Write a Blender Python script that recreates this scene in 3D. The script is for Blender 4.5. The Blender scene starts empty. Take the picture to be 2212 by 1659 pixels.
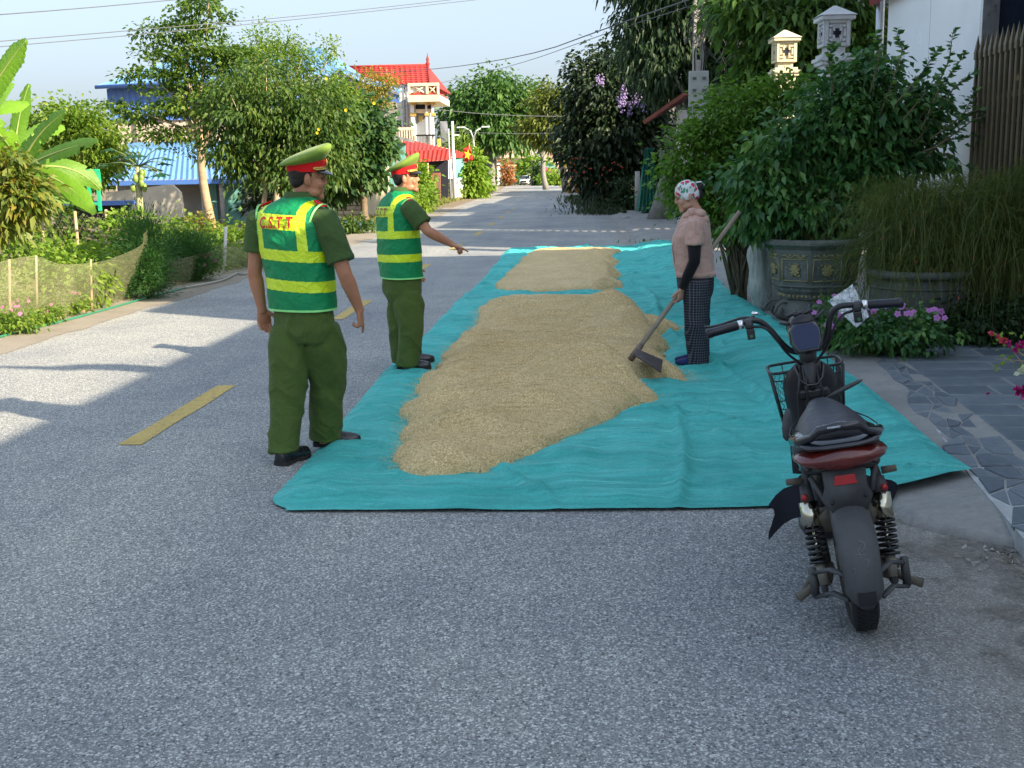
import bpy, bmesh, math, random
import numpy as np
from mathutils import Vector, Matrix, Euler
random.seed(7)
RNG = np.random.RandomState(11)
R = math.radians
SC = bpy.context.scene
COL = SC.collection
# ------------------------------------------------------------ camera
FW, FPX, HCAM = 2212.0, 2400.0, 1.61
PITCH, YAW, ROLL = math.atan(449.5 / FPX), math.atan(144 / FPX), 0.02
cam_data = bpy.data.cameras.new('camera')
cam = bpy.data.objects.new('camera', cam_data)
COL.objects.link(cam)
cam_data.sensor_width = 36.0
cam_data.lens = 36.0 * FPX / FW
cam_data.clip_start = 0.05
cam_data.clip_end = 3000
CM = Matrix.Translation((0, 0, HCAM)) @ Matrix.Rotation(YAW, 4, 'Z') @ Matrix.Rotation(math.pi / 2 - PITCH, 4, 'X') @ Matrix.Rotation(-ROLL, 4, 'Z')
cam.matrix_world = CM
SC.camera = cam
# ------------------------------------------------------------ light
SUN_EL, SUN_AZ = R(28), math.atan2(1.0, -0.6)     # azimuth measured from +Y towards +X
world = bpy.data.worlds.new('World')
SC.world = world
world.use_nodes = True
wn = world.node_tree.nodes
wl = world.node_tree.links
bg = wn['Background']
sky = wn.new('ShaderNodeTexSky')
sky.sky_type = 'NISHITA'
sky.sun_disc = False
sky.sun_elevation = SUN_EL
sky.sun_rotation = SUN_AZ
sky.air_density = 1.0
sky.dust_density = 6.0
sky.ozone_density = 3.0
soft = wn.new('ShaderNodeGamma')              # gamma curve flattens the sky so shade lifts against it
soft.inputs[1].default_value = 0.42
wl.new(sky.outputs[0], soft.inputs[0])
tint = wn.new('ShaderNodeMix'); tint.data_type = 'RGBA'; tint.blend_type = 'MULTIPLY'
tint.inputs[0].default_value = 1.0
tint.inputs[7].default_value = (0.87, 0.94, 1.02, 1)
wl.new(soft.outputs[0], tint.inputs[6])
wl.new(tint.outputs[2], bg.inputs[0])
bg.inputs[1].default_value = 0.15
sd = bpy.data.lights.new('sun', 'SUN')
sd.energy = 2.6
sd.angle = R(0.53)
sd.color = (1.0, 0.85, 0.64)
sun = bpy.data.objects.new('sun', sd)
COL.objects.link(sun)
SDIR = Vector((math.sin(SUN_AZ) * math.cos(SUN_EL), math.cos(SUN_AZ) * math.cos(SUN_EL), math.sin(SUN_EL)))
sun.rotation_euler = SDIR.to_track_quat('Z', 'Y').to_euler()
vs = SC.view_settings
vs.view_transform = 'Standard'
vs.look = 'None'
vs.gamma = 1.0
vs.use_curve_mapping = False
vs.exposure = 2.27
SC.cycles.max_bounces = 6
SC.cycles.transparent_max_bounces = 12
SC.cycles.diffuse_bounces = 3
SC.cycles.glossy_bounces = 2
SC.cycles.transmission_bounces = 4
SC.cycles.caustics_reflective = False
SC.cycles.caustics_refractive = False

# ------------------------------------------------------------ placing
_C3 = CM.to_3x3()
def ray(px, py):
    return (_C3 @ Vector(((px - 1106) / FPX, (829.5 - py) / FPX, -1.0)))
def gp(px, py, z=0.0):
    d = ray(px, py)
    t = (z - HCAM) / d.z
    return Vector((0, 0, HCAM)) + d * t
def at(px, py, Y):
    d = ray(px, py)
    return Vector((0, 0, HCAM)) + d * (Y / d.y)
def atx(px, py, X):
    d = ray(px, py)
    return Vector((0, 0, HCAM)) + d * (X / d.x)

# ------------------------------------------------------------ object helpers
def prop(o, label=None, cat=None, group=None, kind=None):
    if label: o['label'] = label
    if cat: o['category'] = cat
    if group: o['group'] = group
    if kind: o['kind'] = kind
    return o
def thing(name, label, cat, loc=(0, 0, 0), rz=0.0, group=None):
    o = bpy.data.objects.new(name, None)
    o.empty_display_size = 0.1
    COL.objects.link(o)
    o.location = loc
    o.rotation_euler = (0, 0, rz)
    return prop(o, label, cat, group)
def link(name, me, parent=None, mats=None):
    o = bpy.data.objects.new(name, me)
    COL.objects.link(o)
    if parent is not None: o.parent = parent
    if mats:
        for m in (mats if isinstance(mats, (list, tuple)) else [mats]): me.materials.append(m)
    return o
def copy_tree(o, parent=None):
    c = o.copy()
    COL.objects.link(c)
    c.parent = parent
    for ch in o.children: copy_tree(ch, c)
    return c

class MB:
    """collects shapes into one mesh"""
    def __init__(s):
        s.v = []; s.f = []; s.m = []; s.sm = []
    def add(s, vs_, fs, m=0, smooth=False, M=None):
        b = len(s.v)
        if M is not None: vs_ = [tuple(M @ Vector(v)) for v in vs_]
        s.v.extend([tuple(v) for v in vs_])
        for f in fs:
            s.f.append(tuple(i + b for i in f)); s.m.append(m); s.sm.append(smooth)
        return s
    def box(s, c, d, m=0, M=None, rz=0.0, bev=0.0):
        x, y, z = [q / 2 for q in d]
        T = Matrix.Translation(c) @ Matrix.Rotation(rz, 4, 'Z')
        if M is not None: T = M @ T
        if bev <= 0:
            vv = [(-x, -y, -z), (x, -y, -z), (x, y, -z), (-x, y, -z), (-x, -y, z), (x, -y, z), (x, y, z), (-x, y, z)]
            ff = [(0, 3, 2, 1), (4, 5, 6, 7), (0, 1, 5, 4), (1, 2, 6, 5), (2, 3, 7, 6), (3, 0, 4, 7)]
            return s.add(vv, ff, m, False, T)
        b = min(bev, x * .9, y * .9, z * .9)
        bm = bmesh.new()
        bmesh.ops.create_cube(bm, size=1.0)
        for v in bm.verts: v.co = Vector((v.co.x * 2 * x, v.co.y * 2 * y, v.co.z * 2 * z))
        bmesh.ops.bevel(bm, geom=list(bm.edges), offset=b, segments=2, affect='EDGES', profile=0.5)
        bm.verts.index_update()
        vv = [tuple(v.co) for v in bm.verts]; ff = [tuple(v.index for v in f.verts) for f in bm.faces]
        bm.free()
        return s.add(vv, ff, m, False, T)
    def tube(s, pts, r, n=8, m=0, M=None, cap=True, smooth=True, flat=None, twist=0.0):
        """r: number or list; flat: second radius scale (n-gon ellipse) number or list"""
        pts = [Vector(p) for p in pts]
        k = len(pts)
        rr = list(r) if hasattr(r, '__len__') else [r] * k
        if len(rr) != k: rr = list(np.interp(np.linspace(0, 1, k), np.linspace(0, 1, len(rr)), rr))
        fl = list(flat) if hasattr(flat, '__len__') else [1.0 if flat is None else flat] * k
        tan = []
        for i in range(k):
            a = pts[max(0, i - 1)]; b = pts[min(k - 1, i + 1)]
            t = (b - a)
            tan.append(t.normalized() if t.length > 1e-9 else Vector((0, 0, 1)))
        ref = Vector((0, 0, 1)) if abs(tan[0].z) < 0.9 else Vector((0, 1, 0))
        u = tan[0].cross(ref).normalized()
        vv = []
        for i in range(k):
            u = (u - tan[i] * u.dot(tan[i]))
            u = u.normalized() if u.length > 1e-6 else tan[i].orthogonal().normalized()
            w = tan[i].cross(u)
            for j in range(n):
                a = 2 * math.pi * j / n + twist
                vv.append(pts[i] + u * (math.cos(a) * rr[i]) + w * (math.sin(a) * rr[i] * fl[i]))
        ff = []
        for i in range(k - 1):
            for j in range(n):
                a = i * n + j; b = i * n + (j + 1) % n
                ff.append((a, b, b + n, a + n))
        if cap:
            ff.append(tuple(range(n - 1, -1, -1))); ff.append(tuple((k - 1) * n + j for j in range(n)))
        return s.add(vv, ff, m, smooth, M)
    def lathe(s, prof, n=24, m=0, M=None, smooth=True, a0=0.0, sx=1.0, sy=1.0):
        vv = []; ff = []
        for (r, z) in prof:
            for j in range(n):
                a = 2 * math.pi * j / n + a0
                vv.append((r * math.cos(a) * sx, r * math.sin(a) * sy, z))
        k = len(prof)
        for i in range(k - 1):
            for j in range(n):
                a = i * n + j; b = i * n + (j + 1) % n
                ff.append((a, b, b + n, a + n))
        ff.append(tuple(range(n - 1, -1, -1))); ff.append(tuple((k - 1) * n + j for j in range(n)))
        return s.add(vv, ff, m, smooth, M)
    def loft(s, rings, m=0, M=None, smooth=True, cap=True, closed=True):
        """rings: list of equal-length point lists"""
        n = len(rings[0]); vv = [p for r_ in rings for p in r_]; ff = []
        for i in range(len(rings) - 1):
            for j in range(n if closed else n - 1):
                a = i * n + j; b = i * n + (j + 1) % n
                ff.append((a, b, b + n, a + n))
        if cap:
            ff.append(tuple(range(n - 1, -1, -1))); ff.append(tuple((len(rings) - 1) * n + j for j in range(n)))
        return s.add(vv, ff, m, smooth, M)
    def prism(s, poly, z0, z1, m=0, M=None):
        n = len(poly)
        vv = [(p[0], p[1], z0) for p in poly] + [(p[0], p[1], z1) for p in poly]
        ff = [tuple(range(n - 1, -1, -1)), tuple(range(n, 2 * n))] + [(i, (i + 1) % n, (i + 1) % n + n, i + n) for i in range(n)]
        return s.add(vv, ff, m, False, M)
    def ball(s, c, r, n=12, m=0, M=None, sc=(1, 1, 1)):
        prof = []
        vv = []; ff = []
        k = max(4, n // 2)
        for i in range(1, k):
            a = math.pi * i / k
            for j in range(n):
                b = 2 * math.pi * j / n
                vv.append((c[0] + r * sc[0] * math.sin(a) * math.cos(b), c[1] + r * sc[1] * math.sin(a) * math.sin(b), c[2] - r * sc[2] * math.cos(a)))
        vv.append((c[0], c[1], c[2] - r * sc[2])); vv.append((c[0], c[1], c[2] + r * sc[2]))
        for i in range(k - 2):
            for j in range(n):
                a = i * n + j; b = i * n + (j + 1) % n
                ff.append((a, b, b + n, a + n))
        B = len(vv) - 2
        for j in range(n):
            ff.append((B, (j + 1) % n, j)); o = (k - 2) * n
            ff.append((B + 1, o + j, o + (j + 1) % n))
        return s.add(vv, ff, m, True, M)
    def mesh(s, name='mesh'):
        me = bpy.data.meshes.new(name)
        me.from_pydata(s.v, [], s.f)
        me.polygons.foreach_set('material_index', s.m)
        me.polygons.foreach_set('use_smooth', s.sm)
        me.update()
        return me
    def build(s, name, mats, parent=None, bevel=None):
        o = link(name, s.mesh(name), parent, mats)
        if bevel:
            b = o.modifiers.new('b', 'BEVEL'); b.width = bevel; b.segments = 2; b.limit_method = 'ANGLE'
        return o

def npmesh(name, V, F, smooth=False, attr=None):
    """V (n,3) array, F (k,3|4) array"""
    me = bpy.data.meshes.new(name)
    V = np.asarray(V, dtype=np.float32); F = np.asarray(F, dtype=np.int32)
    k, c = F.shape
    me.vertices.add(len(V)); me.vertices.foreach_set('co', V.ravel())
    me.loops.add(k * c); me.loops.foreach_set('vertex_index', F.ravel())
    me.polygons.add(k); me.polygons.foreach_set('loop_start', np.arange(0, k * c, c, dtype=np.int32))
    me.polygons.foreach_set('use_smooth', np.full(k, smooth, dtype=bool))
    me.update(calc_edges=True)
    if attr is not None:
        a = me.attributes.new('v', 'FLOAT', 'POINT')
        a.data.foreach_set('value', np.asarray(attr, dtype=np.float32))
    return me

# ------------------------------------------------------------ noise in numpy
def _h(ix, iy, s):
    n = (ix.astype(np.int64) * 374761393 + iy.astype(np.int64) * 668265263 + s * 1442695041) & 0xffffffff
    n = ((n ^ (n >> 13)) * 1274126177) & 0xffffffff
    return ((n ^ (n >> 16)) & 0xffff) / 65535.0
def vnoise(x, y, s=0):
    x = np.asarray(x, dtype=float); y = np.asarray(y, dtype=float)
    ix = np.floor(x); iy = np.floor(y); fx = x - ix; fy = y - iy
    fx = fx * fx * (3 - 2 * fx); fy = fy * fy * (3 - 2 * fy)
    a = _h(ix, iy, s); b = _h(ix + 1, iy, s); c = _h(ix, iy + 1, s); d = _h(ix + 1, iy + 1, s)
    return (a + (b - a) * fx) * (1 - fy) + (c + (d - c) * fx) * fy
def fbm(x, y, o=4, s=0):
    r = 0; a = 0.5
    for i in range(o):
        r = r + a * vnoise(np.asarray(x) * 2 ** i, np.asarray(y) * 2 ** i, s + i * 17); a *= 0.5
    return r

# ------------------------------------------------------------ materials
MATS = {}
class NT:
    def __init__(s, name):
        s.mat = bpy.data.materials.new(name); s.mat.use_nodes = True
        s.t = s.mat.node_tree; s.n = s.t.nodes; s.l = s.t.links
        s.p = s.n['Principled BSDF']; s.out = s.n['Material Output']
        s.tc = s.n.new('ShaderNodeTexCoord')
    def node(s, typ, **kw):
        n = s.n.new('ShaderNode' + typ)
        for k, v in kw.items():
            if isinstance(k, str) and hasattr(n, k): setattr(n, k, v)
        return n
    def noise(s, scale, detail=4, rough=0.6, src='Object', vec=None, dist=0.0):
        n = s.n.new('ShaderNodeTexNoise'); n.inputs['Scale'].default_value = scale
        n.inputs['Detail'].default_value = detail; n.inputs['Roughness'].default_value = rough; n.inputs['Distortion'].default_value = dist
        s.l.new(vec if vec is not None else s.tc.outputs[src], n.inputs['Vector'])
        return n.outputs['Fac']
    def voro(s, scale, feature='F1', out='Color', vec=None, src='Object', rnd=1.0):
        n = s.n.new('ShaderNodeTexVoronoi'); n.feature = feature; n.inputs['Scale'].default_value = scale
        n.inputs['Randomness'].default_value = rnd
        s.l.new(vec if vec is not None else s.tc.outputs[src], n.inputs['Vector'])
        return n.outputs[out]
    def mapv(s, scale=(1, 1, 1), rot=(0, 0, 0), src='Object', loc=(0, 0, 0)):
        n = s.n.new('ShaderNodeMapping'); n.inputs['Scale'].default_value = scale; n.inputs['Rotation'].default_value = rot; n.inputs['Location'].default_value = loc
        s.l.new(s.tc.outputs[src], n.inputs['Vector']); return n.outputs[0]
    def ramp(s, fac, stops, interp='LINEAR'):
        n = s.n.new('ShaderNodeValToRGB'); n.color_ramp.interpolation = interp
        e = n.color_ramp.elements
        while len(e) < len(stops): e.new(0.5)
        for i, (p, c) in enumerate(stops):
            e[i].position = p
            e[i].color = tuple(c) + (1,) if hasattr(c, '__len__') else (c, c, c, 1)
        s.l.new(fac, n.inputs[0]); return n.outputs[0]
    def mix(s, fac, a, b, mode='MIX'):
        n = s.n.new('ShaderNodeMix'); n.data_type = 'RGBA'; n.blend_type = mode
        for sock, val in ((n.inputs[0], fac), (n.inputs[6], a), (n.inputs[7], b)):
            if isinstance(val, bpy.types.NodeSocket): s.l.new(val, sock)
            elif hasattr(val, '__len__'): sock.default_value = tuple(val) + ((1,) if len(val) == 3 else ())
            else: sock.default_value = val if sock.type == 'VALUE' else (val, val, val, 1)
        return n.outputs[2]
    def math(s, op, a, b=0.0, c=None, clamp=False):
        n = s.n.new('ShaderNodeMath'); n.operation = op; n.use_clamp = clamp
        for i, val in enumerate((a, b, c)):
            if val is None: continue
            if isinstance(val, bpy.types.NodeSocket): s.l.new(val, n.inputs[i])
            else: n.inputs[i].default_value = val
        return n.outputs[0]
    def col(s, x):
        if isinstance(x, bpy.types.NodeSocket): s.l.new(x, s.p.inputs['Base Color'])
        else: s.p.inputs['Base Color'].default_value = tuple(x) + (1,)
    def setp(s, **kw):
        for k, v in kw.items():
            i = s.p.inputs[{'rough': 'Roughness', 'metal': 'Metallic', 'spec': 'Specular IOR Level', 'coat': 'Coat Weight', 'trans': 'Transmission Weight', 'alpha': 'Alpha', 'sheen': 'Sheen Weight', 'ior': 'IOR', 'sss': 'Subsurface Weight', 'em': 'Emission Strength'}[k]]
            if isinstance(v, bpy.types.NodeSocket): s.l.new(v, i)
            else: i.default_value = v
    def bump(s, h, dist=0.01, strength=1.0):
        n = s.n.new('ShaderNodeBump'); n.inputs['Distance'].default_value = dist; n.inputs['Strength'].default_value = strength
        s.l.new(h, n.inputs['Height']); s.l.new(n.outputs[0], s.p.inputs['Normal'])
    def objrand(s):
        return s.n.new('ShaderNodeObjectInfo').outputs['Random']
    def attr(s, name='v'):
        n = s.n.new('ShaderNodeAttribute'); n.attribute_name = name; return n.outputs['Fac']

def M(name, col, rough=0.6, var=0.12, scale=6.0, bump=0.0, bscale=None, metal=0.0, spec=0.5, grime=0.0, coat=0.0, orand=0.0, sheen=0.0, src='Object'):
    """general worn surface"""
    if name in MATS: return MATS[name]
    t = NT(name)
    c = Vector(col)
    lo = tuple(max(0, q * (1 - var)) for q in col); hi = tuple(min(1, q * (1 + var)) for q in col)
    n1 = t.noise(scale, 5, 0.65, src)
    cc = t.ramp(n1, [(0.3, lo), (0.7, hi)])
    if grime > 0:
        g = t.noise(scale * 0.35, 6, 0.7, src, dist=0.6)
        cc = t.mix(t.ramp(g, [(0.45, 0.0), (0.75, grime)]), cc, tuple(q * 0.35 + 0.01 for q in col))
    if orand > 0:
        cc = t.mix(1.0, cc, t.ramp(t.objrand(), [(0, 1 - orand), (1, 1 + orand)]), 'MULTIPLY')
    t.col(cc)
    rn = t.ramp(t.noise(scale * 2.3, 3, 0.6, src), [(0.3, max(0.02, rough - 0.1)), (0.7, min(1, rough + 0.1))])
    t.setp(rough=rn, metal=metal, spec=spec, coat=coat, sheen=sheen)
    if bump > 0:
        t.bump(t.noise(bscale or scale * 5, 5, 0.7, src), bump, 1.0)
    MATS[name] = t.mat
    return t.mat

def leaf_mat(name, cols, trans=0.35, rough=0.5, spec=0.4):
    """cols: list of colours mixed leaf by leaf"""
    if name in MATS: return MATS[name]
    t = NT(name)
    k = len(cols)
    c = t.ramp(t.attr('v'), [(i / max(1, k - 1), q) for i, q in enumerate(cols)])
    big = t.noise(0.9, 2, 0.5)
    c = t.mix(1.0, c, t.ramp(big, [(0.3, (0.82, 0.85, 0.8)), (0.7, (1.15, 1.1, 1.0))]), 'MULTIPLY')
    t.col(c); t.setp(rough=rough, spec=spec)
    tr = t.n.new('ShaderNodeBsdfTranslucent')
    c2 = t.mix(1.0, c, (1.25, 1.35, 0.55), 'MULTIPLY')
    t.l.new(c2, tr.inputs['Color'])
    mx = t.n.new('ShaderNodeMixShader'); mx.inputs[0].default_value = trans
    t.l.new(t.p.outputs[0], mx.inputs[1]); t.l.new(tr.outputs[0], mx.inputs[2])
    t.l.new(mx.outputs[0], t.out.inputs['Surface'])
    MATS[name] = t.mat
    return t.mat
# ============================================================ GROUND
def bend(y):
    y = np.asarray(y, dtype=float)
    return -6.0 * (np.clip(y - 30, 0, None) / 170.0) ** 1.5
RL, RR = -6.15, 1.5            # road edges near the camera
def ramp_h(x, y):
    """height of the concrete apron and tiles on the right"""
    x = np.asarray(x, dtype=float); y = np.asarray(y, dtype=float)
    e = 1.5 + bend(y) + 0.08 * np.sin(y * 1.3) + 0.05 * np.sin(y * 3.1)
    return 0.055 * np.clip((x - e) / 0.10, 0, 1) + 0.05 * np.clip((x - e - 0.1) / 1.0, 0, 1)
def wall_h(x, y): return ramp_h(x, y)

def strip(name, xs, ys, zf, mat, kind='structure', label=None):
    X, Y = np.meshgrid(xs, ys)
    XX = X + bend(Y); Z = zf(XX, Y) if callable(zf) else np.full_like(X, zf)
    V = np.stack([XX, Y, Z], -1).reshape(-1, 3)
    ny, nx = X.shape
    i = np.arange(ny - 1)[:, None] * nx + np.arange(nx - 1)[None, :]
    F = np.stack([i, i + 1, i + 1 + nx, i + nx], -1).reshape(-1, 4)
    o = link(name, npmesh(name, V, F, True), None, mat)
    return prop(o, label, None, None, kind)

# soil ground sheet to the horizon
t = NT('soil')
c = t.ramp(t.noise(0.9, 7, 0.7), [(0.3, (0.16, 0.115, 0.07)), (0.5, (0.24, 0.185, 0.12)), (0.7, (0.12, 0.12, 0.05))])
c = t.mix(t.ramp(t.noise(9, 5, 0.7), [(0.45, 0.0), (0.6, 0.55)]), c, (0.30, 0.24, 0.17))
t.col(c); t.setp(rough=0.95, spec=0.2); t.bump(t.noise(14, 6, 0.75), 0.05)
SOIL = t.mat
gx = np.concatenate([np.linspace(-900, -40, 12), np.linspace(-36, 30, 50), np.linspace(40, 900, 12)])
gy = np.concatenate([np.linspace(-200, -20, 8), np.linspace(-15, 60, 60), np.linspace(70, 300, 24), np.linspace(350, 1900, 8)])
def soil_h(X, Y):
    base = np.full_like(X, -0.03)
    left = (X < (-6.0 + bend(Y)))
    bumpy = 0.05 * fbm(X * 0.8, Y * 0.8, 3, 5)
    return np.where(left, -0.005 - 0.02 + bumpy * np.clip((-6.2 + bend(Y) - X) / 1.0, 0, 1) * 1.6, np.where(X > 1.0, -0.03, -0.06))
X, Y = np.meshgrid(gx, gy)
Z = soil_h(X, Y)
V = np.stack([X, Y, Z], -1).reshape(-1, 3); ny, nx = X.shape
i = np.arange(ny - 1)[:, None] * nx + np.arange(nx - 1)[None, :]
prop(link('ground', npmesh('ground', V, np.stack([i, i + 1, i + 1 + nx, i + nx], -1).reshape(-1, 4), True), None, SOIL), 'bare brown soil beside and beyond the road', kind='structure')

# asphalt
t = NT('asphalt')
co = t.mapv((1, 1, 1))
st = t.voro(170, 'F1', 'Color', co)
sx = t.n.new('ShaderNodeSeparateColor'); t.l.new(st, sx.inputs[0])
st2 = t.voro(135, 'F1', 'Color', t.mapv((1, 0.8, 1), loc=(3.1, 1.7, 0)))
sx2 = t.n.new('ShaderNodeSeparateColor'); t.l.new(st2, sx2.inputs[0])
base = t.ramp(sx.outputs[0], [(0.0, (0.085, 0.090, 0.096)), (0.40, (0.12, 0.125, 0.132)), (0.75, (0.165, 0.17, 0.178)), (0.93, (0.25, 0.255, 0.26)), (1.0, (0.38, 0.38, 0.38))])
spk = t.ramp(sx2.outputs[1], [(0.86, 0.0), (0.93, 0.6), (1.0, 0.85)])
base = t.mix(spk, base, (0.36, 0.365, 0.37))
base = t.mix(1.0, base, (1.90, 1.89, 1.78), 'MULTIPLY')
drk = t.ramp(sx2.outputs[2], [(0.0, 0.7), (0.12, 0.0)])
base = t.mix(drk, base, (0.03, 0.033, 0.04))
fine = t.noise(170, 3, 0.8)
base = t.mix(1.0, base, t.ramp(fine, [(0.3, (0.74, 0.74, 0.76)), (0.7, (1.26, 1.26, 1.24))]), 'MULTIPLY')
patch = t.noise(0.55, 5, 0.65)
base = t.mix(1.0, base, t.ramp(patch, [(0.3, (0.80, 0.82, 0.88)), (0.7, (1.20, 1.19, 1.14))]), 'MULTIPLY')
# dust along the edges of the carriageway, tracks polished along it
tr = t.noise(1.0, 3, 0.5, vec=t.mapv((1.1, 0.035, 1)))
base = t.mix(1.0, base, t.ramp(tr, [(0.35, (0.90, 0.91, 0.94)), (0.65, (1.10, 1.09, 1.07))]), 'MULTIPLY')
sep = t.n.new('ShaderNodeSeparateXYZ'); t.l.new(t.tc.outputs['Object'], sep.inputs[0])
wob = t.math('MULTIPLY', t.noise(0.9, 5, 0.7), 1.6)
de = t.math('ADD', t.math('ABSOLUTE', t.math('ADD', sep.outputs[0], 2.3)), wob)
dust = t.ramp(t.math('SUBTRACT', de, 3.9), [(0.0, 0.0), (0.75, 0.62)])
base = t.mix(t.math('MULTIPLY', dust, t.ramp(t.noise(40, 4, 0.8), [(0.3, 0.5), (0.6, 1.0)])), base, (0.30, 0.265, 0.215))
pch = t.noise(0.23, 3, 0.5, vec=t.mapv((1, 0.5, 1), loc=(5, 2, 0)))
base = t.mix(1.0, base, t.ramp(pch, [(0.35, (0.92, 0.93, 0.95)), (0.65, (1.10, 1.09, 1.06))]), 'MULTIPLY')
st3 = t.ramp(t.noise(3.3, 6, 0.8, dist=0.5), [(0.66, 0.0), (0.78, 0.35)])
base = t.mix(st3, base, (0.38, 0.36, 0.32))
st4 = t.ramp(t.noise(2.1, 5, 0.75, vec=t.mapv((1, 1, 1), loc=(9, 4, 0))), [(0.68, 0.0), (0.80, 0.45)])
base = t.mix(st4, base, (0.10, 0.10, 0.11))
t.col(base); t.setp(rough=0.82, spec=0.35)
hb = t.math('ADD', t.math('MULTIPLY', sx.outputs[1], 0.6), t.noise(230, 3, 0.8))
t.bump(hb, 0.004, 0.9)
ASPH = t.mat
ys = np.concatenate([np.linspace(-12, 34, 24), np.linspace(36, 215, 60)])
strip('road', np.linspace(RL, RR + 0.25, 5), ys, 0.0, ASPH, label='grey asphalt road running away from the camera')

# concrete apron on the left edge (dusty shoulder)
t = NT('shoulder')
c = t.ramp(t.noise(2.2, 7, 0.7), [(0.3, (0.27, 0.235, 0.185)), (0.7, (0.36, 0.32, 0.26))])
c = t.mix(t.ramp(t.noise(45, 4, 0.8), [(0.45, 0.0), (0.7, 0.5)]), c, (0.16, 0.15, 0.13))
t.col(c); t.setp(rough=0.95, spec=0.2); t.bump(t.noise(60, 5, 0.8), 0.01)
SHO = t.mat
def ragged(name, inner, outer, y0, y1, z, mat, wav=0.08, seed=0, step=0.12, label=None):
    ys_ = np.arange(y0, y1, step)
    b = bend(ys_)
    a = inner + b + wav * (fbm(ys_ * 1.3, ys_ * 0 + seed, 4, seed) - 0.5) * 2
    c_ = outer + b + wav * (fbm(ys_ * 1.1, ys_ * 0 + seed + 9, 4, seed + 3) - 0.5) * 2
    k = len(ys_)
    V = np.concatenate([np.stack([a, ys_, np.full(k, z)], -1), np.stack([c_, ys_, np.full(k, z)], -1)])
    j = np.arange(k - 1)
    F = np.stack([j, j + 1, j + 1 + k, j + k], -1)
    if inner < outer: F = F[:, ::-1]
    return prop(link(name, npmesh(name, V, F, False), None, mat), label, kind='structure')
t = NT('gutter_dust')
c = t.ramp(t.noise(1.6, 7, 0.7), [(0.3, (0.27, 0.245, 0.21)), (0.7, (0.40, 0.365, 0.31))])
c = t.mix(t.ramp(t.noise(90, 4, 0.85), [(0.40, 0.0), (0.6, 0.75)]), c, (0.13, 0.135, 0.135))
t.col(c); t.setp(rough=0.95, spec=0.2); t.bump(t.noise(120, 5, 0.8), 0.006)
sep = t.n.new('ShaderNodeSeparateXYZ'); t.l.new(t.tc.outputs['Object'], sep.inputs[0])
fa = t.math('ADD', t.math('MULTIPLY', t.math('SUBTRACT', sep.outputs[0], 1.45), 0.75), t.math('MULTIPLY', t.math('SUBTRACT', t.noise(4.0, 7, 0.75), 0.5), 1.6))
tr = t.n.new('ShaderNodeBsdfTransparent'); mx = t.n.new('ShaderNodeMixShader'); t.l.new(t.ramp(fa, [(0.0, 0.0), (0.35, 0.95)]), mx.inputs[0])
t.l.new(tr.outputs[0], mx.inputs[1]); t.l.new(t.p.outputs[0], mx.inputs[2]); t.l.new(mx.outputs[0], t.out.inputs[0])
GUT = t.mat
ragged('shoulder', -5.55, -6.6, -6, 60, 0.004, SHO, 0.16, 3, label='dusty sandy strip along the left edge of the road')

# yellow dashes
t = NT('yellow_paint')
c = t.ramp(t.noise(5, 6, 0.7), [(0.3, (0.50, 0.36, 0.10)), (0.7, (0.62, 0.46, 0.15))])
wear = t.ramp(t.noise(22, 6, 0.8, dist=0.6), [(0.52, 0.0), (0.66, 0.8)])
st = t.voro(105, 'F1', 'Color'); sx = t.n.new('ShaderNodeSeparateColor'); t.l.new(st, sx.inputs[0])
wear2 = t.ramp(sx.outputs[0], [(0.75, 0.0), (0.95, 0.35)])
c = t.mix(wear2, t.mix(wear, c, (0.14, 0.13, 0.12)), (0.25, 0.22, 0.15))
t.col(c); t.setp(rough=0.8, spec=0.3); t.bump(t.noise(120, 3, 0.8), 0.003)
YEL = t.mat
y0 = 6.62
k = 0
while y0 < 60:
    mb = MB(); n = 8
    L = [(-2.88 + float(bend(y0 + 2 * i / n)) + 0.006 * math.sin(i * 7 + k), y0 + 2 * i / n, 0.004) for i in range(n + 1)]
    Rr = [(-2.73 + float(bend(y0 + 2 * i / n)) + 0.006 * math.cos(i * 5 + k), y0 + 2 * i / n, 0.004) for i in range(n + 1)]
    mb.add(L + Rr, [(i, i + n + 1, i + n + 2, i + 1) for i in range(n)])
    o = mb.build('lane_marking', YEL)
    prop(o, 'worn yellow dash of the centre line', kind='structure', group='yellow centre line dashes')
    y0 += 6.15; k += 1

# ------------------------------------------------------------ right side: concrete apron, tiles
t = NT('apron_concrete')
c = t.ramp(t.noise(1.6, 7, 0.7), [(0.28, (0.21, 0.215, 0.21)), (0.5, (0.29, 0.29, 0.28)), (0.72, (0.36, 0.355, 0.33))])
c = t.mix(t.ramp(t.noise(7, 6, 0.75, dist=1.0), [(0.52, 0.0), (0.68, 0.55)]), c, (0.17, 0.175, 0.175))
crk = t.voro(0.8, 'DISTANCE_TO_EDGE', 'Distance', t.mapv((1, 0.7, 1)))
c = t.mix(t.math('MULTIPLY', t.ramp(t.noise(2.6, 8, 0.8, dist=2.5), [(0.495, 0.0), (0.5, 0.75), (0.505, 0.0)]), 0.8), c, (0.10, 0.10, 0.095))
c = t.mix(t.ramp(t.noise(28, 6, 0.8), [(0.5, 0.0), (0.7, 0.45)]), c, (0.40, 0.39, 0.36))
t.col(c); t.setp(rough=0.9, spec=0.3); t.bump(t.noise(35, 6, 0.75), 0.008)
APR = t.mat
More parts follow.
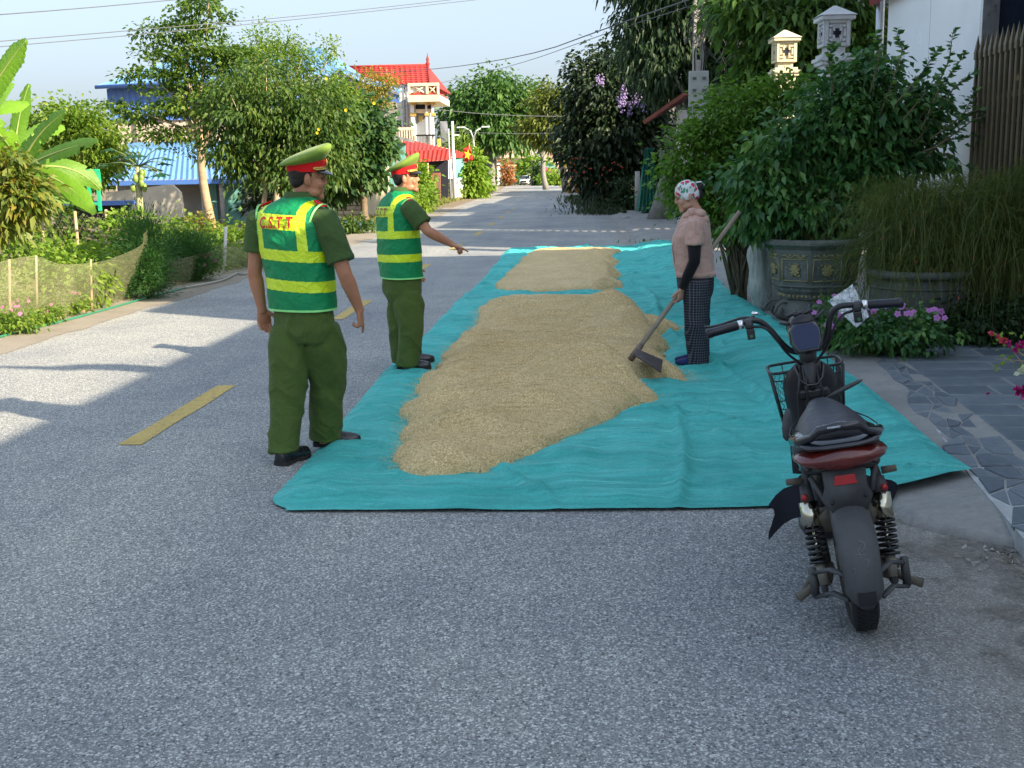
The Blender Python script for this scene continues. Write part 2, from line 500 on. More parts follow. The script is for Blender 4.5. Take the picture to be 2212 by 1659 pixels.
def strip2(name, xs, ys, zf, mat, label):
    X, Y = np.meshgrid(xs, ys)
    ed = 1.47 + bend(Y) + 0.06 * np.sin(Y * 1.3) + 0.10 * (fbm(Y * 2.2, Y * 0, 4, 8) - 0.5) + 0.05 * (fbm(Y * 9, Y * 0, 3, 4) - .5)
    XX = np.where(X < 0.5, ed + X, 1.47 + bend(Y) + X)
    Z = zf(X, Y)
    V = np.stack([XX, Y, Z], -1).reshape(-1, 3); ny, nx = X.shape
    i = np.arange(ny - 1)[:, None] * nx + np.arange(nx - 1)[None, :]
    return prop(link(name, npmesh(name, V, np.stack([i, i + 1, i + 1 + nx, i + nx], -1).reshape(-1, 4), True), None, mat), label, kind='structure')
def apz(X, Y):
    rough = 0.006 * (fbm(X * 5, Y * 5, 3, 2) - 0.5)
    return np.where(X <= 0.0, -0.02, 0.035 * np.clip(X / 0.05, 0, 1) + 0.055 * np.clip((X - 0.05) / 0.42, 0, 1)) + np.where(X > 0, rough, 0)
def aprh(x, y):
    X = x - 1.47 - float(bend(y))
    return 0.0 if X <= 0 else 0.035 * min(1, X / 0.05) + 0.055 * max(0, min(1, (X - 0.05) / 0.42))
# near lobe ends in a broken rounded edge at y ~4.4
ys = np.concatenate([[4.50], np.arange(4.52, 12, 0.05), np.arange(12, 48, 0.4)])
xs = np.array([0.0, 0.02, 0.05, 0.09, 0.16, 0.25, 0.4, 0.6, 0.8, 1.05, 1.3, 1.7, 2.2, 2.8, 3.4, 4.2, 5.5])
X, Y = np.meshgrid(xs, ys)
ed = 1.49 + bend(Y) + 0.05 * np.sin(Y * 1.3) + 0.14 * (fbm(Y * 2.2, Y * 0, 4, 8) - 0.5) + 0.05 * (fbm(Y * 9, Y * 0, 3, 4) - .5)
ed = ed + 0.62 * np.clip((5.05 - Y) / 0.5, 0, 1) ** 1.8
XX = ed + X
Z = apz(X, Y)
Z[0, :] = -0.02
Y = Y - 0.22 * np.exp(-((X - 0.32) / 0.28) ** 2) * np.clip((4.9 - Y) / .4, 0, 1) - 0.05 * (fbm(X * 9, X * 0, 4, 2) - .3) * np.clip((4.7 - Y) / .2, 0, 1)
V = np.stack([XX, Y, Z], -1).reshape(-1, 3); ny, nx = X.shape
i = np.arange(ny - 1)[:, None] * nx + np.arange(nx - 1)[None, :]
ap = npmesh('apron', V, np.stack([i, i + 1, i + 1 + nx, i + nx], -1).reshape(-1, 4), True)
# front edge face
prop(link('driveway', ap, None, APR), 'worn grey concrete apron with a broken edge', kind='structure')
ragged('dusty_gutter', 1.2, 4.4, -6, 5.6, 0.006, GUT, 0.12, 6, label='sandy dust beside the broken concrete edge')

# stone paving tiles (objects), children of the paving base
t = NT('blue_stone')
c = t.ramp(t.noise(3.5, 6, 0.7), [(0.3, (0.10, 0.125, 0.15)), (0.7, (0.19, 0.225, 0.25))])
c = t.mix(1.0, c, t.ramp(t.objrand(), [(0, (0.75, 0.77, 0.8)), (1, (1.25, 1.22, 1.18))]), 'MULTIPLY')
c = t.mix(t.ramp(t.noise(11, 6, 0.8, dist=0.8), [(0.55, 0.0), (0.75, 0.5)]), c, (0.30, 0.30, 0.28))
t.col(c); t.setp(rough=0.7, spec=0.4); t.bump(t.noise(26, 6, 0.75), 0.006)
BST = t.mat
JOI = M('joint_mortar', (0.40, 0.42, 0.42), 0.95, 0.25, 8, 0.004)
mb = MB()
TZ = 0.088
mb.prism([(1.84, 4.5), (4.4, 4.5), (4.4, 10.3), (2.62, 10.3), (2.36, 8.74), (2.20, 7.15), (2.06, 6.16), (1.96, 5.5)], -0.02, TZ)
pav = mb.build('paving', JOI); prop(pav, 'blue grey stone paving at the gate', kind='structure')
rg = random.Random(5)
def tile(poly, zt):
    m_ = MB(); n = len(poly)
    cx = sum(p[0] for p in poly) / n; cy = sum(p[1] for p in poly) / n
    pin = [(cx + (p[0] - cx) * 0.95, cy + (p[1] - cy) * 0.95) for p in poly]
    vv = [(p[0] - cx, p[1] - cy, TZ - 0.01) for p in poly] + [(p[0] - cx, p[1] - cy, zt - 0.005) for p in poly] + [(p[0] - cx, p[1] - cy, zt) for p in pin]
    ff = [(i, (i + 1) % n, (i + 1) % n + n, i + n) for i in range(n)] + [(i + n, (i + 1) % n + n, (i + 1) % n + 2 * n, i + 2 * n) for i in range(n)] + [tuple(range(2 * n, 3 * n))]
    m_.add(vv, ff)
    o = m_.build('tile', BST, pav); o.location = (cx, cy, 0)
    o.rotation_euler = (rg.uniform(-.004, .004), rg.uniform(-.004, .004), 0)
# regular coursed tiles, rows running obliquely
ang = R(-4)
ca, sa = math.cos(ang), math.sin(ang)
ox, oy = 2.30, 4.6
def rc(u, v): return (ox + u * ca - v * sa, oy + u * sa + v * ca)
for row in range(16):
    v0 = row * 0.33; off = rg.uniform(-0.3, 0.3); u0 = 0.02 + (0.0)
    ulim = 2.15
    u = 0.0
    first = True
    while u < ulim:
        w = 0.62 + (off if first else 0); first = False
        u1 = min(u + w, ulim + .05)
        P_ = [rc(u + .011, v0 + .011), rc(u1 - .011, v0 + .011), rc(u1 - .011, v0 + .319), rc(u + .011, v0 + .319)]
        if all(p[0] < 4.38 and p[1] < 10.25 for p in P_) and u1 - u > 0.12: tile(P_, TZ + 0.006)
        u = u1
# crazy paving band between apron and courses: jittered grid cut in triangles/quads
G = {}
nx_, ny_ = 3, 26
for a in range(nx_ + 1):
    for b in range(ny_ + 1):
        yy = 4.52 + b * 0.225
        xl = 1.85 + (yy - 4.5) * 0.125; xr = 2.28 + (yy - 4.6) * 0.07
        G[a, b] = (xl + (xr - xl) * a / nx_ + (rg.uniform(-.055, .055)), yy + rg.uniform(-.075, .075))
for a in range(nx_):
    for b in range(ny_):
        q = [G[a, b], G[a + 1, b], G[a + 1, b + 1], G[a, b + 1]]
        if q[0][1] > 10.1: continue
        def shrink(pp, s=0.86):
            cx = sum(p[0] for p in pp) / len(pp); cy = sum(p[1] for p in pp) / len(pp)
            return [(cx + (p[0] - cx) * s, cy + (p[1] - cy) * s) for p in pp]
        r_ = rg.random()
        if r_ < 0.35: tile(shrink([q[0], q[1], q[2]]), TZ + rg.uniform(.003, .007)); tile(shrink([q[0], q[2], q[3]]), TZ + rg.uniform(.003, .007))
        elif r_ < 0.9: tile(shrink(q), TZ + rg.uniform(.004, .012))

# ============================================================ TARPS
def poly_sdf(px, py, poly):
    """positive inside"""
    d = np.full(px.shape, 1e9); ins = np.zeros(px.shape, bool); n = len(poly)
    for i in range(n):
        ax, ay = poly[i]; bx, by = poly[(i + 1) % n]
        ex, ey = bx - ax, by - ay; wx, wy = px - ax, py - ay
        tt = np.clip((wx * ex + wy * ey) / (ex * ex + ey * ey + 1e-12), 0, 1)
        d = np.minimum(d, np.hypot(wx - ex * tt, wy - ey * tt))
        c1 = (ay > py) != (by > py)
        with np.errstate(divide='ignore', invalid='ignore'):
            xi = (bx - ax) * (py - ay) / (by - ay + 1e-15) + ax
        ins ^= (c1 & (px < xi))
    return np.where(ins, d, -d)
NEAR = [(835,1008),(850,985),(858,950),(880,930),(862,900),(885,860),(905,830),(940,800),(965,760),(1000,730),(1025,700),(1035,670),(1060,650),(1100,643),(1200,644),(1330,643),(1368,655),(1380,672),(1395,690),(1400,699),(1474,708),(1474,722),(1424,728),(1420,737),(1452,757),(1428,768),(1440,785),(1480,806),(1496,824),(1420,818),(1345,822),(1380,842),(1424,862),(1400,875),(1330,905),(1230,945),(1160,985),(1075,1010),(1062,1026),(990,1030),(915,1034),(875,1025),(845,1022)]
FAR = [(1065,622),(1085,602),(1110,580),(1125,560),(1150,545),(1345,543),(1318,556),(1338,570),(1316,583),(1345,597),(1330,606),(1352,622),(1290,633),(1150,635),(1090,631)]
PILES = [[tuple(gp(x, y, 0.02))[:2] for x, y in q] for q in (NEAR, FAR)]
t = NT('tarp')
c = t.ramp(t.noise(1.2, 6, 0.7), [(0.3, (0.055, 0.44, 0.41)), (0.7, (0.09, 0.60, 0.56))])
c = t.mix(t.ramp(t.noise(6, 6, 0.8, vec=t.mapv((0.6, 2.2, 1))), [(0.5, 0.0), (0.75, 0.45)]), c, (0.17, 0.72, 0.68))
c = t.mix(t.ramp(t.noise(3.2, 5, 0.75, vec=t.mapv((0.25, 2.4, 1)), dist=0.8), [(0.42, 0.0), (0.62, 0.65)]), c, (0.03, 0.33, 0.31))
c = t.mix(t.ramp(t.noise(5.5, 7, 0.8, vec=t.mapv((0.22, 3.2, 1)), dist=1.2), [(0.56, 0.0), (0.64, 0.5)]), c, (0.24, 0.80, 0.75))
wv = t.noise(420, 2, 0.6, vec=t.mapv((1, 0.12, 1)))
wv2 = t.noise(420, 2, 0.6, vec=t.mapv((0.12, 1, 1)))
wsum = t.math('ADD', wv, wv2)
c = t.mix(1.0, c, t.ramp(wsum, [(0.8, (0.80, 0.80, 0.82)), (1.2, (1.18, 1.18, 1.16))]), 'MULTIPLY')
t.col(c); t.setp(rough=0.62, spec=0.35)
t.bump(t.math('ADD', t.math('MULTIPLY', wsum, 0.25), t.noise(16, 6, 0.75, vec=t.mapv((0.5, 1.6, 1)))), 0.02, 1.0)
TARP = t.mat
def tarp(name, poly_fn, y0, y1, label, seed, ridge=True):
    ny = int((y1 - y0) / 0.028); nx = 150
    v = np.linspace(0, 1, ny)[:, None]; u = np.linspace(0, 1, nx)[None, :]
    xl, xr, ya, yb = poly_fn(v[:, 0])     # left & right x per row, y at left & right
    X = xl[:, None] + (xr - xl)[:, None] * u; Y = ya[:, None] + (yb - ya)[:, None] * u ** 5
    X = X + 0.0 * v; Y = Y + 0.0 * u
    G_ = np.where(X > 1.28, 0.045 * np.clip((X - 1.28) / 0.12, 0, 1) + 0.055 * np.clip((X - 1.42) / 0.42, 0, 1), 0)
    wx = X + 0.5 * fbm(X * 0.9, Y * 0.9, 3, seed) ; wy = Y + 0.35 * fbm(X * 0.8, Y * 0.5, 3, seed + 5)
    f1 = 1 - np.abs(2 * fbm(wx * 0.75, wy * 4.2, 3, seed + 1) - 0.95) * 1.6       # ripples lying across the road
    f2 = 1 - np.abs(2 * fbm(wx * 2.6, wy * 0.7, 3, seed + 2) - 0.95) * 1.8
    amp = 0.45 + 0.75 * fbm(X * 0.8, Y * 0.5, 2, seed + 7)
    H = amp * (0.050 * np.clip(f1, 0, 1) ** 2 + 0.022 * np.clip(f2, 0, 1) ** 3 + 0.022 * np.clip(1 - np.abs(2 * fbm(wx * 1.2, wy * 11, 3, seed + 31) - 0.95) * 2.2, 0, 1) ** 2) + 0.022 * fbm(X * 2.2, Y * 2.6, 3, seed + 9)
    if ridge:
        rx = 0.55 + 0.10 * np.sin(Y * 1.1) + 0.05 * (fbm(Y * 2, Y * 0, 3, 3) - .5)
        H += 0.035 * np.exp(-((X - rx) / 0.028) ** 2) * np.clip((7.6 - Y) / .5, 0, 1)
        rx2 = 1.12 - 0.05 * (Y - 9) + 0.12 * np.sin(Y * 0.9 + 1)
        H += 0.045 * np.exp(-((X - rx2) / 0.035) ** 2)
        rx3 = -0.15 - (Y - 5.3) * 0.5
        H += 0.030 * np.exp(-((X - rx3) / 0.03) ** 2) * np.clip((6.2 - Y) / .4, 0, 1)
    edge = np.minimum(np.minimum(u, 1 - u) * (xr - xl)[:, None], np.minimum(v, 1 - v) * (y1 - y0))
    H *= np.clip(edge / 0.10, 0.15, 1)
    for q in PILES: H *= 1 - .85 * np.clip(poly_sdf(X, Y, q) / .12 + .6, 0, 1)
    G_ = G_ + 0.010 * np.clip((X - 1.28) / 0.06, 0, 1)
    H0 = H; u2 = Y * 6.3 + 2.6 * fbm(X * .8, Y * .9, 4, seed + 40) * 2 + .35 * X; cre = np.exp(-(np.abs(np.sin(u2)) / 0.10)) * np.clip(6 * (fbm(X * 1.6, Y * 1.1, 3, seed + 41) - .42), 0, 1)
    u3 = X * 4.1 + 3.0 * fbm(X * .7, Y * .5, 4, seed + 44) * 2; cr2 = np.exp(-(np.abs(np.sin(u3)) / 0.07)) * np.clip(6 * (fbm(X * 1.1, Y * .8, 3, seed + 45) - .50), 0, 1)
    H += (0.040 * cre + 0.045 * cr2) * np.clip(edge / 0.10, 0, 1) * (1 - np.clip(np.maximum(poly_sdf(X, Y, PILES[0]), poly_sdf(X, Y, PILES[1])) / .1 + .8, 0, 1))
    hem = 0.006 * np.exp(-((edge - 0.012) / 0.012) ** 2)
    Z = G_ + 0.008 + H + hem
    k = ny * nx
    V = np.stack([X, Y, Z], -1).reshape(-1, 3)
    i = np.arange(ny - 1)[:, None] * nx + np.arange(nx - 1)[None, :]
    F = np.stack([i, i + 1, i + 1 + nx, i + nx], -1).reshape(-1, 4)
    o = link(name, npmesh(name, V, F, True), None, TARP)
    prop(o, label, 'tarp', 'green net tarps under the grain')
    return o
def near_shape(v):
    y = 5.19 + v * (15.45 - 5.19)
    xl = -1.56 + 0.05 * (fbm(y * 1.2, y * 0, 3, 1) - .5) - 0.05 * np.exp(-((y - 9) / 1.5) ** 2) + 0.12 * np.clip((5.42 - y) / 0.2, 0, 1) ** 2
    xr = np.interp(y, [5.19, 5.6, 7.6, 9, 12, 15.5], [1.98, 1.96, 2.02, 2.02, 2.0, 1.95]) + 0.05 * (fbm(y * 1.2, y * 0 + 4, 3, 2) - .5)
    ya = y + 0.04 * np.sin(v * 3) ; yb = y + 0.32 * (1 - v) ** 3
    return xl, xr, ya, yb
def far_shape(v):
    y = 15.2 + v * (24.7 - 15.2)
    xl = -1.50 + 0.10 * (fbm(y * 0.7, y * 0, 3, 11) - .5)
    xr = np.interp(y, [15, 20, 24.7], [1.98, 2.1, 2.1]) + 0.05 * (fbm(y * 1.2, y * 0 + 4, 3, 12) - .5)
    return xl, xr, y, y + 0.25 * v
tA = tarp('tarp', near_shape, 5.25, 15.45, 'turquoise net sheet under the nearer heap of grain', 21)
tB = tarp('tarp', far_shape, 15.2, 24.7, 'turquoise net sheet under the farther heap of grain', 33)
tB.location.z = -0.004

# ============================================================ GRAIN
t = NT('grain')
vo = t.voro(230, 'F1', 'Color', t.mapv((1, 0.62, 1))); sx = t.n.new('ShaderNodeSeparateColor'); t.l.new(vo, sx.inputs[0])
c = t.ramp(sx.outputs[0], [(0.0, (0.40, 0.27, 0.11)), (0.3, (0.54, 0.40, 0.195)), (0.7, (0.70, 0.53, 0.27)), (1.0, (0.88, 0.74, 0.45))])
big = t.noise(1.7, 5, 0.65)
c = t.mix(1.0, c, t.ramp(big, [(0.3, (0.88, 0.87, 0.84)), (0.7, (1.1, 1.1, 1.1))]), 'MULTIPLY')
t.col(c); t.setp(rough=0.75, spec=0.3)
dd = t.voro(230, 'F1', 'Distance', t.mapv((1, 0.62, 1)))
fur = t.noise(1.0, 5, 0.7, vec=t.mapv((1.1, 7.5, 1), rot=(0, 0, R(14))), dist=0.5)
t.bump(t.math('ADD', t.math('MULTIPLY', t.math('SUBTRACT', 1.0, dd), 0.05), fur), 0.07, 0.8)
GRM = t.mat
def surf_tarp(X):
    return np.where(X > 1.28, 0.055 * np.clip((X - 1.28) / 0.12, 0, 1) + 0.055 * np.clip((X - 1.42) / 0.42, 0, 1), 0) + 0.03
def heap(name, pix, peaks, waves, label, seed, base_h, step=0.026):
    poly = [tuple(gp(x, y, 0.02))[:2] for x, y in pix]
    xs = np.arange(min(p[0] for p in poly) - .15, max(p[0] for p in poly) + .15, step)
    ys_ = np.arange(min(p[1] for p in poly) - .15, max(p[1] for p in poly) + .15, step * 1.15)
    X, Y = np.meshgrid(xs, ys_)
    jx = 0.16 * (fbm(X * 5, Y * 5, 4, seed) - .5) * 2; jy = 0.16 * (fbm(X * 5, Y * 5, 4, seed + 4) - .5) * 2
    S = poly_sdf(X + jx * .6, Y + jy, poly)
    S = S + 0.010 * (fbm(X * 22, Y * 22, 2, seed + 8) - .5) * 2
    H = base_h * np.clip(S / 0.22, 0, 1) ** 0.8
    for (a, b, h, rx, ry) in peaks:
        p = gp(a, b, 0.1)
        r_ = np.sqrt(((X - p.x) / rx) ** 2 + ((Y - p.y) / ry) ** 2)
        H += 1.55 * h * np.clip(1 - r_, 0, 1) ** 1.15 * np.clip(S / 0.15, 0, 1)
    for (amp, fx_, fy_, ph) in waves:
        ww = fx_ * X + fy_ * Y + 2.2 * fbm(X * .7, Y * .7, 3, seed + 2) + ph
        H += amp * (1 - np.abs(np.sin(ww)) ) ** 1.6 * np.clip(S / 0.3, 0, 1) * (0.3 + fbm(X * .8, Y * .6, 2, seed + 6))
    if base_h < .038: H *= np.clip((15.1 - Y) / 2.2, 0.22, 1)
    H += (0.02 * fbm(X * 6, Y * 6, 3, seed + 3) + 0.018 * (1 - np.abs(2 * fbm(X * 2.2 + Y * .8, Y * 7 - X * 1.5, 3, seed + 19) - .95))) * np.clip(S / .1, 0, 1)
    Z = surf_tarp(X) + 0.008 + H - 0.075 * np.clip(1 - S / 0.05, 0, 1) ** 1.5
    keep = S > -0.03
    idx = -np.ones(X.shape, int)
    ny, nx = X.shape
    c = keep[:-1, :-1] & keep[1:, :-1] & keep[:-1, 1:] & keep[1:, 1:]
    I = np.arange(ny - 1)[:, None] * nx + np.arange(nx - 1)[None, :]
    F = np.stack([I, I + 1, I + 1 + nx, I + nx], -1)[c]
    used = np.unique(F); mp = -np.ones(ny * nx, int); mp[used] = np.arange(len(used))
    V = np.stack([X, Y, Z], -1).reshape(-1, 3)[used]
    o = link(name, npmesh(name, V, mp[F], True), None, GRM)
    prop(o, label, 'grain', None, 'stuff')
    return poly, X, Y, S, Z
g1 = heap('grain_heap', NEAR, [(1285, 822, .17, .75, .42), (1345, 728, .17, .6, .5), (1320, 672, .11, .6, .5), (1300, 775, .10, .7, .35), (1230, 750, .07, .8, .3), (1395, 712, .06, .4, .5), (1150, 860, .05, 1.0, .8)],
          [(.13, 1.0, 5.2, 0.0), (.06, -2.0, 8.5, 1.0)], 'wide heap of tan rice grain on the nearer turquoise sheet', 41, 0.035)
g2 = heap('grain_heap', FAR, [(1285, 560, .13, .6, .9), (1300, 592, .15, .7, .8), (1310, 612, .07, .6, .5)],
          [(.05, 1.0, 3.2, 0.4)], 'smaller heap of tan rice grain on the farther turquoise sheet', 57, 0.04)
# loose grains: real little kernels on the surface and strewn past the edge
def kernels(name, heaps, n, ymax, label):
    P = []; 
    for (poly, X, Y, S, Z) in heaps:
        w = np.where(S > 0, 1.0, np.exp(np.clip(S, -1, 0) / 0.07) * 0.55) * (S > -0.42)
        w = w * np.clip((ymax - Y) / 3.0, 0, 1) ** 1.3 + 1e-12
        w = w.ravel() / w.sum()
        k = RNG.choice(w.size, size=n, p=w)
        x = X.ravel()[k] + RNG.uniform(-.014, .014, n); y = Y.ravel()[k] + RNG.uniform(-.016, .016, n)
        z = np.where(S.ravel()[k] > 0, Z.ravel()[k] + 0.001, surf_tarp(x) + 0.004)
        P.append(np.stack([x, y, z], -1))
    P = np.concatenate(P); n = len(P)
    a = RNG.uniform(0, 2 * np.pi, n); tl = RNG.uniform(-.35, .35, n); L = RNG.uniform(.0042, .0062, n); W = L * 0.36
    d = np.stack([np.cos(a) * np.cos(tl), np.sin(a) * np.cos(tl), np.sin(tl)], -1)
    s = np.stack([-np.sin(a), np.cos(a), 0 * a], -1); up = np.cross(d, s)
    V = np.stack([P - d * L[:, None], P + s * W[:, None], P + d * L[:, None], P - s * W[:, None], P - up * W[:, None] * -1.1], 1).reshape(-1, 3)
    b = np.arange(n)[:, None, None] * 5
    F = (np.array([[0, 1, 4], [1, 2, 4], [2, 3, 4], [3, 0, 4]])[None] + b).reshape(-1, 3)
    v = np.repeat(RNG.uniform(0, 1, n), 5)
    me = npmesh(name, V, F, False, v)
    tt = NT('kernel'); tt.col(tt.ramp(tt.attr('v'), [(0, (0.42, 0.29, 0.11)), (0.3, (0.52, 0.38, 0.17)), (0.8, (0.72, 0.56, 0.30)), (1, (0.88, 0.76, 0.52))])); tt.setp(rough=0.6, spec=0.35)
    prop(link(name, me, None, tt.mat), label, 'grain', None, 'stuff')
kernels('loose_grain', [g1], 170000, 15.0, 'single rice kernels strewn over the heap and past its edge')

# crumbled bits of concrete along the broken edge
rng = np.random.RandomState(77); mb = MB()
for k in range(420):
    yy = rng.uniform(4.35, 7.5) if k % 2 else rng.uniform(4.3, 4.7); xx = (1.40 + rng.normal(0, .06)) if yy > 4.7 else rng.uniform(1.6, 3.0); s_ = rng.uniform(.004, .016) * (1.6 if rng.uniform() < .1 else 1)
    c_ = Vector((xx, yy, .008)); mb.add([c_ + Vector((rng.uniform(-1, 1), rng.uniform(-1, 1), rng.uniform(-.3, 1))) * s_ for _ in range(5)], [(0, 1, 2), (0, 2, 3), (0, 3, 4), (0, 4, 1), (1, 4, 3, 2)])
prop(mb.build('rubble', M('crumb', (.34, .33, .31), .9, .3, 20)), 'small crumbs of concrete along the broken apron edge', 'rubble', None, 'stuff')

# ============================================================ BUILDING HELPERS
def corr(mb, A, B, C, D, pitch=0.2, amp=0.03, m=0, prof='sine', both=False):
    """corrugated sheet A-B along the top (ribs run from A to D), with a little thickness"""
    A, B, C, D = [Vector(p) for p in (A, B, C, D)]
    L = (B - A).length
    n = max(2, int(L / pitch)); k = n * 4
    nrm = (B - A).cross(D - A).normalized()
    vv = []
    for j, (P, Q) in enumerate(((A, B), (D, C))):
        for i in range(k + 1):
            ph = (i % 4)
            off = [0, 1, 1, 0][ph] if prof == 'box' else math.sin(i / 4 * 2 * math.pi) 
            vv.append(P.lerp(Q, i / k) + nrm * off * amp)
    ff = [(i, i + 1, i + k + 2, i + k + 1) for i in range(k)]
    vv2 = [v - nrm * 0.006 for v in vv]
    mb.add(vv, ff, m, False); mb.add(vv2, [tuple(reversed(f)) for f in ff], m, False)
def panel(mb, pts, th=0.1, m=0):
    """flat polygon given by 3D points, extruded backwards by th"""
    pts = [Vector(p) for p in pts]
    n = (pts[1] - pts[0]).cross(pts[2] - pts[1]).normalized()
    if n.dot(Vector((0, 0, HCAM)) - pts[0]) < 0: pts = pts[::-1]; n = -n
    k = len(pts)
    vv = pts + [p - n * th for p in pts]
    ff = [tuple(range(k)), tuple(range(2 * k - 1, k - 1, -1))] + [(i, i + k, (i + 1) % k + k, (i + 1) % k) for i in range(k)]
    mb.add(vv, ff, m)
def A3(l): return [at(*q) for q in l]
WHITE = M('white_paint', (0.72, 0.73, 0.72), 0.7, 0.06, 1.5, 0.002, grime=0.25)
CREAM = M('cream_paint', (0.66, 0.58, 0.40), 0.8, 0.1, 1.2, 0.004, grime=0.35)
BEIGE = M('beige_render', (0.50, 0.43, 0.36), 0.85, 0.08, 0.4, 0.004, grime=0.15)
GREYW = M('grey_render', (0.24, 0.23, 0.22), 0.9, 0.18, 0.9, 0.006, grime=0.4)
BLUES = M('blue_sheet', (0.07, 0.17, 0.48), 0.45, 0.08, 0.5, metal=0.0, spec=0.5, grime=0.1)
LBLUE = M('pale_blue_roof', (0.13, 0.28, 0.50), 0.6, 0.08, 0.4, spec=0.5, grime=0.15)
TEAL = M('teal_sheet', (0.06, 0.30, 0.24), 0.5, 0.14, 1.2, spec=0.4, grime=0.3)
TEALP = M('faded_teal', (0.16, 0.40, 0.36), 0.7, 0.2, 2.0, grime=0.4)
REDR = M('red_roof', (0.40, 0.035, 0.03), 0.85, 0.15, 1.5, 0.003, grime=0.2)
MAROON = M('maroon_sheet', (0.20, 0.03, 0.04), 0.45, 0.1, 2)
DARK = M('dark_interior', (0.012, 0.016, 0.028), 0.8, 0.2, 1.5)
DBLUE = M('dark_blue_backing', (0.006, 0.018, 0.045), 0.6, 0.35, 2.5, 0.02, 1.2)
CONC = M('concrete', (0.36, 0.35, 0.33), 0.9, 0.14, 3, 0.005, grime=0.4)
STEEL = M('steel', (0.45, 0.47, 0.48), 0.35, 0.1, 6, metal=0.8)
GOLDB = M('bronze_bar', (0.135, 0.11, 0.065), 0.5, 0.2, 7, metal=0.3, grime=0.3)
BLACK = M('black_paint', (0.012, 0.012, 0.014), 0.4, 0.3, 8)
BRICK = M('brick', (0.32, 0.13, 0.08), 0.9, 0.25, 8, 0.004, orand=0.25)
BLOCKM = M('sand_block', (0.44, 0.36, 0.25), 0.95, 0.16, 4, 0.006, orand=0.18)
GOLD = M('gold_paint', (0.62, 0.42, 0.10), 0.45, 0.15, 6, metal=0.2)
REDP = M('red_paint', (0.50, 0.05, 0.04), 0.6, 0.15, 4)
WOODP = M('pale_wood', (0.42, 0.32, 0.20), 0.8, 0.2, 5, 0.004)

# ------------------------------------------------------------ house along the right side
hs = thing('house', 'white panelled house wall with maroon awning beside the spiked gate', 'house', (4.2, 8, 0))
hs_inv = Matrix.Translation((-4.2, -8, 0))
class MBo(MB):
    """mesh builder whose world coordinates are made local to a parent at loc"""
    def done(s, name, mats, root, label=None):
        inv = Matrix.Translation(-Vector(root.location))
        s.v = [tuple(inv @ Vector(v)) for v in s.v]
        o = s.build(name, mats, root)
        if label: o['label'] = label
        return o
HP = M('wall_panel', (0.80, 0.84, 0.88), 0.35, 0.04, 1.0, 0.0015, 3.0, spec=0.5, grime=0.08)
mb = MBo(); mb.box((9.2, -3.0, 2.45), (10, 22.0, 4.9)); mb.done('near_wall', WHITE, hs)
for (ya, yb) in ((11.62, 13.42), (13.435, 15.2)):
    mb = MBo(); mb.box((4.1, (ya + yb) / 2, 3.8), (0.12, yb - ya, 7.6)); mb.done('wall_panel', HP, hs)
mb = MBo(); mb.box((9.2, 15.12, 3.8), (9.9, 0.16, 7.6)); mb.box((14.1, 12, 3.8), (0.2, 6.4, 7.6)); mb.box((9.0, 11.66, 6.3), (9.8, 5.5, 0.15)); mb.box((9.1, 12.1, 7.66), (10.6, 6.8, 0.12)); mb.done('rear_wall', WHITE, hs)
mb = MBo(); mb.box((4.25, 9.8, 5.2), (0.2, 3.6, 1.6)); mb.box((4.25, 10.5, 6.8), (0.2, 2.2, 1.6)); mb.done('lintel', WHITE, hs)
mb = MBo(); mb.box((7.8, 10, 2.45), (0.1, 3.6, 5.0)); mb.box((6.0, 8.06, 2.45), (3.6, 0.1, 5)); mb.box((6.0, 9.8, 4.86), (3.7, 3.5, 0.08)); mb.done('dark_lining', DBLUE, hs)  # near-black back, side and ceiling put the doorway's shade into the colour
mb = MBo(); mb.box((6.0, 11.72, 2.45), (3.7, 0.08, 5.0)); mb.done('dark_sheet', DBLUE, hs)
mb = MBo(); mb.box((6.0, 9.8, 0.06), (3.7, 3.6, 0.12)); mb.done('floor_slab', CONC, hs)
for yy in (11.57, 8.1):
    mb = MBo(); mb.box((4.05, yy, 2.4), (0.16, 0.07, 4.6)); mb.done('door_post', STEEL, hs)
mb = MBo(); corr(mb, (3.7, 10.8, 4.5), (3.7, 15.5, 4.5), (3.88, 15.5, 3.70), (3.88, 10.8, 3.70), 0.11, 0.02); mb.done('awning', MAROON, hs)
mb = MBo(); mb.tube([(3.98, 15.36, 0.1), (3.98, 15.36, 5.0)], 0.055, 10); mb.done('downpipe', STEEL, hs)
# roof ornaments on the eave of the near wing
for (yy, s_) in ((4.6, 1.0), (2.9, 0.7), (0.6, 0.9)):
    mb = MBo()
    pts = [(4.35, yy, 4.9), (4.2, yy, 5.12 * 1.0), (4.0, yy - .05, 4.9 + .32 * s_), (3.75, yy - .1, 4.9 + .30 * s_), (3.45, yy - .12, 4.9 + .42 * s_), (3.1, yy - .1, 4.9 + .47 * s_)]
    mb.tube(pts, [.16, .15, .11, .09, .05, .012], 8); mb.done('roof_horn', CONC, hs)

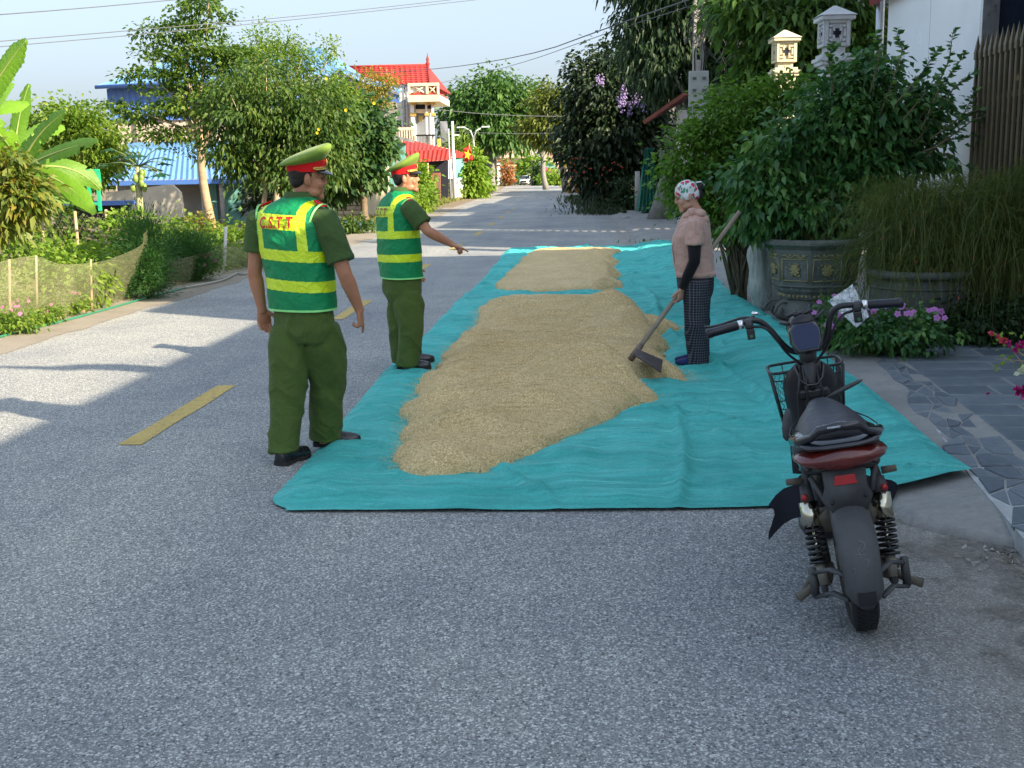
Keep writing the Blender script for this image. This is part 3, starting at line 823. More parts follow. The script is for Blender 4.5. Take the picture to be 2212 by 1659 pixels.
# ------------------------------------------------------------ spiked gate
gate = thing('gate', 'tall bronze coloured bar gate with spear points before the dark doorway', 'gate', (3.92, 10.2, 0.09))
yy = 11.48
while yy > 8.9:
    mb = MBo()
    mb.box((3.92, yy, 1.42), (0.032, 0.040, 2.44), bev=0.006)
    mb.done('bar', GOLDB, gate)
    mb = MBo()
    mb.box((3.92, yy, 2.665), (0.046, 0.056, 0.06)); c_ = (3.92, yy)
    mb.add([(3.895, yy - .032, 2.69), (3.945, yy - .032, 2.69), (3.945, yy + .032, 2.69), (3.895, yy + .032, 2.69), (3.92, yy, 2.87)], [(0, 1, 4), (1, 2, 4), (2, 3, 4), (3, 0, 4)])
    mb.done('spear_point', GOLDB, gate)
    yy -= 0.128
for z_ in (0.35, 2.25):
    mb = MBo(); mb.box((3.95, 10.2, z_), (0.035, 2.66, 0.05)); mb.done('rail', GOLDB, gate)

# ------------------------------------------------------------ lantern pillars
def lantern_pillar(x, y, top, w, label, tint):
    root = thing('gate_pillar', label, 'pillar', (x, y, 0.05), R(3), 'lantern topped gate pillars')
    s = w / 0.5
    hb = top - 0.95 * s
    mb = MB(); mb.box((0, 0, hb / 2), (0.40 * s, 0.40 * s, hb), 0, bev=.01); mb.build('shaft', tint, root)
    mb = MB()
    for i, (ww, z0, hh) in enumerate(((0.50, hb, 0.05), (0.56, hb + .05, 0.05), (0.46, hb + .10, 0.05), (0.30, hb + .15, 0.10))): mb.box((0, 0, z0 + hh / 2), (ww * s, ww * s, hh), 0, bev=.006)
    mb.build('cornice', tint, root)
    z0 = hb + 0.25; q = 0.19 * s; H = 0.40 * s
    mb = MB()
    for sx_ in (-1, 1):
        for sy_ in (-1, 1): mb.box((sx_ * (q - .02), sy_ * (q - .02), z0 + H / 2), (0.045, 0.045, H))
    def fret(face):
        # frame + swastika-free meander of bars round a dark painted cross
        a = q
        bars = [(-a + .02, 0, .04, H), (a - .02, 0, .04, H), (0, H / 2 - .02, 2 * a - .09, .04), (0, -H / 2 + .02, 2 * a - .09, .04),
                (-a * .5, H * .27, a * .42, .028), (a * .5, H * .27, a * .42, .028), (-a * .5, -H * .27, a * .42, .028), (a * .5, -H * .27, a * .42, .028),
                (-a * .30, H * .2, .028, H * .24), (a * .30, H * .2, .028, H * .24), (-a * .30, -H * .2, .028, H * .24), (a * .30, -H * .2, .028, H * .24),
                (-a * .62, 0, .028, H * .30), (a * .62, 0, .028, H * .30)]
        for (u, v, wu, hv) in bars:
            if face % 2 == 0: mb.box((u, (-1 if face == 0 else 1) * (q + .004), z0 + H / 2 + v), (wu, .034, hv))
            else: mb.box(((-1 if face == 1 else 1) * (q + .004), u, z0 + H / 2 + v), (.034, wu, hv))
    for f_ in range(4): fret(f_)
    mb.build('lantern_box', tint, root)
    mb = MB(); mb.box((0, 0, z0 + H / 2), (q * 1.86, q * 1.86, H * .96)); mb.build('lantern_core', tint, root)
    mb = MB()
    for (wu, hv) in ((q * .62, .05), (.05, q * .75)):
        mb.box((0, 0, z0 + H / 2), (wu, q * 2.02, hv)); mb.box((0, 0, z0 + H / 2), (q * 2.018, wu, hv + .002))
    mb.build('dark_cross', DARK, root)  # solid bars, near-black for the shade of a cut-through cross
    mb = MB(); zc = z0 + H
    mb.box((0, 0, zc + .03), (.54 * s, .54 * s, .06), bev=.01)
    a = .29 * s
    mb.add([(-a, -a, zc + .06), (a, -a, zc + .06), (a, a, zc + .06), (-a, a, zc + .06), (-.02, -.02, zc + .06 + .17 * s), (.02, -.02, zc + .06 + .17 * s), (.02, .02, zc + .06 + .17 * s), (-.02, .02, zc + .06 + .17 * s)], [(0, 1, 5, 4), (1, 2, 6, 5), (2, 3, 7, 6), (3, 0, 4, 7), (4, 5, 6, 7)])
    mb.build('cap', tint, root)
PW = M('pillar_white', (0.60, 0.63, 0.66), 0.85, 0.1, 3, 0.003, grime=0.55)
PY = M('pillar_sunlit', (0.70, 0.62, 0.42), 0.85, 0.1, 3, 0.003, grime=0.3)  # white pillar paint with warm sunlight put into the colour
lantern_pillar(3.60, 16.3, 3.80, 0.43, 'white lantern topped gate pillar nearest the white house wall', PW)
lantern_pillar(3.82, 21.3, 4.1, 0.45, 'white lantern topped gate pillar with sunlit yellow in its colour', PY)
# low white fence wall joining the pillars
fw = thing('fence_wall', 'low white wall behind the big potted bush', 'wall', (3.7, 19, 0))
mb = MBo(); mb.box((3.7, 18.8, 0.6), (0.14, 4.4, 1.1)); mb.box((3.7, 18.8, 1.18), (0.22, 4.5, 0.07)); mb.done('masonry', PW, fw)

# ------------------------------------------------------------ small gatehouse with red eave, farther on
gh = thing('gatehouse', 'grey gate posts with a red tiled canopy behind the green net', 'gate', (4.0, 40, 0))
mb = MBo()
for (px, Y, w) in ((1455, 46, .42), (1430, 46, .2), (1520, 45, .42)):
    p = at(px, 400, Y); mb.box((p.x, Y, 1.25), (w, w, 2.5), bev=.02)
mb.done('post', GREYW, gh)
p0 = at(1480, 400, 45.9); mb = MBo(); mb.box((p0.x + .35, 46, 1.05), (1.1, .06, 2.0)); mb.done('gate_leaf', M('grey_blue_metal', (0.10, 0.12, 0.15), 0.5, 0.1, 3), gh)
rf = thing('canopy_roof', 'sloping red tiled canopy eave beside the concrete pole', 'roof', (3.0, 33, 3.0))
mb = MBo(); q = [at(1392, 268, 33), at(1478, 208, 33), at(1500, 206, 36), at(1405, 262, 36)]; panel(mb, q, 0.10); mb.done('tile_slope', M('old_tile', (.19, .06, .04), .9, .2, 4), rf)
for i in range(4):
    mb = MBo(); a = q[0].lerp(q[1], i / 3.0); b = q[3].lerp(q[2], i / 3.0); mb.tube([a + Vector((0, -.02, .02)), b + Vector((0, .02, .02))], 0.03, 6); mb.done('tile_rib', M('old_tile', ()), rf)
mb = MBo(); p = at(1478, 260, 34); mb.box((p.x, 34.6, 1.75), (.25, .25, 3.4)); p = at(1500, 260, 34); mb.box((p.x + .3, 35, 1.7), (1.2, .15, 3.3)); mb.done('support_wall', WHITE, rf)

# unseen house blocks added behind the right-hand trees to shade the road
for (y0, y1, xh, h_, lab) in ((19.8, 27.35, 8.0, 7.6, 'added house block casting shade from behind the jackfruit tree'), (28.25, 44, 8.0, 7.6, 'added shade casting house block behind the tall mango tree'), (45, 60, 7.6, 8.0, 'tall added shade casting block hidden behind the crape myrtle'), (61.5, 82, 7.2, 7.4, 'long added shade casting block behind the far right verge'), (84, 112, 6.0, 7.8, 'end of the added shade casting row behind the leaning tree')):
    rh = thing('house', lab, 'house', (xh + 4, (y0 + y1) / 2, 0))
    ya, yb = (y0 - 4.8 if y0 > 20 and y0 < 30 else y0), (y1 - 4.8 if y1 < 30 else y1)  # walls by the gap slanted along the sun to pass a light stripe
    mb = MBo(); mb.prism([(xh, y0), (xh + 8, ya), (xh + 8, yb), (xh, y1)], 0, h_); mb.done('wall', [GREYW, BEIGE][int(y0) % 2], rh)
    mb = MBo(); mb.prism([(xh, y0), (xh + 8.3, ya), (xh + 8.3, yb), (xh, y1)], h_, h_ + .2); mb.done('roof', REDR, rh)
    for k in range(int((y1 - y0) / 3)):
        for zz in (1.5, 4.4): mb = MBo(); mb.box((xh, y0 + 1.8 + k * 3, zz), (.1, 1.1, 1.3)); mb.done('window', DARK, rh)
lv = thing('sun_slats', 'slats added in the gap between two house blocks to dot the sun stripe', 'screen', (8.2, 27.8, 0))
for k in range(24):  # unseen slats added so sun through the gap lands as dots
    mb = MBo(); mb.box((8.15, 27.8, 3.0 + k * .165), (.06, 1.0, .075)); mb.done('slat', GREYW, lv)
# ============================================================ LEFT BUILDINGS
# big blue hall
hall = thing('hall', 'long hall with blue corrugated cladding over a beige wall', 'hall', tuple(at(480, 400, 80) * 1.0)[:2] + (0,))
Yf, Yr = 74.0, 90.0
xl, xr = at(236, 260, Yf).x, at(700, 260, Yf).x
ze = at(236, 192, Yf).z; zb = at(236, 262, Yf).z
mb = MBo(); corr(mb, (xl, Yf, ze), (xr, Yf, ze), (xr, Yf, zb), (xl, Yf, zb), 0.42, 0.07, prof='box'); corr(mb, (xl, Yr, ze), (xl, Yf, ze), (xl, Yf, zb), (xl, Yr, zb), 0.42, 0.07, prof='box'); mb.done('cladding', BLUES, hall)
mb = MBo(); mb.box(((xl + xr) / 2, (Yf + Yr) / 2 + .2, zb / 2), (xr - xl, Yr - Yf, zb)); mb.done('wall', BEIGE, hall)
ea = at(207, 187, Yf - .8); eb = at(742, 160, Yf - .8); r1 = at(400, 128, Yf + 8); r2 = at(690, 93, Yf + 5); r1.z = r2.z = (r1.z + r2.z) / 2
mb = MBo(); corr(mb, r1, r2, eb, ea, 0.6, 0.05, prof='box'); bk = Vector((eb.x, Yr + 2, eb.z)); bl = Vector((ea.x, Yr + 2, ea.z)); corr(mb, r2, r2 + Vector((.01, .3, 0)), bk, eb, 3, 0.02); panel(mb, [r2, eb, bk], .05); panel(mb, [r1, bl, ea], .05); mb.done('roof', LBLUE, hall)
mb = MBo(); mb.tube([ea + Vector((0, -.1, -.05)), eb + Vector((0, -.1, -.05))], 0.13, 6); mb.done('gutter', BLUES, hall)
for (a, b) in (((390, 290), (345, 325)), ((385, 290), (385, 325))):
    mb = MBo(); mb.tube([at(a[0], a[1], Yf - .15), at(b[0], b[1], Yf - .15)], 0.04, 5); mb.done('cable', BLACK, hall)
for px in (300, 420, 470):
    mb = MBo(); p = at(px, 300, Yf - .1); mb.box((p.x, Yf - .02, p.z), (.25, .12, 3.2)); mb.done('pilaster', BEIGE, hall)
# blue gable slope right of it
bs = thing('side_hall', 'blue roofed wing with a steep eave beside the red roofed house', 'hall', tuple(at(800, 300, 68))[:2] + (0,))
mb = MBo(); panel(mb, [at(732, 150, 68), at(735, 152, 74), at(868, 200, 74), at(862, 202, 68)], .15); mb.done('roof', LBLUE, bs)
mb = MBo(); panel(mb, [at(733, 158, 68.3), at(862, 206, 68.3), at(862, 222, 68.3), at(733, 200, 68.3)], .2); mb.done('fascia', BLUES, bs)
mb = MBo(); panel(mb, [at(736, 200, 69), at(856, 222, 69), at(856, 400, 69), at(736, 400, 69)], .3); mb.done('wall', GREYW, bs)

# low shed with blue roof
sh = thing('shed', 'long grey shed under a low pale blue roof behind the garden', 'shed', tuple(at(400, 400, 44))[:2] + (0,))
Ys = 42.0
e0, e1 = at(236, 392, Ys - .6), at(548, 384, Ys - .6); t0_, t1_ = at(345 - 70, 322, Ys + 5), at(520, 315, Ys + 5)
e0.z = e1.z = (e0.z + e1.z) / 2; t0_.z = t1_.z = (t0_.z + t1_.z) / 2
mb = MBo(); corr(mb, t0_, t1_, e1, e0, 0.19, 0.03); mb.done('roof', LBLUE, sh)
mb = MBo(); mb.box(((e0.x + e1.x) / 2, Ys - .66, e0.z - .09), (e1.x - e0.x, .06, .17)); mb.done('fascia', BLUES, sh)
mb = MBo(); mb.box(((t0_.x + t1_.x) / 2, Ys + 5.1, t0_.z + .12), (t1_.x - t0_.x, .3, .25)); mb.done('ridge_cap', LBLUE, sh)
x0, x1 = at(250, 450, Ys).x, at(560, 450, Ys).x
mb = MBo(); mb.box(((x0 + x1) / 2, Ys + 2.6, e0.z / 2 - .1), (x1 - x0, 4.6, e0.z - .1)); mb.done('wall', GREYW, sh)
for (px, w, mt, nm) in ((505, .75, TEALP, 'door'), (455, .5, TEALP, 'door'), (330, 1.0, DARK, 'window'), (275, 1.0, DARK, 'window')):
    p = at(px, 440, Ys + .2); mb = MBo(); mb.box((p.x, Ys + .26, 0.8), (w, .12, 1.7 if nm == 'door' else .6)); mb.done(nm, mt, sh)
for px in (440, 480, 530):
    p = at(px, 440, Ys - .5); mb = MBo(); mb.box((p.x, Ys - .45, .85), (.14, .14, 1.75)); mb.done('post', CONC, sh)
# pale rendered wall in front of the shed
lw = thing('low_wall', 'pale rendered garden wall below the papaya leaves', 'wall', tuple(at(380, 440, 36))[:2] + (0,))
mb = MBo(); panel(mb, [at(228, 416, 36), at(370, 398, 36), at(388, 415, 36), at(396, 470, 36), at(228, 478, 36)], .2); mb.done('render', M('pale_render', (0.52, 0.49, 0.42), .9, .12, 1.1, .004, grime=.4), lw)
bz = thing('lean_to', 'long low blue roofed lean-to behind the banana leaves', 'shed', tuple(at(200, 450, 34))[:2] + (0,))
mb = MBo(); panel(mb, [at(120, 436, 33), at(270, 434, 33), at(270, 443, 33), at(120, 446, 33)], .8); mb.done('roof_edge', BLUES, bz)
mb = MBo(); panel(mb, [at(120, 446, 33.5), at(270, 443, 33.5), at(270, 490, 33.5), at(120, 490, 33.5)], .5); mb.done('wall', DARK, bz)
gf = thing('green_frame', 'bright green painted metal frame between banana and papaya', 'frame', tuple(at(202, 400, 26))[:2] + (0,))
GRN = M('bright_green', (0.02, 0.42, 0.20), .5, .1, 4)
mb = MBo(); 
for px in (192, 212): p = at(px, 402, 26); mb.box((p.x, 26, p.z - .1), (.07, .07, .95))
for py in (368, 402, 440): p = at(202, py, 26); mb.box((p.x, 26, p.z), (.28, .06, .06))
p = at(202, 385, 26); mb.box((p.x, 26.05, p.z), (.3, .03, .3)); mb.done('bars', GRN, gf)

# stone block wall with teal sheets
bw = thing('block_wall', 'sandy block wall with teal corrugated sheets on top', 'wall', tuple(at(760, 460, 45))[:2] + (0,))
xa, xb = at(690, 440, 45).x, at(792, 440, 45).x; zt = at(760, 415, 45).z
mb = MBo(); mb.box(((xa + xb) / 2, 45.14, zt / 2), (xb - xa, .18, zt)); mb.done('core', M('block_joint', (.25, .2, .14), .95), bw)
rr = random.Random(3); nrow = 6
for r_ in range(nrow):
    x = xa + (0.0 if r_ % 2 == 0 else -.15)
    while x < xb - .08:
        w = rr.uniform(.28, .42); a = max(x, xa); b = min(x + w, xb)
        if b - a > .08:
            mb = MBo(); hh = zt / nrow
            mb.box(((a + b) / 2, 45.03 + rr.uniform(-.01, .01), hh * (r_ + .5)), (b - a - .025, .1, hh - .025), bev=.02); mb.done('stone_block', BLOCKM, bw)
        x += w
mb = MBo(); z2 = at(760, 318, 45).z; corr(mb, (xa, 45.1, z2), (xb, 45.1, z2), (xb, 45.1, zt), (xa, 45.1, zt), 0.14, 0.03); mb.done('teal_sheet', TEAL, bw)
gp_ = thing('cream_pillar', 'cream painted gate pillar and wall by the teal sheets', 'pillar', tuple(at(812, 450, 44.5))[:2] + (0,))
mb = MBo()
for (px0, px1, py, Y) in ((790, 808, 368, 44.3), (806, 838, 352, 47)):
    a, b = at(px0, py, Y), at(px1, py, Y); mb.box(((a.x + b.x) / 2, Y, a.z / 2), (b.x - a.x, .3, a.z), bev=.02)
mb.done('shaft', CREAM, gp_)
mb = MBo(); a, b = at(797, 352, 44.3), at(803, 366, 44.3); mb.ball((a.x, 44.3, a.z - .1), .16, 10); mb.done('ball_finial', WHITE, gp_)
ts = thing('shanty', 'faded teal plank shack in front of the red roofed house', 'shed', tuple(at(850, 400, 62))[:2] + (0,))
for i in range(9):
    mb = MBo(); a = 826 + i * 5.6; panel(mb, [at(a, 296 + i * 1.5, 62), at(a + 5.2, 297.5 + i * 1.5, 62), at(a + 5.2, 432, 62), at(a, 432, 62)], .06 + (i % 3) * .02)
    mb.done('plank', [TEALP, M('weathered_plank', (.35, .31, .26), .9, .2, 4, grime=.4)][i in (0, 1, 5)], ts)
mb = MBo(); panel(mb, [at(822, 286, 61.5), at(884, 300, 61.5), at(884, 306, 61.5), at(822, 294, 61.5)], 2.0); mb.done('roof', M('dull_tin', (.22, .22, .22), .6, .2, 2), ts)
mb = MBo(); panel(mb, [at(808, 340, 60), at(832, 340, 60), at(832, 440, 60), at(808, 440, 60)], .2); mb.done('side_wall', CREAM, ts)

# red shop
sp = thing('shop', 'low shop with a red corrugated roof and green doors by the flag', 'shop', tuple(at(940, 420, 84))[:2] + (0,))
mb = MBo(); corr(mb, at(874, 300, 86), at(990, 326, 86), at(984, 332, 80), at(872, 328, 80), .3, .04); mb.done('roof', REDR, sp)
mb = MBo(); corr(mb, at(872, 328, 79.9), at(980, 321, 79.9), at(974, 345, 79.6), at(872, 353, 79.6), .3, .04); mb.done('valance', REDR, sp)
mb = MBo(); corr(mb, at(984, 326, 82), at(1010, 331, 84), at(1010, 342, 84), at(984, 340, 82), .3, .04); mb.done('small_roof', REDR, sp)
mb = MBo(); panel(mb, [at(876, 352, 81), at(968, 346, 81), at(968, 432, 81), at(876, 432, 81)], .3); mb.done('back_wall', DARK, sp)
mb = MBo(); panel(mb, [at(982, 341, 82.5), at(1003, 341, 83.5), at(1003, 386, 83.5), at(982, 386, 82.5)], .2); mb.done('green_door', TEALP, sp)
mb = MBo(); panel(mb, [at(966, 330, 81), at(984, 330, 82), at(984, 386, 82), at(966, 386, 81)], .2); panel(mb, [at(978, 386, 82), at(1004, 385, 83.5), at(1004, 426, 83.5), at(978, 428, 82)], .25); mb.done('white_wall', WHITE, sp)
mb = MBo(); panel(mb, [at(905, 375, 78), at(951, 373, 78), at(951, 430, 78), at(905, 430, 78)], .25); mb.done('brick_wall', BRICK, sp)
for i in range(6):
    mb = MBo(); p = at(908 + i * 8, 410, 77.5); mb.tube([(p.x, 77.5, 0), (p.x, 77.5, 1.7)], .05, 5); mb.done('stake', WOODP, sp)

# red roofed house
hr = thing('house', 'white two storey house with red tiled roof and ornate balconies', 'house', tuple(at(880, 400, 96))[:2] + (0,))
Yh = 92.0
xw0, xw1 = at(770, 300, Yh).x, at(893, 300, Yh).x; zt = at(880, 180, Yh).z
mb = MBo(); mb.box(((xw0 + xw1) / 2, Yh + 6, zt / 2), (xw1 - xw0, 12, zt)); mb.done('wall', WHITE, hr)
ra, rb_ = at(738, 149, Yh + 5), at(924, 140, Yh + 5); ra.z = rb_.z = (ra.z + rb_.z) / 2
ea, eb = at(735, 186, Yh - .6), at(929, 179, Yh - .6); ea.z = eb.z = (ea.z + eb.z) / 2
mb = MBo(); corr(mb, ra, rb_, eb, ea, .42, .05); eb2 = Vector((eb.x + .3, Yh + 12, eb.z)); ea2 = Vector((ea.x, Yh + 12, ea.z)); corr(mb, rb_, ra, ea2, eb2, .42, .05); panel(mb, [rb_, eb, eb2], .08); mb.done('roof', REDR, hr)
for k_ in range(1, 9):
    f = k_ / 9; mb = MBo(); mb.tube([ra.lerp(ea, f) + Vector((0, -.03, .05)), rb_.lerp(eb, f) + Vector((0, -.03, .05))], .035, 4); mb.done('tile_course', REDR, hr)
mb = MBo(); mb.tube([ra + Vector((0, 0, .06)), rb_ + Vector((0, 0, .06))], .13, 6); mb.tube([rb_, eb + Vector((0, 0, .05))], .12, 6); mb.done('ridge', REDR, hr)
mb = MBo(); mb.lathe([(.12, 0), (.2, .15), (.1, .35), (.14, .5), (.05, .8), (.01, 1.1)], 8, M=Matrix.Translation(rb_)); mb.done('finial', REDR, hr)
xf0, xf1 = xw1, at(948, 300, Yh).x
def hb(px0, px1, py0, py1, Y0, Y1, mt, nm, bev=.02):
    a = at(px0, py0, Y0); b = at(px1, py1, Y0)
    mb = MBo(); mb.box(((a.x + b.x) / 2, (Y0 + Y1) / 2, (a.z + b.z) / 2), (abs(b.x - a.x), Y1 - Y0, abs(a.z - b.z)), bev=bev); mb.done(nm, mt, hr)
hb(880, 950, 206, 219, 90, 97, CREAM, 'balcony_slab'); hb(884, 946, 200, 206, 90.3, 96.8, REDP, 'balcony_trim')
hb(880, 948, 180, 185, 90.1, 90.4, CREAM, 'handrail'); hb(880, 886, 183, 203, 90.1, 90.5, CREAM, 'baluster'); hb(919, 925, 183, 203, 90.1, 90.5, CREAM, 'baluster'); hb(943, 948, 183, 203, 90.1, 90.5, CREAM, 'baluster')
hb(886, 919, 185, 202, 90.4, 90.5, WHITE, 'parapet')
for (a, b) in (((893, 186), (917, 201)), ((893, 201), (917, 186)), ((926, 186), (942, 201)), ((926, 201), (942, 186))):
    mb = MBo(); mb.tube([at(a[0], a[1], 90.25), at(b[0], b[1], 90.25)], .07, 4); mb.done('lattice_bar', CREAM, hr)
for (px0, px1) in ((886, 897), (918, 925), (931, 938)): hb(px0, px1, 219, 320, 91, 91.5, WHITE, 'column'); hb(px0 - 1, px1 + 1, 219, 226, 90.9, 91.6, GOLD, 'capital'); hb(px0 - 1, px1 + 1, 244, 250, 90.9, 91.6, GOLD, 'capital')
hb(897, 930, 219, 236, 93, 93.5, DARK, 'dark_recess'); hb(898, 931, 236, 243, 91.2, 91.8, CREAM, 'beam'); hb(897, 930, 244, 320, 94, 94.3, M('greyish_glass', (.2, .22, .25), .2), 'front_wall')
hb(904, 912, 250, 262, 92, 92.3, GOLD, 'ornament')
for i in range(12): hb(898 + i * 3.4, 899 + i * 3.4, 293, 312, 90.8, 90.9, BLACK, 'railing_bar', 0)
hb(897, 940, 291, 293.5, 90.8, 91, BLACK, 'rail', 0)
hb(840, 898, 308, 318, 89, 92, REDP, 'lower_balcony'); hb(838, 900, 318, 324, 88.8, 92, CREAM, 'lower_balcony_slab'); hb(846, 896, 276, 281, 89.1, 89.4, CREAM, 'handrail')
for i in range(9): hb(850 + i * 5.6, 853 + i * 5.6, 281, 308, 89.1, 89.4, CREAM, 'baluster', 0)
hb(880, 950, 318, 332, 89.6, 96, CREAM, 'terrace_slab'); hb(944, 952, 300, 326, 90, 90.5, GOLD, 'terrace_post'); hb(915, 955, 330, 370, 90, 98, M('pinkish_wall', (.55, .38, .32), .85, .1, 1.), 'lower_wall')
hb(862, 872, 182, 300, 91.7, 91.9, M('pale_pipe', (.45, .55, .6), .6), 'pipe', 0)
for i in range(14): hb(872, 878, 185 + i * 8.5, 186.5 + i * 8.5, 91.7, 91.8, STEEL, 'ladder_rung', 0)
hb(872, 873, 183, 305, 91.7, 91.8, STEEL, 'ladder_rail', 0); hb(878, 879, 183, 305, 91.7, 91.8, STEEL, 'ladder_rail', 0)
# awning sheet and dark hanging cloth by the house
cl = thing('hanging_cloth', 'dark grey cloth hanging at the corner of the ornate house', 'cloth', tuple(at(958, 320, 96))[:2] + (0,))
mb = MBo(); panel(mb, [at(950, 262, 96), at(966, 262, 97), at(970, 300, 96), at(974, 370, 96), at(962, 368, 95.6), at(956, 320, 95.6)], .08); mb.done('sheet', M('grey_cloth', (.12, .13, .15), .9, .3, 2), cl)

# ------------------------------------------------------------ distant end of the street
def far_house(name, label, cat, polys):
    Y0 = polys[0][2]
    r_ = thing(name, label, cat, tuple(at(polys[0][1][0][0], 400, Y0))[:2] + (0,))
    for (nm, pp, Y, th, mt) in polys:
        mb = MBo(); panel(mb, [at(x, y, Y) for x, y in pp], th); mb.done(nm, mt, r_)
    return r_
GBL = M('grey_blue_wall', (.17, .20, .30), .8, .08, .2); GRF = M('dark_grey_roof', (.10, .12, .15), .7, .1, .3)
Rc = lambda x0, y0, x1, y1: [(x0, y0), (x1, y0), (x1, y1), (x0, y1)]
far_house('house', 'distant grey blue house behind the street lamp', 'house', [('wall', Rc(1118, 292, 1166, 345), 290, 8, GBL), ('roof', [(1112, 300), (1130, 286), (1160, 286), (1170, 300)], 288, 2, GRF)])
far_house('house', 'distant cream house with a green roof left of the car', 'house', [('wall', Rc(1076, 318, 1112, 378), 250, 8, M('cream_far', (.62, .5, .4), .9, .1, .3)), ('roof', [(1082, 303), (1112, 303), (1116, 316), (1076, 316)], 247, 3, TEALP)])
hf = far_house('house', 'distant peach house with a long balustrade behind the parked car', 'house', [('wall', Rc(1080, 338, 1226, 392), 242, 8, M('peach_far', (.60, .47, .38), .9, .1, .3)), ('roof', Rc(1178, 322, 1226, 340), 246, 6, M('rust_far', (.38, .24, .2), .9, .2, .3)), ('handrail', Rc(1104, 323, 1184, 325.5), 240, .4, CREAM)])
for i in range(22):
    mb = MBo(); panel(mb, [at(x, y, 240) for x, y in Rc(1106 + i * 3.6, 325, 1107.6 + i * 3.6, 338)], .3); mb.done('baluster', CREAM, hf)
far_house('house', 'distant white house with a grey sheet roof beyond the leaning tree', 'house', [('wall', Rc(1232, 338, 1275, 402), 140, 6, GREYW), ('roof', [(1238, 306), (1284, 308), (1290, 330), (1236, 330)], 138, 3, M('grey_sheet', (.3, .34, .36), .5, .2, 1)), ('fascia', [(1236, 334), (1292, 333), (1292, 338), (1236, 340)], 137, .3, WHITE), ('green_awning', [(1240, 342), (1296, 340), (1284, 356), (1238, 360)], 136, .2, TEAL)])
far_house('fence_wall', 'grey fence with white gate posts left of the distant car', 'fence', [('panel', Rc(1076, 360, 1112, 398), 190, .2, M('grey_green_far', (.22, .26, .24), .9, .2, 1)), ('white_post', Rc(1074, 352, 1080, 400), 189, .5, WHITE), ('coping', Rc(1074, 356, 1114, 359), 189, .4, CREAM)])
far_house('shop', 'distant dark shop front with pale blue signboard behind the car', 'shop', [('front', Rc(1112, 352, 1168, 398), 215, 5, DARK), ('signboard', Rc(1124, 347, 1137, 361), 213, .3, M('pale_blue_sign', (.35, .48, .6), .6)), ('sign_post', Rc(1136, 345, 1138.5, 390), 212.6, .2, CREAM), ('door', Rc(1140, 366, 1150, 396), 214.6, .2, TEALP)])
far_house('shop', 'distant green awning shop right of the parked car', 'shop', [('awning', [(1160, 352), (1196, 350), (1198, 362), (1158, 363)], 205, 3, TEALP), ('wall', Rc(1162, 363, 1215, 398), 208, 4, GREYW)])
pr_ = thing('parasol', 'pink and purple parasol in front of the far shop', 'parasol', tuple(at(1180, 380, 195))[:2] + (0,))
mb = MBo(); c_ = at(1180, 366, 195); mb.lathe([(1.1, -.35), (1.05, -.15), (.55, .22), (.05, .4)], 10, M=Matrix.Translation(c_)); mb.done('canopy', M('pink_cloth', (.75, .03, .16), .8), pr_)
mb = MBo(); mb.tube([c_, (c_.x, c_.y, 0)], .04, 5); mb.done('pole', STEEL, pr_)
mb = MBo(); mb.lathe([(1.12, -.55), (1.12, -.35), (1.05, -.33)], 10, M=Matrix.Translation(c_)); mb.done('valance', M('purple_cloth', (.2, .05, .4), .8), pr_)
bsn = thing('signboard', 'blue roadside signboard right of the parked car', 'sign', tuple(at(1183, 390, 185))[:2] + (0,))
mb = MBo(); panel(mb, [at(x, y, 185) for x, y in Rc(1177, 379, 1189, 391)], .1); mb.done('board', M('blue_sign', (.02, .18, .48), .5), bsn)
mb = MBo(); panel(mb, [at(x, y, 185.05) for x, y in Rc(1178, 391, 1179, 399)] , .1); panel(mb, [at(x, y, 185.05) for x, y in Rc(1187, 391, 1188, 399)], .1); mb.done('leg', STEEL, bsn)
# ============================================================ FOLIAGE
def leaf_arrays(P, D, L, W, rng, droop=0.0, fold=0.25, quad=True):
    """P base points, D unit directions, L length, W half width -> verts, faces (kite leaves folded along the rib)"""
    n = len(P)
    up = np.array([0, 0, 1.0])
    D = D / (np.linalg.norm(D, axis=1, keepdims=True) + 1e-9)
    rnd = rng.normal(0, 1, (n, 3)); S = np.cross(D, up + 0.75 * rnd); S /= (np.linalg.norm(S, axis=1, keepdims=True) + 1e-9)
    N = np.cross(S, D)
    L = np.asarray(L)[:, None] * np.ones((n, 1)); W = np.asarray(W)[:, None] * np.ones((n, 1))
    tip = P + D * L + np.array([0, 0, -1.0]) * L * droop
    mid = P + D * L * 0.45 - N * W * fold
    a = P + D * L * 0.42 + S * W; b = P + D * L * 0.42 - S * W
    V = np.stack([P, a, tip, b, mid], 1).reshape(-1, 3)
    k = np.arange(n)[:, None, None] * 5
    F = (np.array([[0, 1, 4], [1, 2, 4], [4, 2, 3], [0, 4, 3]])[None] + k).reshape(-1, 3)
    return V, F
def ell_points(ells, n, rng, shell=0.55):
    """clump centres in a union of ellipsoids, biased to the outside"""
    vol = np.array([e[3] * e[4] * e[5] for e in ells]) ** 0.8
    ch = rng.choice(len(ells), size=n, p=vol / vol.sum())
    E = np.array(ells)[ch]
    d = rng.normal(0, 1, (n, 3)); d /= np.linalg.norm(d, axis=1, keepdims=True)
    r = (shell + (1 - shell) * rng.uniform(0, 1, n) ** 0.7)
    r = np.where(rng.uniform(0, 1, n) < 0.22, rng.uniform(0.1, 0.7, n), r)
    r = r * rng.uniform(.9, 1.12, n)
    return E[:, :3] + d * E[:, 3:6] * r[:, None], d
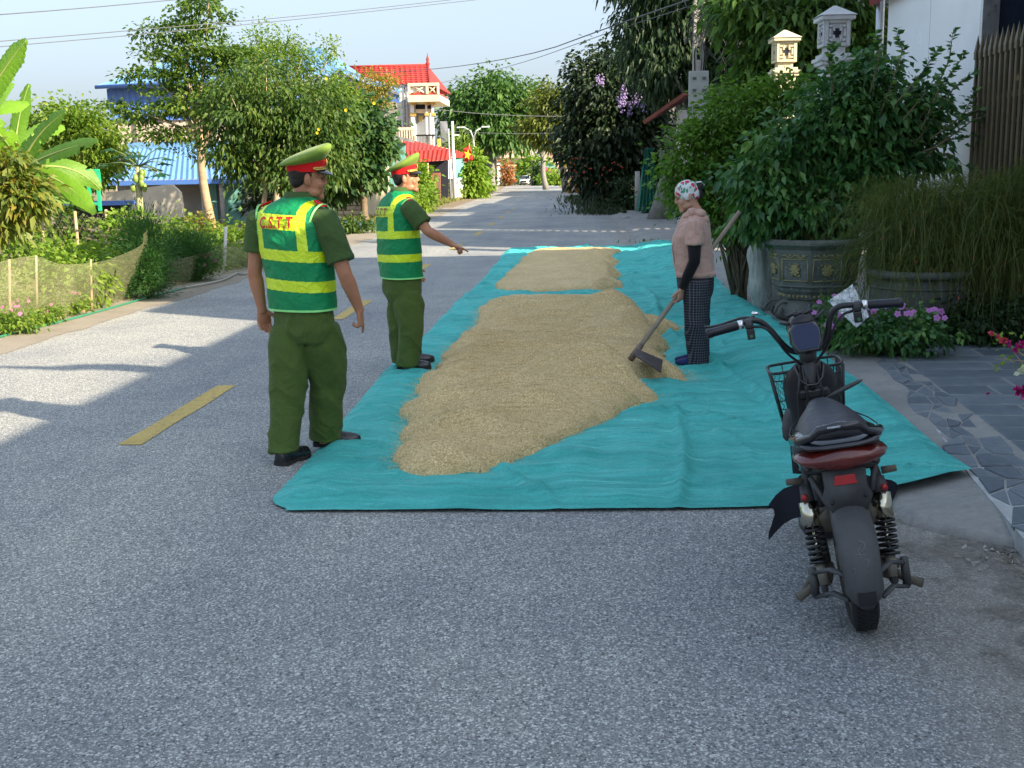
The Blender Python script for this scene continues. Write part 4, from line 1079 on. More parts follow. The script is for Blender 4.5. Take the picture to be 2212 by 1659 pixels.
def foliage(name, ells, nclump, per, clump_r, L, mat, seed=0, parent=None, droop=0.25, wr=0.28, out=0.8, down=0.25, shell=.55, flat=0.7, offset=(0, 0, 0)):
    rng = np.random.RandomState(seed)
    C, d = ell_points(ells, nclump, rng, shell)
    n = nclump * per
    Cr = np.repeat(C, per, 0); dr = np.repeat(d, per, 0)
    j = rng.normal(0, 1, (n, 3)) * np.array([1, 1, flat]) * (clump_r * np.repeat(rng.uniform(.6, 1.3, nclump), per))[:, None] * 0.6
    P = Cr + j
    D = dr * out + j / (clump_r + 1e-6) * 0.6 + rng.normal(0, .45, (n, 3)) + np.array([0, 0, -down])
    Ls = L * rng.uniform(.65, 1.25, n)
    V, F = leaf_arrays(P, D, Ls, Ls * wr, rng, droop)
    v = np.clip(np.repeat(rng.uniform(0, 1, nclump), per) * .5 + rng.uniform(0, .5, n), 0, 1)
    V = V - np.array(offset)
    o = link(name, npmesh(name, V, F, False, np.repeat(v, 5)), parent, mat)
    return o, C
def branches(name, base, r0, fork, targets, mat, parent, rng, loc=(0, 0, 0), bend_=0.1, rmin=.01, lean=None, n=8):
    """trunk base->fork, limbs fork->targets"""
    loc = Vector(loc); base = Vector(base); fork = Vector(fork)
    mb = MB()
    k = 7
    pts = []
    for i in range(k):
        f = i / (k - 1); p = base.lerp(fork, f); p += Vector((math.sin(f * 5 + base.x) * r0 * .5, math.cos(f * 4 + base.y) * r0 * .5, 0)) * (1 if 0 < i < k - 1 else 0)
        pts.append(p - loc)
    mb.tube(pts, [r0 * (1.35 if i == 0 else 1.1 - .35 * i / (k - 1)) for i in range(k)], n)
    trunk = mb.build('trunk', mat, parent)
    mb = MB()
    for t_ in targets:
        t_ = Vector(t_); f0 = rng.uniform(.72, 1.0); s = base.lerp(fork, f0)
        d = t_ - s; m1 = s + d * .45 + Vector((rng.normal(0, .08), rng.normal(0, .08), .10)) * d.length * .8
        r = max(rmin, r0 * .42 * min(1, d.length / 2.0 + .3))
        mb.tube([s - loc, s + d * .2 - loc + Vector((0, 0, .04)) * d.length, m1 - loc, t_ - loc], [r, r * .8, r * .5, rmin * .6], 5)
    mb.build('limbs', mat, parent)
    return trunk
def pxe(Y, l):
    """ellipsoids from (px, py, rx px, ry px [,depth factor])"""
    out = []
    for e in l:
        p = at(e[0], e[1], Y + (e[5] if len(e) > 5 else 0)); s = (Y + (e[5] if len(e) > 5 else 0)) / FPX
        out.append((p.x, p.y, p.z, e[2] * s, e[2] * s * (e[4] if len(e) > 4 else .9), e[3] * s))
    return out
BARK = M('bark', (0.20, 0.15, 0.10), 0.95, 0.3, 9, 0.02)
BARKG = M('grey_bark', (0.22, 0.21, 0.19), 0.95, 0.3, 7, 0.02)
BARKP = M('pale_bark', (0.42, 0.32, 0.23), 0.9, 0.2, 9, 0.01)
STEM = M('green_stem', (0.10, 0.16, 0.05), 0.7, 0.2, 9)
LF_T = leaf_mat('terminalia_leaf', [(.040, .095, .018), (.085, .17, .025), (.19, .27, .04)], .42)
LF_D = leaf_mat('longan_leaf', [(.030, .075, .018), (.070, .14, .024), (.16, .22, .04)], .40)
LF_L = leaf_mat('light_leaf', [(.08, .17, .02), (.15, .26, .03), (.27, .34, .06)], .45)
LF_Y = leaf_mat('yellowing_leaf', [(.14, .20, .03), (.26, .26, .04), (.38, .22, .05)], .40)
LF_DK = leaf_mat('deep_leaf', [(.018, .042, .018), (.032, .070, .024), (.055, .10, .03)], .20)
LF_DR = leaf_mat('dusky_leaf', [(.014, .030, .014), (.026, .050, .020), (.048, .078, .028)], .15)
LF_P = leaf_mat('pot_leaf', [(.024, .090, .036), (.048, .155, .052), (.095, .23, .06), (.17, .31, .07)], .30, .4, .5)
LF_F = leaf_mat('feather_leaf', [(.02, .08, .03), (.04, .13, .035), (.09, .2, .04)], .35)
LF_FAR = leaf_mat('far_leaf', [(.04, .11, .03), (.075, .17, .04), (.12, .23, .05)], .35)
LF_B = leaf_mat('bright_leaf', [(.12, .24, .03), (.2, .33, .04), (.3, .38, .06)], .45)

def tree(name, label, Y, basepx, forkpx, r0, ells, ncl, per, cr, L, mat, seed, bark=BARK, group=None, nlimb=26, cat='tree', **kw):
    b = at(basepx[0], basepx[1], Y); b.z = 0.0 if len(basepx) < 3 else basepx[2]
    f = at(forkpx[0], forkpx[1], Y)
    root = thing(name, label, cat, tuple(b), 0, group)
    rng = np.random.RandomState(seed)
    E = pxe(Y, ells)
    o, C = foliage('crown', E, ncl, per, cr, L, mat, seed, root, offset=tuple(b), **kw)
    sel = C[rng.choice(len(C), min(nlimb, len(C)), replace=False)]
    branches('trunk', b, r0, f, sel, bark, root, rng, b)
    return root, C, E

# ---- left side
tree('terminalia_tree', 'slim tree with pale trunk and tiered small leaved branches rising left of the pylon wires', 31, (458, 500), (428, 265), .13,
     [(430, 10, 50, 40), (465, 48, 38, 30), (400, 70, 60, 30), (340, 62, 50, 18), (450, 110, 75, 38), (330, 112, 55, 16), (395, 140, 80, 26), (300, 165, 46, 16), (360, 180, 80, 22), (255, 222, 34, 12), (310, 245, 60, 20), (400, 225, 90, 34), (480, 190, 75, 60), (370, 290, 70, 18), (520, 120, 60, 34), (410, 330, 36, 10)],
     330, 34, .34, .13, LF_T, 1, bark=M('slim_bark', (.36, .27, .17), .9, .3, 3, .01, grime=.5), flat=.35, wr=.30, shell=.3, down=.05)
tree('longan_tree', 'broad dark leafy tree with drooping leaves left of the first officer', 27, (556, 490), (575, 360), .07,
     [(560, 230, 120, 100), (500, 300, 80, 70), (610, 310, 90, 80), (680, 240, 90, 80), (640, 370, 70, 50), (700, 330, 70, 70), (520, 350, 55, 40), (470, 230, 40, 60)],
     520, 30, .30, .135, LF_D, 2, bark=BARKP, droop=.4, wr=.24, down=.45, out=.6, shell=.4)
tree('acacia_tree', 'tall airy light green tree standing behind the dark leafy tree', 33, (600, 480), (600, 300), .1,
     [(560, 85, 40, 40), (590, 130, 70, 45), (520, 150, 60, 40), (650, 150, 50, 50), (620, 95, 26, 40), (700, 190, 60, 60), (715, 105, 22, 36), (560, 180, 80, 40), (480, 120, 34, 40), (740, 190, 30, 60), (660, 100, 20, 30), (655, 70, 8, 22), (715, 80, 10, 25)],
     300, 30, .34, .11, LF_L, 3, shell=.25, wr=.24, bark=BARKP, down=.0)
tree('vine_thicket', 'thicket of vines and big dark leaves above the teal sheets', 38, (790, 480), (770, 330), .12,
     [(770, 300, 60, 50), (815, 265, 28, 34), (760, 360, 50, 50), (740, 240, 55, 60), (822, 310, 26, 26), (700, 380, 60, 50), (800, 340, 24, 70), (835, 250, 14, 24)],
     260, 30, .45, .22, leaf_mat('vine_leaf', [(.025, .075, .03), (.055, .13, .04), (.13, .21, .06)], .35), 4, wr=.42, droop=.4, bark=BARK)
tree('flame_tree', 'small tree with orange tinged leaves before the red roof', 52, (800, 420), (805, 300), .08,
     [(800, 180, 50, 22), (770, 190, 40, 26), (835, 172, 28, 12), (810, 215, 40, 20), (790, 158, 8, 18)], 120, 26, .45, .14, LF_Y, 5, bark=BARKP)
tree('round_tree', 'round crowned leafy tree behind the banana leaves', 36, (175, 480), (175, 370), .16,
     [(175, 290, 90, 60), (120, 275, 50, 45), (230, 310, 45, 55), (180, 350, 80, 50), (90, 310, 50, 60), (160, 250, 60, 25)], 330, 30, .42, .18, LF_L, 6, wr=.26)
tree('round_tree', 'dark bushy tree filling the gap under the tall leafy crowns', 40, (640, 470), (640, 420), .12,
     [(600, 400, 60, 50), (680, 400, 50, 40), (560, 430, 30, 40)], 120, 26, .5, .2, LF_DK, 61)

# yellow flowers on the airy tree
rng = np.random.RandomState(5)
fl = MB()
for k_ in range(5):
    px, py = rng.uniform(640, 860), rng.uniform(140, 300)
    p = at(px, py, 25.8)
    for a in range(5):
        q = a * 2 * math.pi / 5
        d = Vector((math.cos(q), -.4, math.sin(q))) * .042; s = Vector((-math.sin(q), 0, math.cos(q))) * .022
        fl.add([p, p + d * .6 + s, p + d, p + d * .6 - s], [(0, 1, 2, 3)])
o = fl.build('luffa_blossoms', leaf_mat('yellow_petal', [(.8, .6, .03), (.85, .7, .05)], .3)); prop(o, 'yellow blossoms scattered over the climbing vines', 'flowers', kind='stuff')

# ---- banana plants
def banana_leaf(mb, base, mid, tip, w, seed, droop_side=.22, tear=.05, up=Vector((0, 0, 1))):
    rr = random.Random(seed)
    base, mid, tip = Vector(base), Vector(mid), Vector(tip)
    n = 30; L = []; Rr_ = []; C_ = []
    for i in range(n + 1):
        f = i / n
        p = (1 - f) ** 2 * base + 2 * f * (1 - f) * mid + f * f * tip
        tn = (2 * (1 - f) * (mid - base) + 2 * f * (tip - mid)).normalized()
        s = tn.cross(up).normalized(); nn = s.cross(tn)
        ww = w * min(1, (f * 5) ** .6) * (1 - max(0, f - .80) / .20 * .75) * (1 + .02 * math.sin(i * 2.1)) if f < 1 else w * .25
        pl = .006 * (1 if i % 2 else -1)
        C_.append(p); L.append(p + s * ww + nn * (-abs(ww) * droop_side + pl * 1.5)); Rr_.append(p - s * ww + nn * (-abs(ww) * droop_side + pl * 1.5))
    ml = [C_[i].lerp(L[i], .5) + Vector((0, 0, .03 * w / .3)) for i in range(n + 1)]; mr = [C_[i].lerp(Rr_[i], .5) + Vector((0, 0, .03 * w / .3)) for i in range(n + 1)]
    vv = C_ + ml + L + mr + Rr_; k = n + 1; ff = []
    for i in range(n):
        tl, tr = rr.random() < tear, rr.random() < tear
        ff += [(i, i + 1, i + 1 + k, i + k), (i, i + 3 * k, i + 1 + 3 * k, i + 1)]
        if not tl: ff.append((i + k, i + 1 + k, i + 1 + 2 * k, i + 2 * k))
        if not tr: ff.append((i + 3 * k, i + 4 * k, i + 1 + 4 * k, i + 1 + 3 * k))
    mb.add(vv, ff, 0, True)
    mb.tube([c - Vector((0, 0, .012)) for c in C_], [max(.005, .028 * (1 - i / n)) for i in range(n + 1)], 5, m=1)
t = NT('banana_leaf')
c = t.ramp(t.noise(1.6, 5, .6), [(.3, (.13, .30, .02)), (.7, (.24, .44, .035))])
c = t.mix(t.ramp(t.objrand(), [(0, 0.0), (1, .55)]), c, (.05, .13, .03))
t.col(c); t.setp(rough=.45, spec=.5)
t.bump(t.noise(30, 3, .6), .01)
tr = t.n.new('ShaderNodeBsdfTranslucent'); t.l.new(t.mix(1.0, c, (1.5, 1.6, .5), 'MULTIPLY'), tr.inputs[0])
mx = t.n.new('ShaderNodeMixShader'); mx.inputs[0].default_value = .42
t.l.new(t.p.outputs[0], mx.inputs[1]); t.l.new(tr.outputs[0], mx.inputs[2]); t.l.new(mx.outputs[0], t.out.inputs[0])
BAN = t.mat
BRIB = M('banana_rib', (.28, .34, .10), .5, .15, 4)
BTR = M('banana_trunk', (.22, .24, .10), .7, .25, 4, .02)
def banana(label, basepx, Y, crown, leaves, seed):
    b = at(basepx[0], basepx[1], Y); b.z = 0
    r_ = thing('banana_plant', label, 'banana plant', tuple(b), 0, 'banana plants at the left edge')
    c = at(crown[0], crown[1], Y)
    mb = MBo(); mb.tube([b, b.lerp(c, .5) + Vector((.03, 0, 0)), c], [.14, .12, .07], 10); mb.done('trunk', BTR, r_)
    for i, (m_, t_, w, dy) in enumerate(leaves):
        mb = MBo(); banana_leaf(mb, c, at(m_[0], m_[1], Y + dy * .5), at(t_[0], t_[1], Y + dy), w * .85, seed + i, up=Vector((.1, -1.0, .55)).normalized()); mb.done('leaf', [BAN, BRIB], r_)
banana('banana plant with broad bright leaves arching over the wire fence', (60, 560), 15.5, (40, 372),
       [((70, 285), (142, 240), .17, -.3), ((100, 325), (212, 303), .15, -.9), ((150, 330), (218, 410), .17, .4), ((130, 360), (205, 462), .16, -.6), ((20, 300), (62, 182), .15, .2), ((-10, 320), (-60, 230), .16, .5), ((60, 370), (110, 455), .17, -1.0), ((50, 260), (140, 275), .2, 1.2), ((0, 400), (-50, 460), .15, -.5), ((60, 400), (175, 440), .12, .6)], 10)
banana('banana plant leaning in from the left edge of the picture', (-60, 560), 14.5, (-50, 250),
       [((0, 150), (56, 86), .20, -.2), ((-10, 210), (20, 150), .18, .6), ((-20, 230), (62, 222), .16, .9), ((-80, 180), (-120, 90), .2, .2), ((0, 280), (30, 330), .2, .5)], 40)
tree('mango_tree', 'mango branches with yellow and orange drooping leaves at the left edge', 12.5, (-40, 640), (-20, 480), .08,
     [(10, 400, 50, 70), (50, 420, 45, 50), (20, 340, 26, 26), (85, 440, 25, 30), (-10, 450, 50, 60)], 170, 14, .15, .13, leaf_mat('mango_leaf', [(.05, .11, .02), (.12, .18, .03), (.22, .24, .04), (.36, .24, .05)], .4), 8, droop=.35, wr=.22, down=.3, out=.7, nlimb=14)
# ---- papaya
pb = gp(305, 560); pb = at(303, 500, 24); pb.z = 0
pap = thing('papaya_tree', 'papaya tree with green fruit and lobed leaves before the shed', 'papaya tree', tuple(pb))
pc = at(298, 360, 24)
mb = MBo(); mb.tube([pb, pb.lerp(pc, .5), pc], [.09, .08, .05], 10); mb.done('trunk', M('papaya_bark', (.36, .36, .20), .8, .2, 5, .01), pap)
rng = np.random.RandomState(12)
for i in range(9):
    a = rng.uniform(0, 6.28); z = -.15 - .10 * (i % 4)
    mb = MBo(); q = pc + Vector((math.cos(a) * .12, math.sin(a) * .12 - .05, z)); mb.ball(q, .065, 8, sc=(1, 1, 1.6)); mb.done('fruit', M('papaya_fruit', (.20, .30, .06), .4), pap)
LPA = leaf_mat('papaya_leaf', [(.02, .09, .035), (.04, .14, .04), (.08, .19, .05)], .3)
for i in range(15):
    a = i * 2.4; el = rng.uniform(-.5, .6); Ls = rng.uniform(.45, .75)
    tip = pc + Vector((math.cos(a) * Ls * math.cos(el), math.sin(a) * Ls * math.cos(el), Ls * math.sin(el) + .05))
    mb = MBo(); mb.tube([pc, pc.lerp(tip, .5) + Vector((0, 0, .06)), tip], .012, 5, m=1)
    for k_ in range(7):
        b2 = (k_ - 3) * .52 + a; l2 = .30 * (1 - .08 * abs(k_ - 3)); d = Vector((math.cos(b2), math.sin(b2), -.35)); s = Vector((-math.sin(b2), math.cos(b2), 0))
        vv = [tip, tip + d * l2 * .4 + s * .035, tip + d * l2 * .55 + s * .10, tip + d * l2 * .65 + s * .03, tip + d * l2, tip + d * l2 * .65 - s * .03, tip + d * l2 * .55 - s * .10, tip + d * l2 * .4 - s * .035]
        mb.add(vv, [(0, 1, 7), (1, 2, 3), (1, 3, 5, 7), (7, 5, 6), (3, 4, 5)])
    mb.done('leaf', [LPA, STEM], pap)

# ---- shrubs: generic
def shrub(name, label, x, y, ells, ncl, per, cr, L, mat, seed, z=0, stem=True, cat='shrub', group=None, **kw):
    r_ = thing(name, label, cat, (x, y, z), 0, group)
    E = [(x + e[0], y + e[1], z + e[2], e[3], e[4], e[5]) for e in ells]
    o, C = foliage('foliage', E, ncl, per, cr, L, mat, seed, r_, offset=(x, y, z), **kw)
    if stem:
        mb = MB(); rg_ = np.random.RandomState(seed)
        for c in C[rg_.choice(len(C), min(14, len(C)), replace=False)]:
            q = Vector(c) - Vector((x, y, z)); mb.tube([(q.x * .15, q.y * .15, 0), (q.x * .6, q.y * .6, q.z * .55), q], [.012, .009, .004], 4)
        mb.build('stems', STEM, r_)
    return r_, C
def psh(name, label, px0, px1, pytop, pybase, Y, ncl, per, L, mat, seed, wr=.3, group=None, cr=.16, **kw):
    a, b = at(px0, pytop, Y), at(px1, pytop, Y); zt = a.z; w = (b.x - a.x) / 2
    return shrub(name, label, (a.x + b.x) / 2, Y, [(0, 0, zt * .55, w, w * .7, zt * .48), (0, 0, zt * .25, w * .8, w * .6, zt * .25)], ncl, per, cr, L, mat, seed, wr=wr, group=group, **kw)
psh('cassava_bush', 'light green leafy bush behind the net beside the papaya', 205, 320, 462, 600, 17.5, 120, 20, .10, LF_B, 20)
psh('asparagus_bush', 'feathery dark green bush at the bend of the net fence', 262, 350, 462, 622, 15.4, 260, 46, .075, LF_F, 21, wr=.07, cr=.2, group='feathery bushes', droop=.0, down=-.5)
psh('asparagus_bush', 'lower feathery bush with mauve blooms farther along the verge', 345, 455, 500, 612, 18.0, 240, 44, .075, LF_F, 22, wr=.07, cr=.2, group='feathery bushes', droop=.0, down=-.5)
psh('vegetable_patch', 'low light green vegetables behind the near net', 70, 230, 538, 620, 14.2, 90, 16, .10, LF_B, 23)
psh('vegetable_patch', 'pale leafy plants inside the farther net enclosure', 400, 510, 520, 590, 20.5, 70, 16, .11, LF_B, 24)
psh('netted_bush', 'leafy greens behind the near net at the left picture edge', -70, 60, 590, 690, 12.9, 90, 18, .06, LF_L, 25, cr=.2)
psh('netted_bush', 'leafy greens in the middle of the near net', 55, 150, 585, 670, 14.0, 80, 18, .06, LF_L, 125, cr=.2)
psh('netted_bush', 'leafy greens behind the right end of the near net', 150, 245, 580, 650, 15.3, 80, 18, .06, LF_L, 225, cr=.2)
psh('dry_climber', 'dry yellowish climber on the wire fence', 405, 470, 462, 540, 27, 60, 16, .09, LF_Y, 26)
psh('broadleaf_bush', 'leafy bush at the foot of the slim tree', 430, 520, 500, 540, 29, 60, 16, .12, LF_B, 27)
psh('verge_bush', 'bright leafy bush left of the second officer near the cream pillar', 835, 950, 405, 452, 52, 90, 18, .22, LF_B, 28, cr=.35)
psh('lemon_tree', 'bright leafy climber in front of the red shop', 880, 925, 350, 440, 66, 100, 18, .3, LF_B, 29, cr=.5)
psh('verge_bush', 'light green tree beside the red flag', 1002, 1040, 325, 425, 84, 150, 18, .4, LF_B, 30, cr=.6)
psh('roadside_bush', 'small dark bush at the foot of the big street tree', 1010, 1050, 370, 424, 86, 80, 16, .35, LF_FAR, 31, cr=.5)
psh('verge_bush', 'low bush by the pale soil at the first bend of the verge', 500, 545, 540, 590, 21.5, 50, 14, .1, LF_L, 32)
psh('garden_bush', 'tangled greenery before the wire fence at the left edge', -40, 110, 505, 600, 14.9, 120, 18, .09, LF_L, 401, cr=.25)
psh('garden_bush', 'light green climbers between the wire fence and the papaya', 100, 235, 515, 590, 16.2, 120, 18, .09, LF_B, 402, cr=.25)
psh('garden_bush', 'dense green shrub row below the pale garden wall', 300, 440, 470, 560, 22, 140, 20, .12, LF_L, 403, cr=.3)
psh('garden_bush', 'weedy greenery behind the farther net and its white stakes', 430, 600, 490, 575, 24, 140, 20, .12, LF_L, 404, cr=.3)
psh('garden_bush', 'dark leafy shrubs under the banana leaves', 20, 190, 430, 545, 18, 120, 18, .12, LF_D, 405, cr=.3)
# grass and weeds along the verge, one mass
def weeds(name, label, pts, n, L, mat, seed, spread=.5, W=.1, up=1.0):
    rng = np.random.RandomState(seed); pts = np.array(pts)
    k = rng.randint(0, len(pts) - 1, n); f = rng.uniform(0, 1, n)[:, None]
    P = pts[k] * (1 - f) + pts[k + 1] * f; P = np.c_[P[:, 0] - np.abs(rng.normal(0, spread, n)), P[:, 1], np.zeros(n)]
    D = rng.normal(0, .45, (n, 3)); D[:, 2] = np.abs(D[:, 2]) + up
    Ls = L * rng.uniform(.4, 1.3, n)
    V, F = leaf_arrays(P, D, Ls, Ls * W, rng, .15)
    o = link(name, npmesh(name, V, F, False, np.repeat(rng.uniform(0, 1, n), 5)), None, mat)
    return prop(o, label, 'weeds', None, 'stuff')
GRS = leaf_mat('grass_blade', [(.10, .14, .03), (.2, .23, .06), (.34, .30, .13)], .3)
weeds('verge_grass', 'mixed weeds and dry grass along the left verge', [(-6.6, 8), (-6.6, 14), (-6.8, 22), (-7.0, 34)], 9000, .11, GRS, 3)
weeds('far_verge_grass', 'dry sunlit grass along the far left verge', [(-6.9, 34), (-7.6, 55), (-8.0, 80)], 5000, .28, GRS, 4, 1.0)
prop(link('dead_leaves', npmesh('dead_leaves', *(lambda V, F: (V, F))(*leaf_arrays(np.c_[RNG.uniform(-7.4, -6.25, 1500), RNG.uniform(8, 30, 1500), np.full(1500, .02)], np.c_[RNG.normal(0, 1, (1500, 2)), RNG.normal(0, .15, 1500)], np.full(1500, .06), np.full(1500, .02), RNG)), False, np.repeat(RNG.uniform(0, 1, 1500), 5)), None, leaf_mat('dead_leaf', [(.22, .13, .06), (.4, .28, .15), (.3, .2, .1)], .1)), 'dry fallen leaves on the soil verge', 'leaves', None, 'stuff')

# ---- periwinkles
def flower_mb(p, r, nrm, mb, rngl, m=0):
    nrm = Vector(nrm).normalized(); u = nrm.orthogonal().normalized(); w = nrm.cross(u); a0 = rngl.uniform(0, 6)
    for k_ in range(5):
        a = a0 + k_ * 2 * math.pi / 5; d = u * math.cos(a) + w * math.sin(a); s = -u * math.sin(a) + w * math.cos(a)
        c0 = p + nrm * .002; mb.add([c0, p + d * r * .62 + s * r * .42 + nrm * r * .1, p + d * r + s * r * .2 + nrm * r * .05, p + d * r - s * r * .2 + nrm * r * .05, p + d * r * .62 - s * r * .42 + nrm * r * .1], [(0, 1, 2, 3, 4)], m)
    for k_ in range(6):
        a = k_ * math.pi / 3; 
    mb.add([p + nrm * .006 + (u * math.cos(a) + w * math.sin(a)) * r * .16 for a in [0, 1.57, 3.14, 4.71]], [(0, 1, 2, 3)], m + 1)
PETP = leaf_mat('pink_petal', [(.72, .25, .50), (.8, .35, .6)], .3); PETV = leaf_mat('violet_petal', [(.62, .24, .70), (.72, .32, .80)], .3)
EYE = M('petal_eye', (.45, .02, .2), .6)
def periwinkle(label, x, y, z, rx, ry, h, ncl, nfl, fr, petal, seed, group=None, Lf=.045, mat=None):
    r_, C = shrub('periwinkle', label, x, y, [(0, 0, h * .5, rx, ry, h * .5)], ncl, 16, .07, Lf, mat or LF_T, seed, z, cat='flower bed', group=group, wr=.32, shell=.3)
    rg_ = random.Random(seed)
    for i in range(nfl):
        a = rg_.uniform(0, 6.28); rr_ = math.sqrt(rg_.random()); q = Vector((math.cos(a) * rx * rr_, math.sin(a) * ry * rr_ * .8 - ry * .25, h * (.55 + .5 * math.sqrt(max(0, 1 - rr_ * rr_)))  ))
        mb = MB(); flower_mb(q, fr * rg_.uniform(.8, 1.15), (rg_.uniform(-.5, .3), -1.0, rg_.uniform(.3, 1.2)), mb, rg_); mb.tube([q, q * .8], .0015, 3, m=2); mb.build('flower', [petal, EYE, STEM], r_)
    return r_
for i, (px, py, w, h, nf) in enumerate(((30, 722, .42, .32, 9), (105, 700, .36, .30, 7), (165, 682, .30, .30, 6), (280, 640, .14, .26, 3), (190, 668, .16, .22, 2))):
    p = gp(px, py); lab = ['pink periwinkle clump at the left picture edge', 'pink periwinkle clump second along the hose', 'pink periwinkle clump third along the hose', 'small pink periwinkle at the corner of the net', 'tiny pink periwinkle sprig by the stakes'][i]
    periwinkle(lab, p.x - .1, p.y, 0, w, w * .7, h, int(60 * w / .3), nf, .024, PETP, 60 + i, 'pink periwinkles along the hose', mat=LF_L)
periwinkle('mauve flowering clump before the feathery bushes', at(425, 600, 18.2).x, 18.2, 0, .45, .3, .45, 60, 14, .03, PETP, 70)
periwinkle('pale pink flowers by the end post of the net', at(520, 570, 21).x, 21, 0, .35, .5, .5, 60, 12, .035, PETP, 71, mat=LF_L)

# ---- far street trees
tree('street_tree', 'big round crowned street tree left of the distant car', 122, (1066, 412), (1058, 320), .55,
     [(1050, 230, 70, 65), (1075, 180, 40, 28), (1010, 240, 40, 50), (1100, 270, 50, 50), (1040, 280, 65, 40), (990, 260, 25, 30), (1120, 200, 32, 32), (1150, 235, 30, 30), (1020, 310, 40, 22)],
     420, 30, 1.2, .62, LF_FAR, 80, bark=BARKG, wr=.25, droop=.4, down=.4)
tree('street_tree', 'light crowned tree with leaning trunk right of the far road', 108, (1224, 408), (1198, 300), .32,
     [(1190, 215, 30, 28), (1215, 240, 30, 30), (1180, 280, 40, 25), (1205, 295, 34, 25), (1150, 272, 24, 16), (1225, 280, 30, 40)],
     260, 26, 1.0, .5, leaf_mat('olive_leaf', [(.07, .11, .02), (.14, .18, .03), (.24, .25, .06)], .35), 81, bark=BARKG, wr=.25, droop=.4)
tree('street_tree', 'dark tree behind the leaning trunk', 128, (1180, 408), (1170, 320), .3, [(1165, 240, 32, 40), (1150, 285, 30, 22)], 120, 24, 1.2, .6, LF_FAR, 82, bark=BARKG)
psh('hedge_bush', 'distant dark shrub right of the parked car', 1150, 1166, 356, 402, 182, 60, 12, .6, LF_DK, 83, cr=.8)
psh('hedge_bush', 'distant banana clump above the parked car', 1115, 1180, 335, 372, 205, 60, 10, 1.2, LF_B, 84, cr=1.2)
psh('hedge_bush', 'distant light green shrubs beside the blue signboard', 1168, 1215, 368, 398, 178, 80, 12, .6, LF_B, 85, cr=.8)
psh('flame_bush', 'distant red flowering bush left of the car', 1085, 1106, 345, 395, 186, 70, 12, .5, leaf_mat('red_bloom', [(.45, .05, .03), (.3, .2, .05), (.6, .15, .08)], .3), 86, cr=.8)
psh('hedge_bush', 'distant greenery behind the grey fence', 1070, 1100, 340, 396, 196, 60, 12, .7, LF_FAR, 87, cr=1.0)
psh('palm_clump', 'feathery palm clump behind the flag poles', 978, 1012, 285, 340, 96, 60, 18, .9, LF_L, 88, wr=.06, cr=.8)
# backdrop of distant trees, one mass
E = []
rng = np.random.RandomState(9)
for k_ in range(40):
    x = -190 + k_ * 10 + rng.uniform(-3, 3); E.append((x, 330 + rng.uniform(-15, 15), 3.0 + rng.uniform(0, 2), 8, 5, 4.5 + rng.uniform(0, 3)))
o, C = foliage('distant_trees', E, 1400, 12, 2.2, 2.2, LF_FAR, 90); prop(o, 'far band of trees closing the horizon', 'trees', None, 'stuff')

# ---- right side trees
tree('crape_myrtle', 'dark broad tree with trailing mauve blooms on the right verge', 50, (1362, 450), (1340, 330), .22,
     [(1300, 190, 80, 60), (1260, 260, 55, 70), (1340, 270, 90, 90), (1300, 340, 70, 50), (1380, 200, 60, 80), (1270, 160, 40, 30), (1330, 130, 50, 40), (1400, 320, 40, 60), (1255, 330, 30, 30), (1310, 380, 60, 30)],
     620, 32, .62, .26, LF_DR, 91, bark=BARKG, wr=.28, droop=.4)
tree('mango_tree', 'tall dark mango tree with long hanging leaves behind the concrete pole', 38, (1420, 470), (1500, 250), .28,
     [(1420, 60, 85, 70), (1500, 40, 90, 90), (1460, 150, 90, 60), (1580, 60, 90, 110), (1400, 130, 60, 55), (1560, 180, 80, 70), (1640, 130, 70, 90), (1480, -40, 140, 60), (1400, 0, 60, 50), (1640, -30, 120, 70)],
     820, 34, .50, .25, LF_DK, 92, bark=BARKG, wr=.17, droop=.6, down=.7, out=.5)
tree('jackfruit_tree', 'leafy tree with sunlit tips behind the lantern pillars', 24, (1760, 430), (1720, 200), .18,
     [(1700, 60, 90, 70), (1640, 140, 60, 60), (1780, 20, 100, 60), (1620, 210, 50, 50), (1720, 160, 90, 60), (1850, 60, 60, 80), (1600, 10, 60, 50), (1800, 120, 90, 60)],
     420, 22, .36, .24, leaf_mat('jack_leaf', [(.03, .08, .02), (.06, .14, .025), (.14, .24, .04)], .4), 93, bark=BARKG, wr=.22, droop=.5, down=.3)
psh('verge_bush', 'low ragged bushes by the kerb under the dark tree', 1282, 1345, 395, 440, 58, 110, 20, .18, LF_DR, 94, cr=.4)
psh('verge_bush', 'leafy shrub beside the trunk under the dark tree', 1330, 1375, 390, 455, 48, 90, 20, .16, LF_DK, 95, cr=.35)
psh('verge_bush', 'shrub at the foot of the green net', 1395, 1440, 400, 452, 44, 90, 20, .15, LF_P, 96, cr=.3)
psh('hibiscus_bush', 'dark bush with red blooms above the small signboard', 1255, 1320, 335, 395, 64, 110, 18, .28, LF_DR, 97, cr=.5)
fl = MB(); rng = np.random.RandomState(15)
for k_ in range(30):
    p = at(rng.uniform(1228, 1345), rng.uniform(340, 400), 46.5); fl.ball(p, .035, 5)
prop(fl.build('hibiscus_blooms', M('red_petal', (.40, .05, .03), .7)), 'red blooms on the dark bushes', 'flowers', kind='stuff')
fl = MB()
for (px, py) in ((1346, 190), (1352, 170), (1342, 210), (1350, 218), (1375, 205), (1368, 222), (1382, 215), (1390, 228), (1342, 232), (1360, 240), (1348, 200), (1354, 180), (1340, 222), (1386, 222), (1372, 212), (1290, 170), (1300, 175)):
    for q in range(22):
        p = at(px + rng.normal(0, 4), py + rng.normal(0, 7), 45.5 + rng.uniform(-.4, .4)); fl.ball(p, .038, 5)
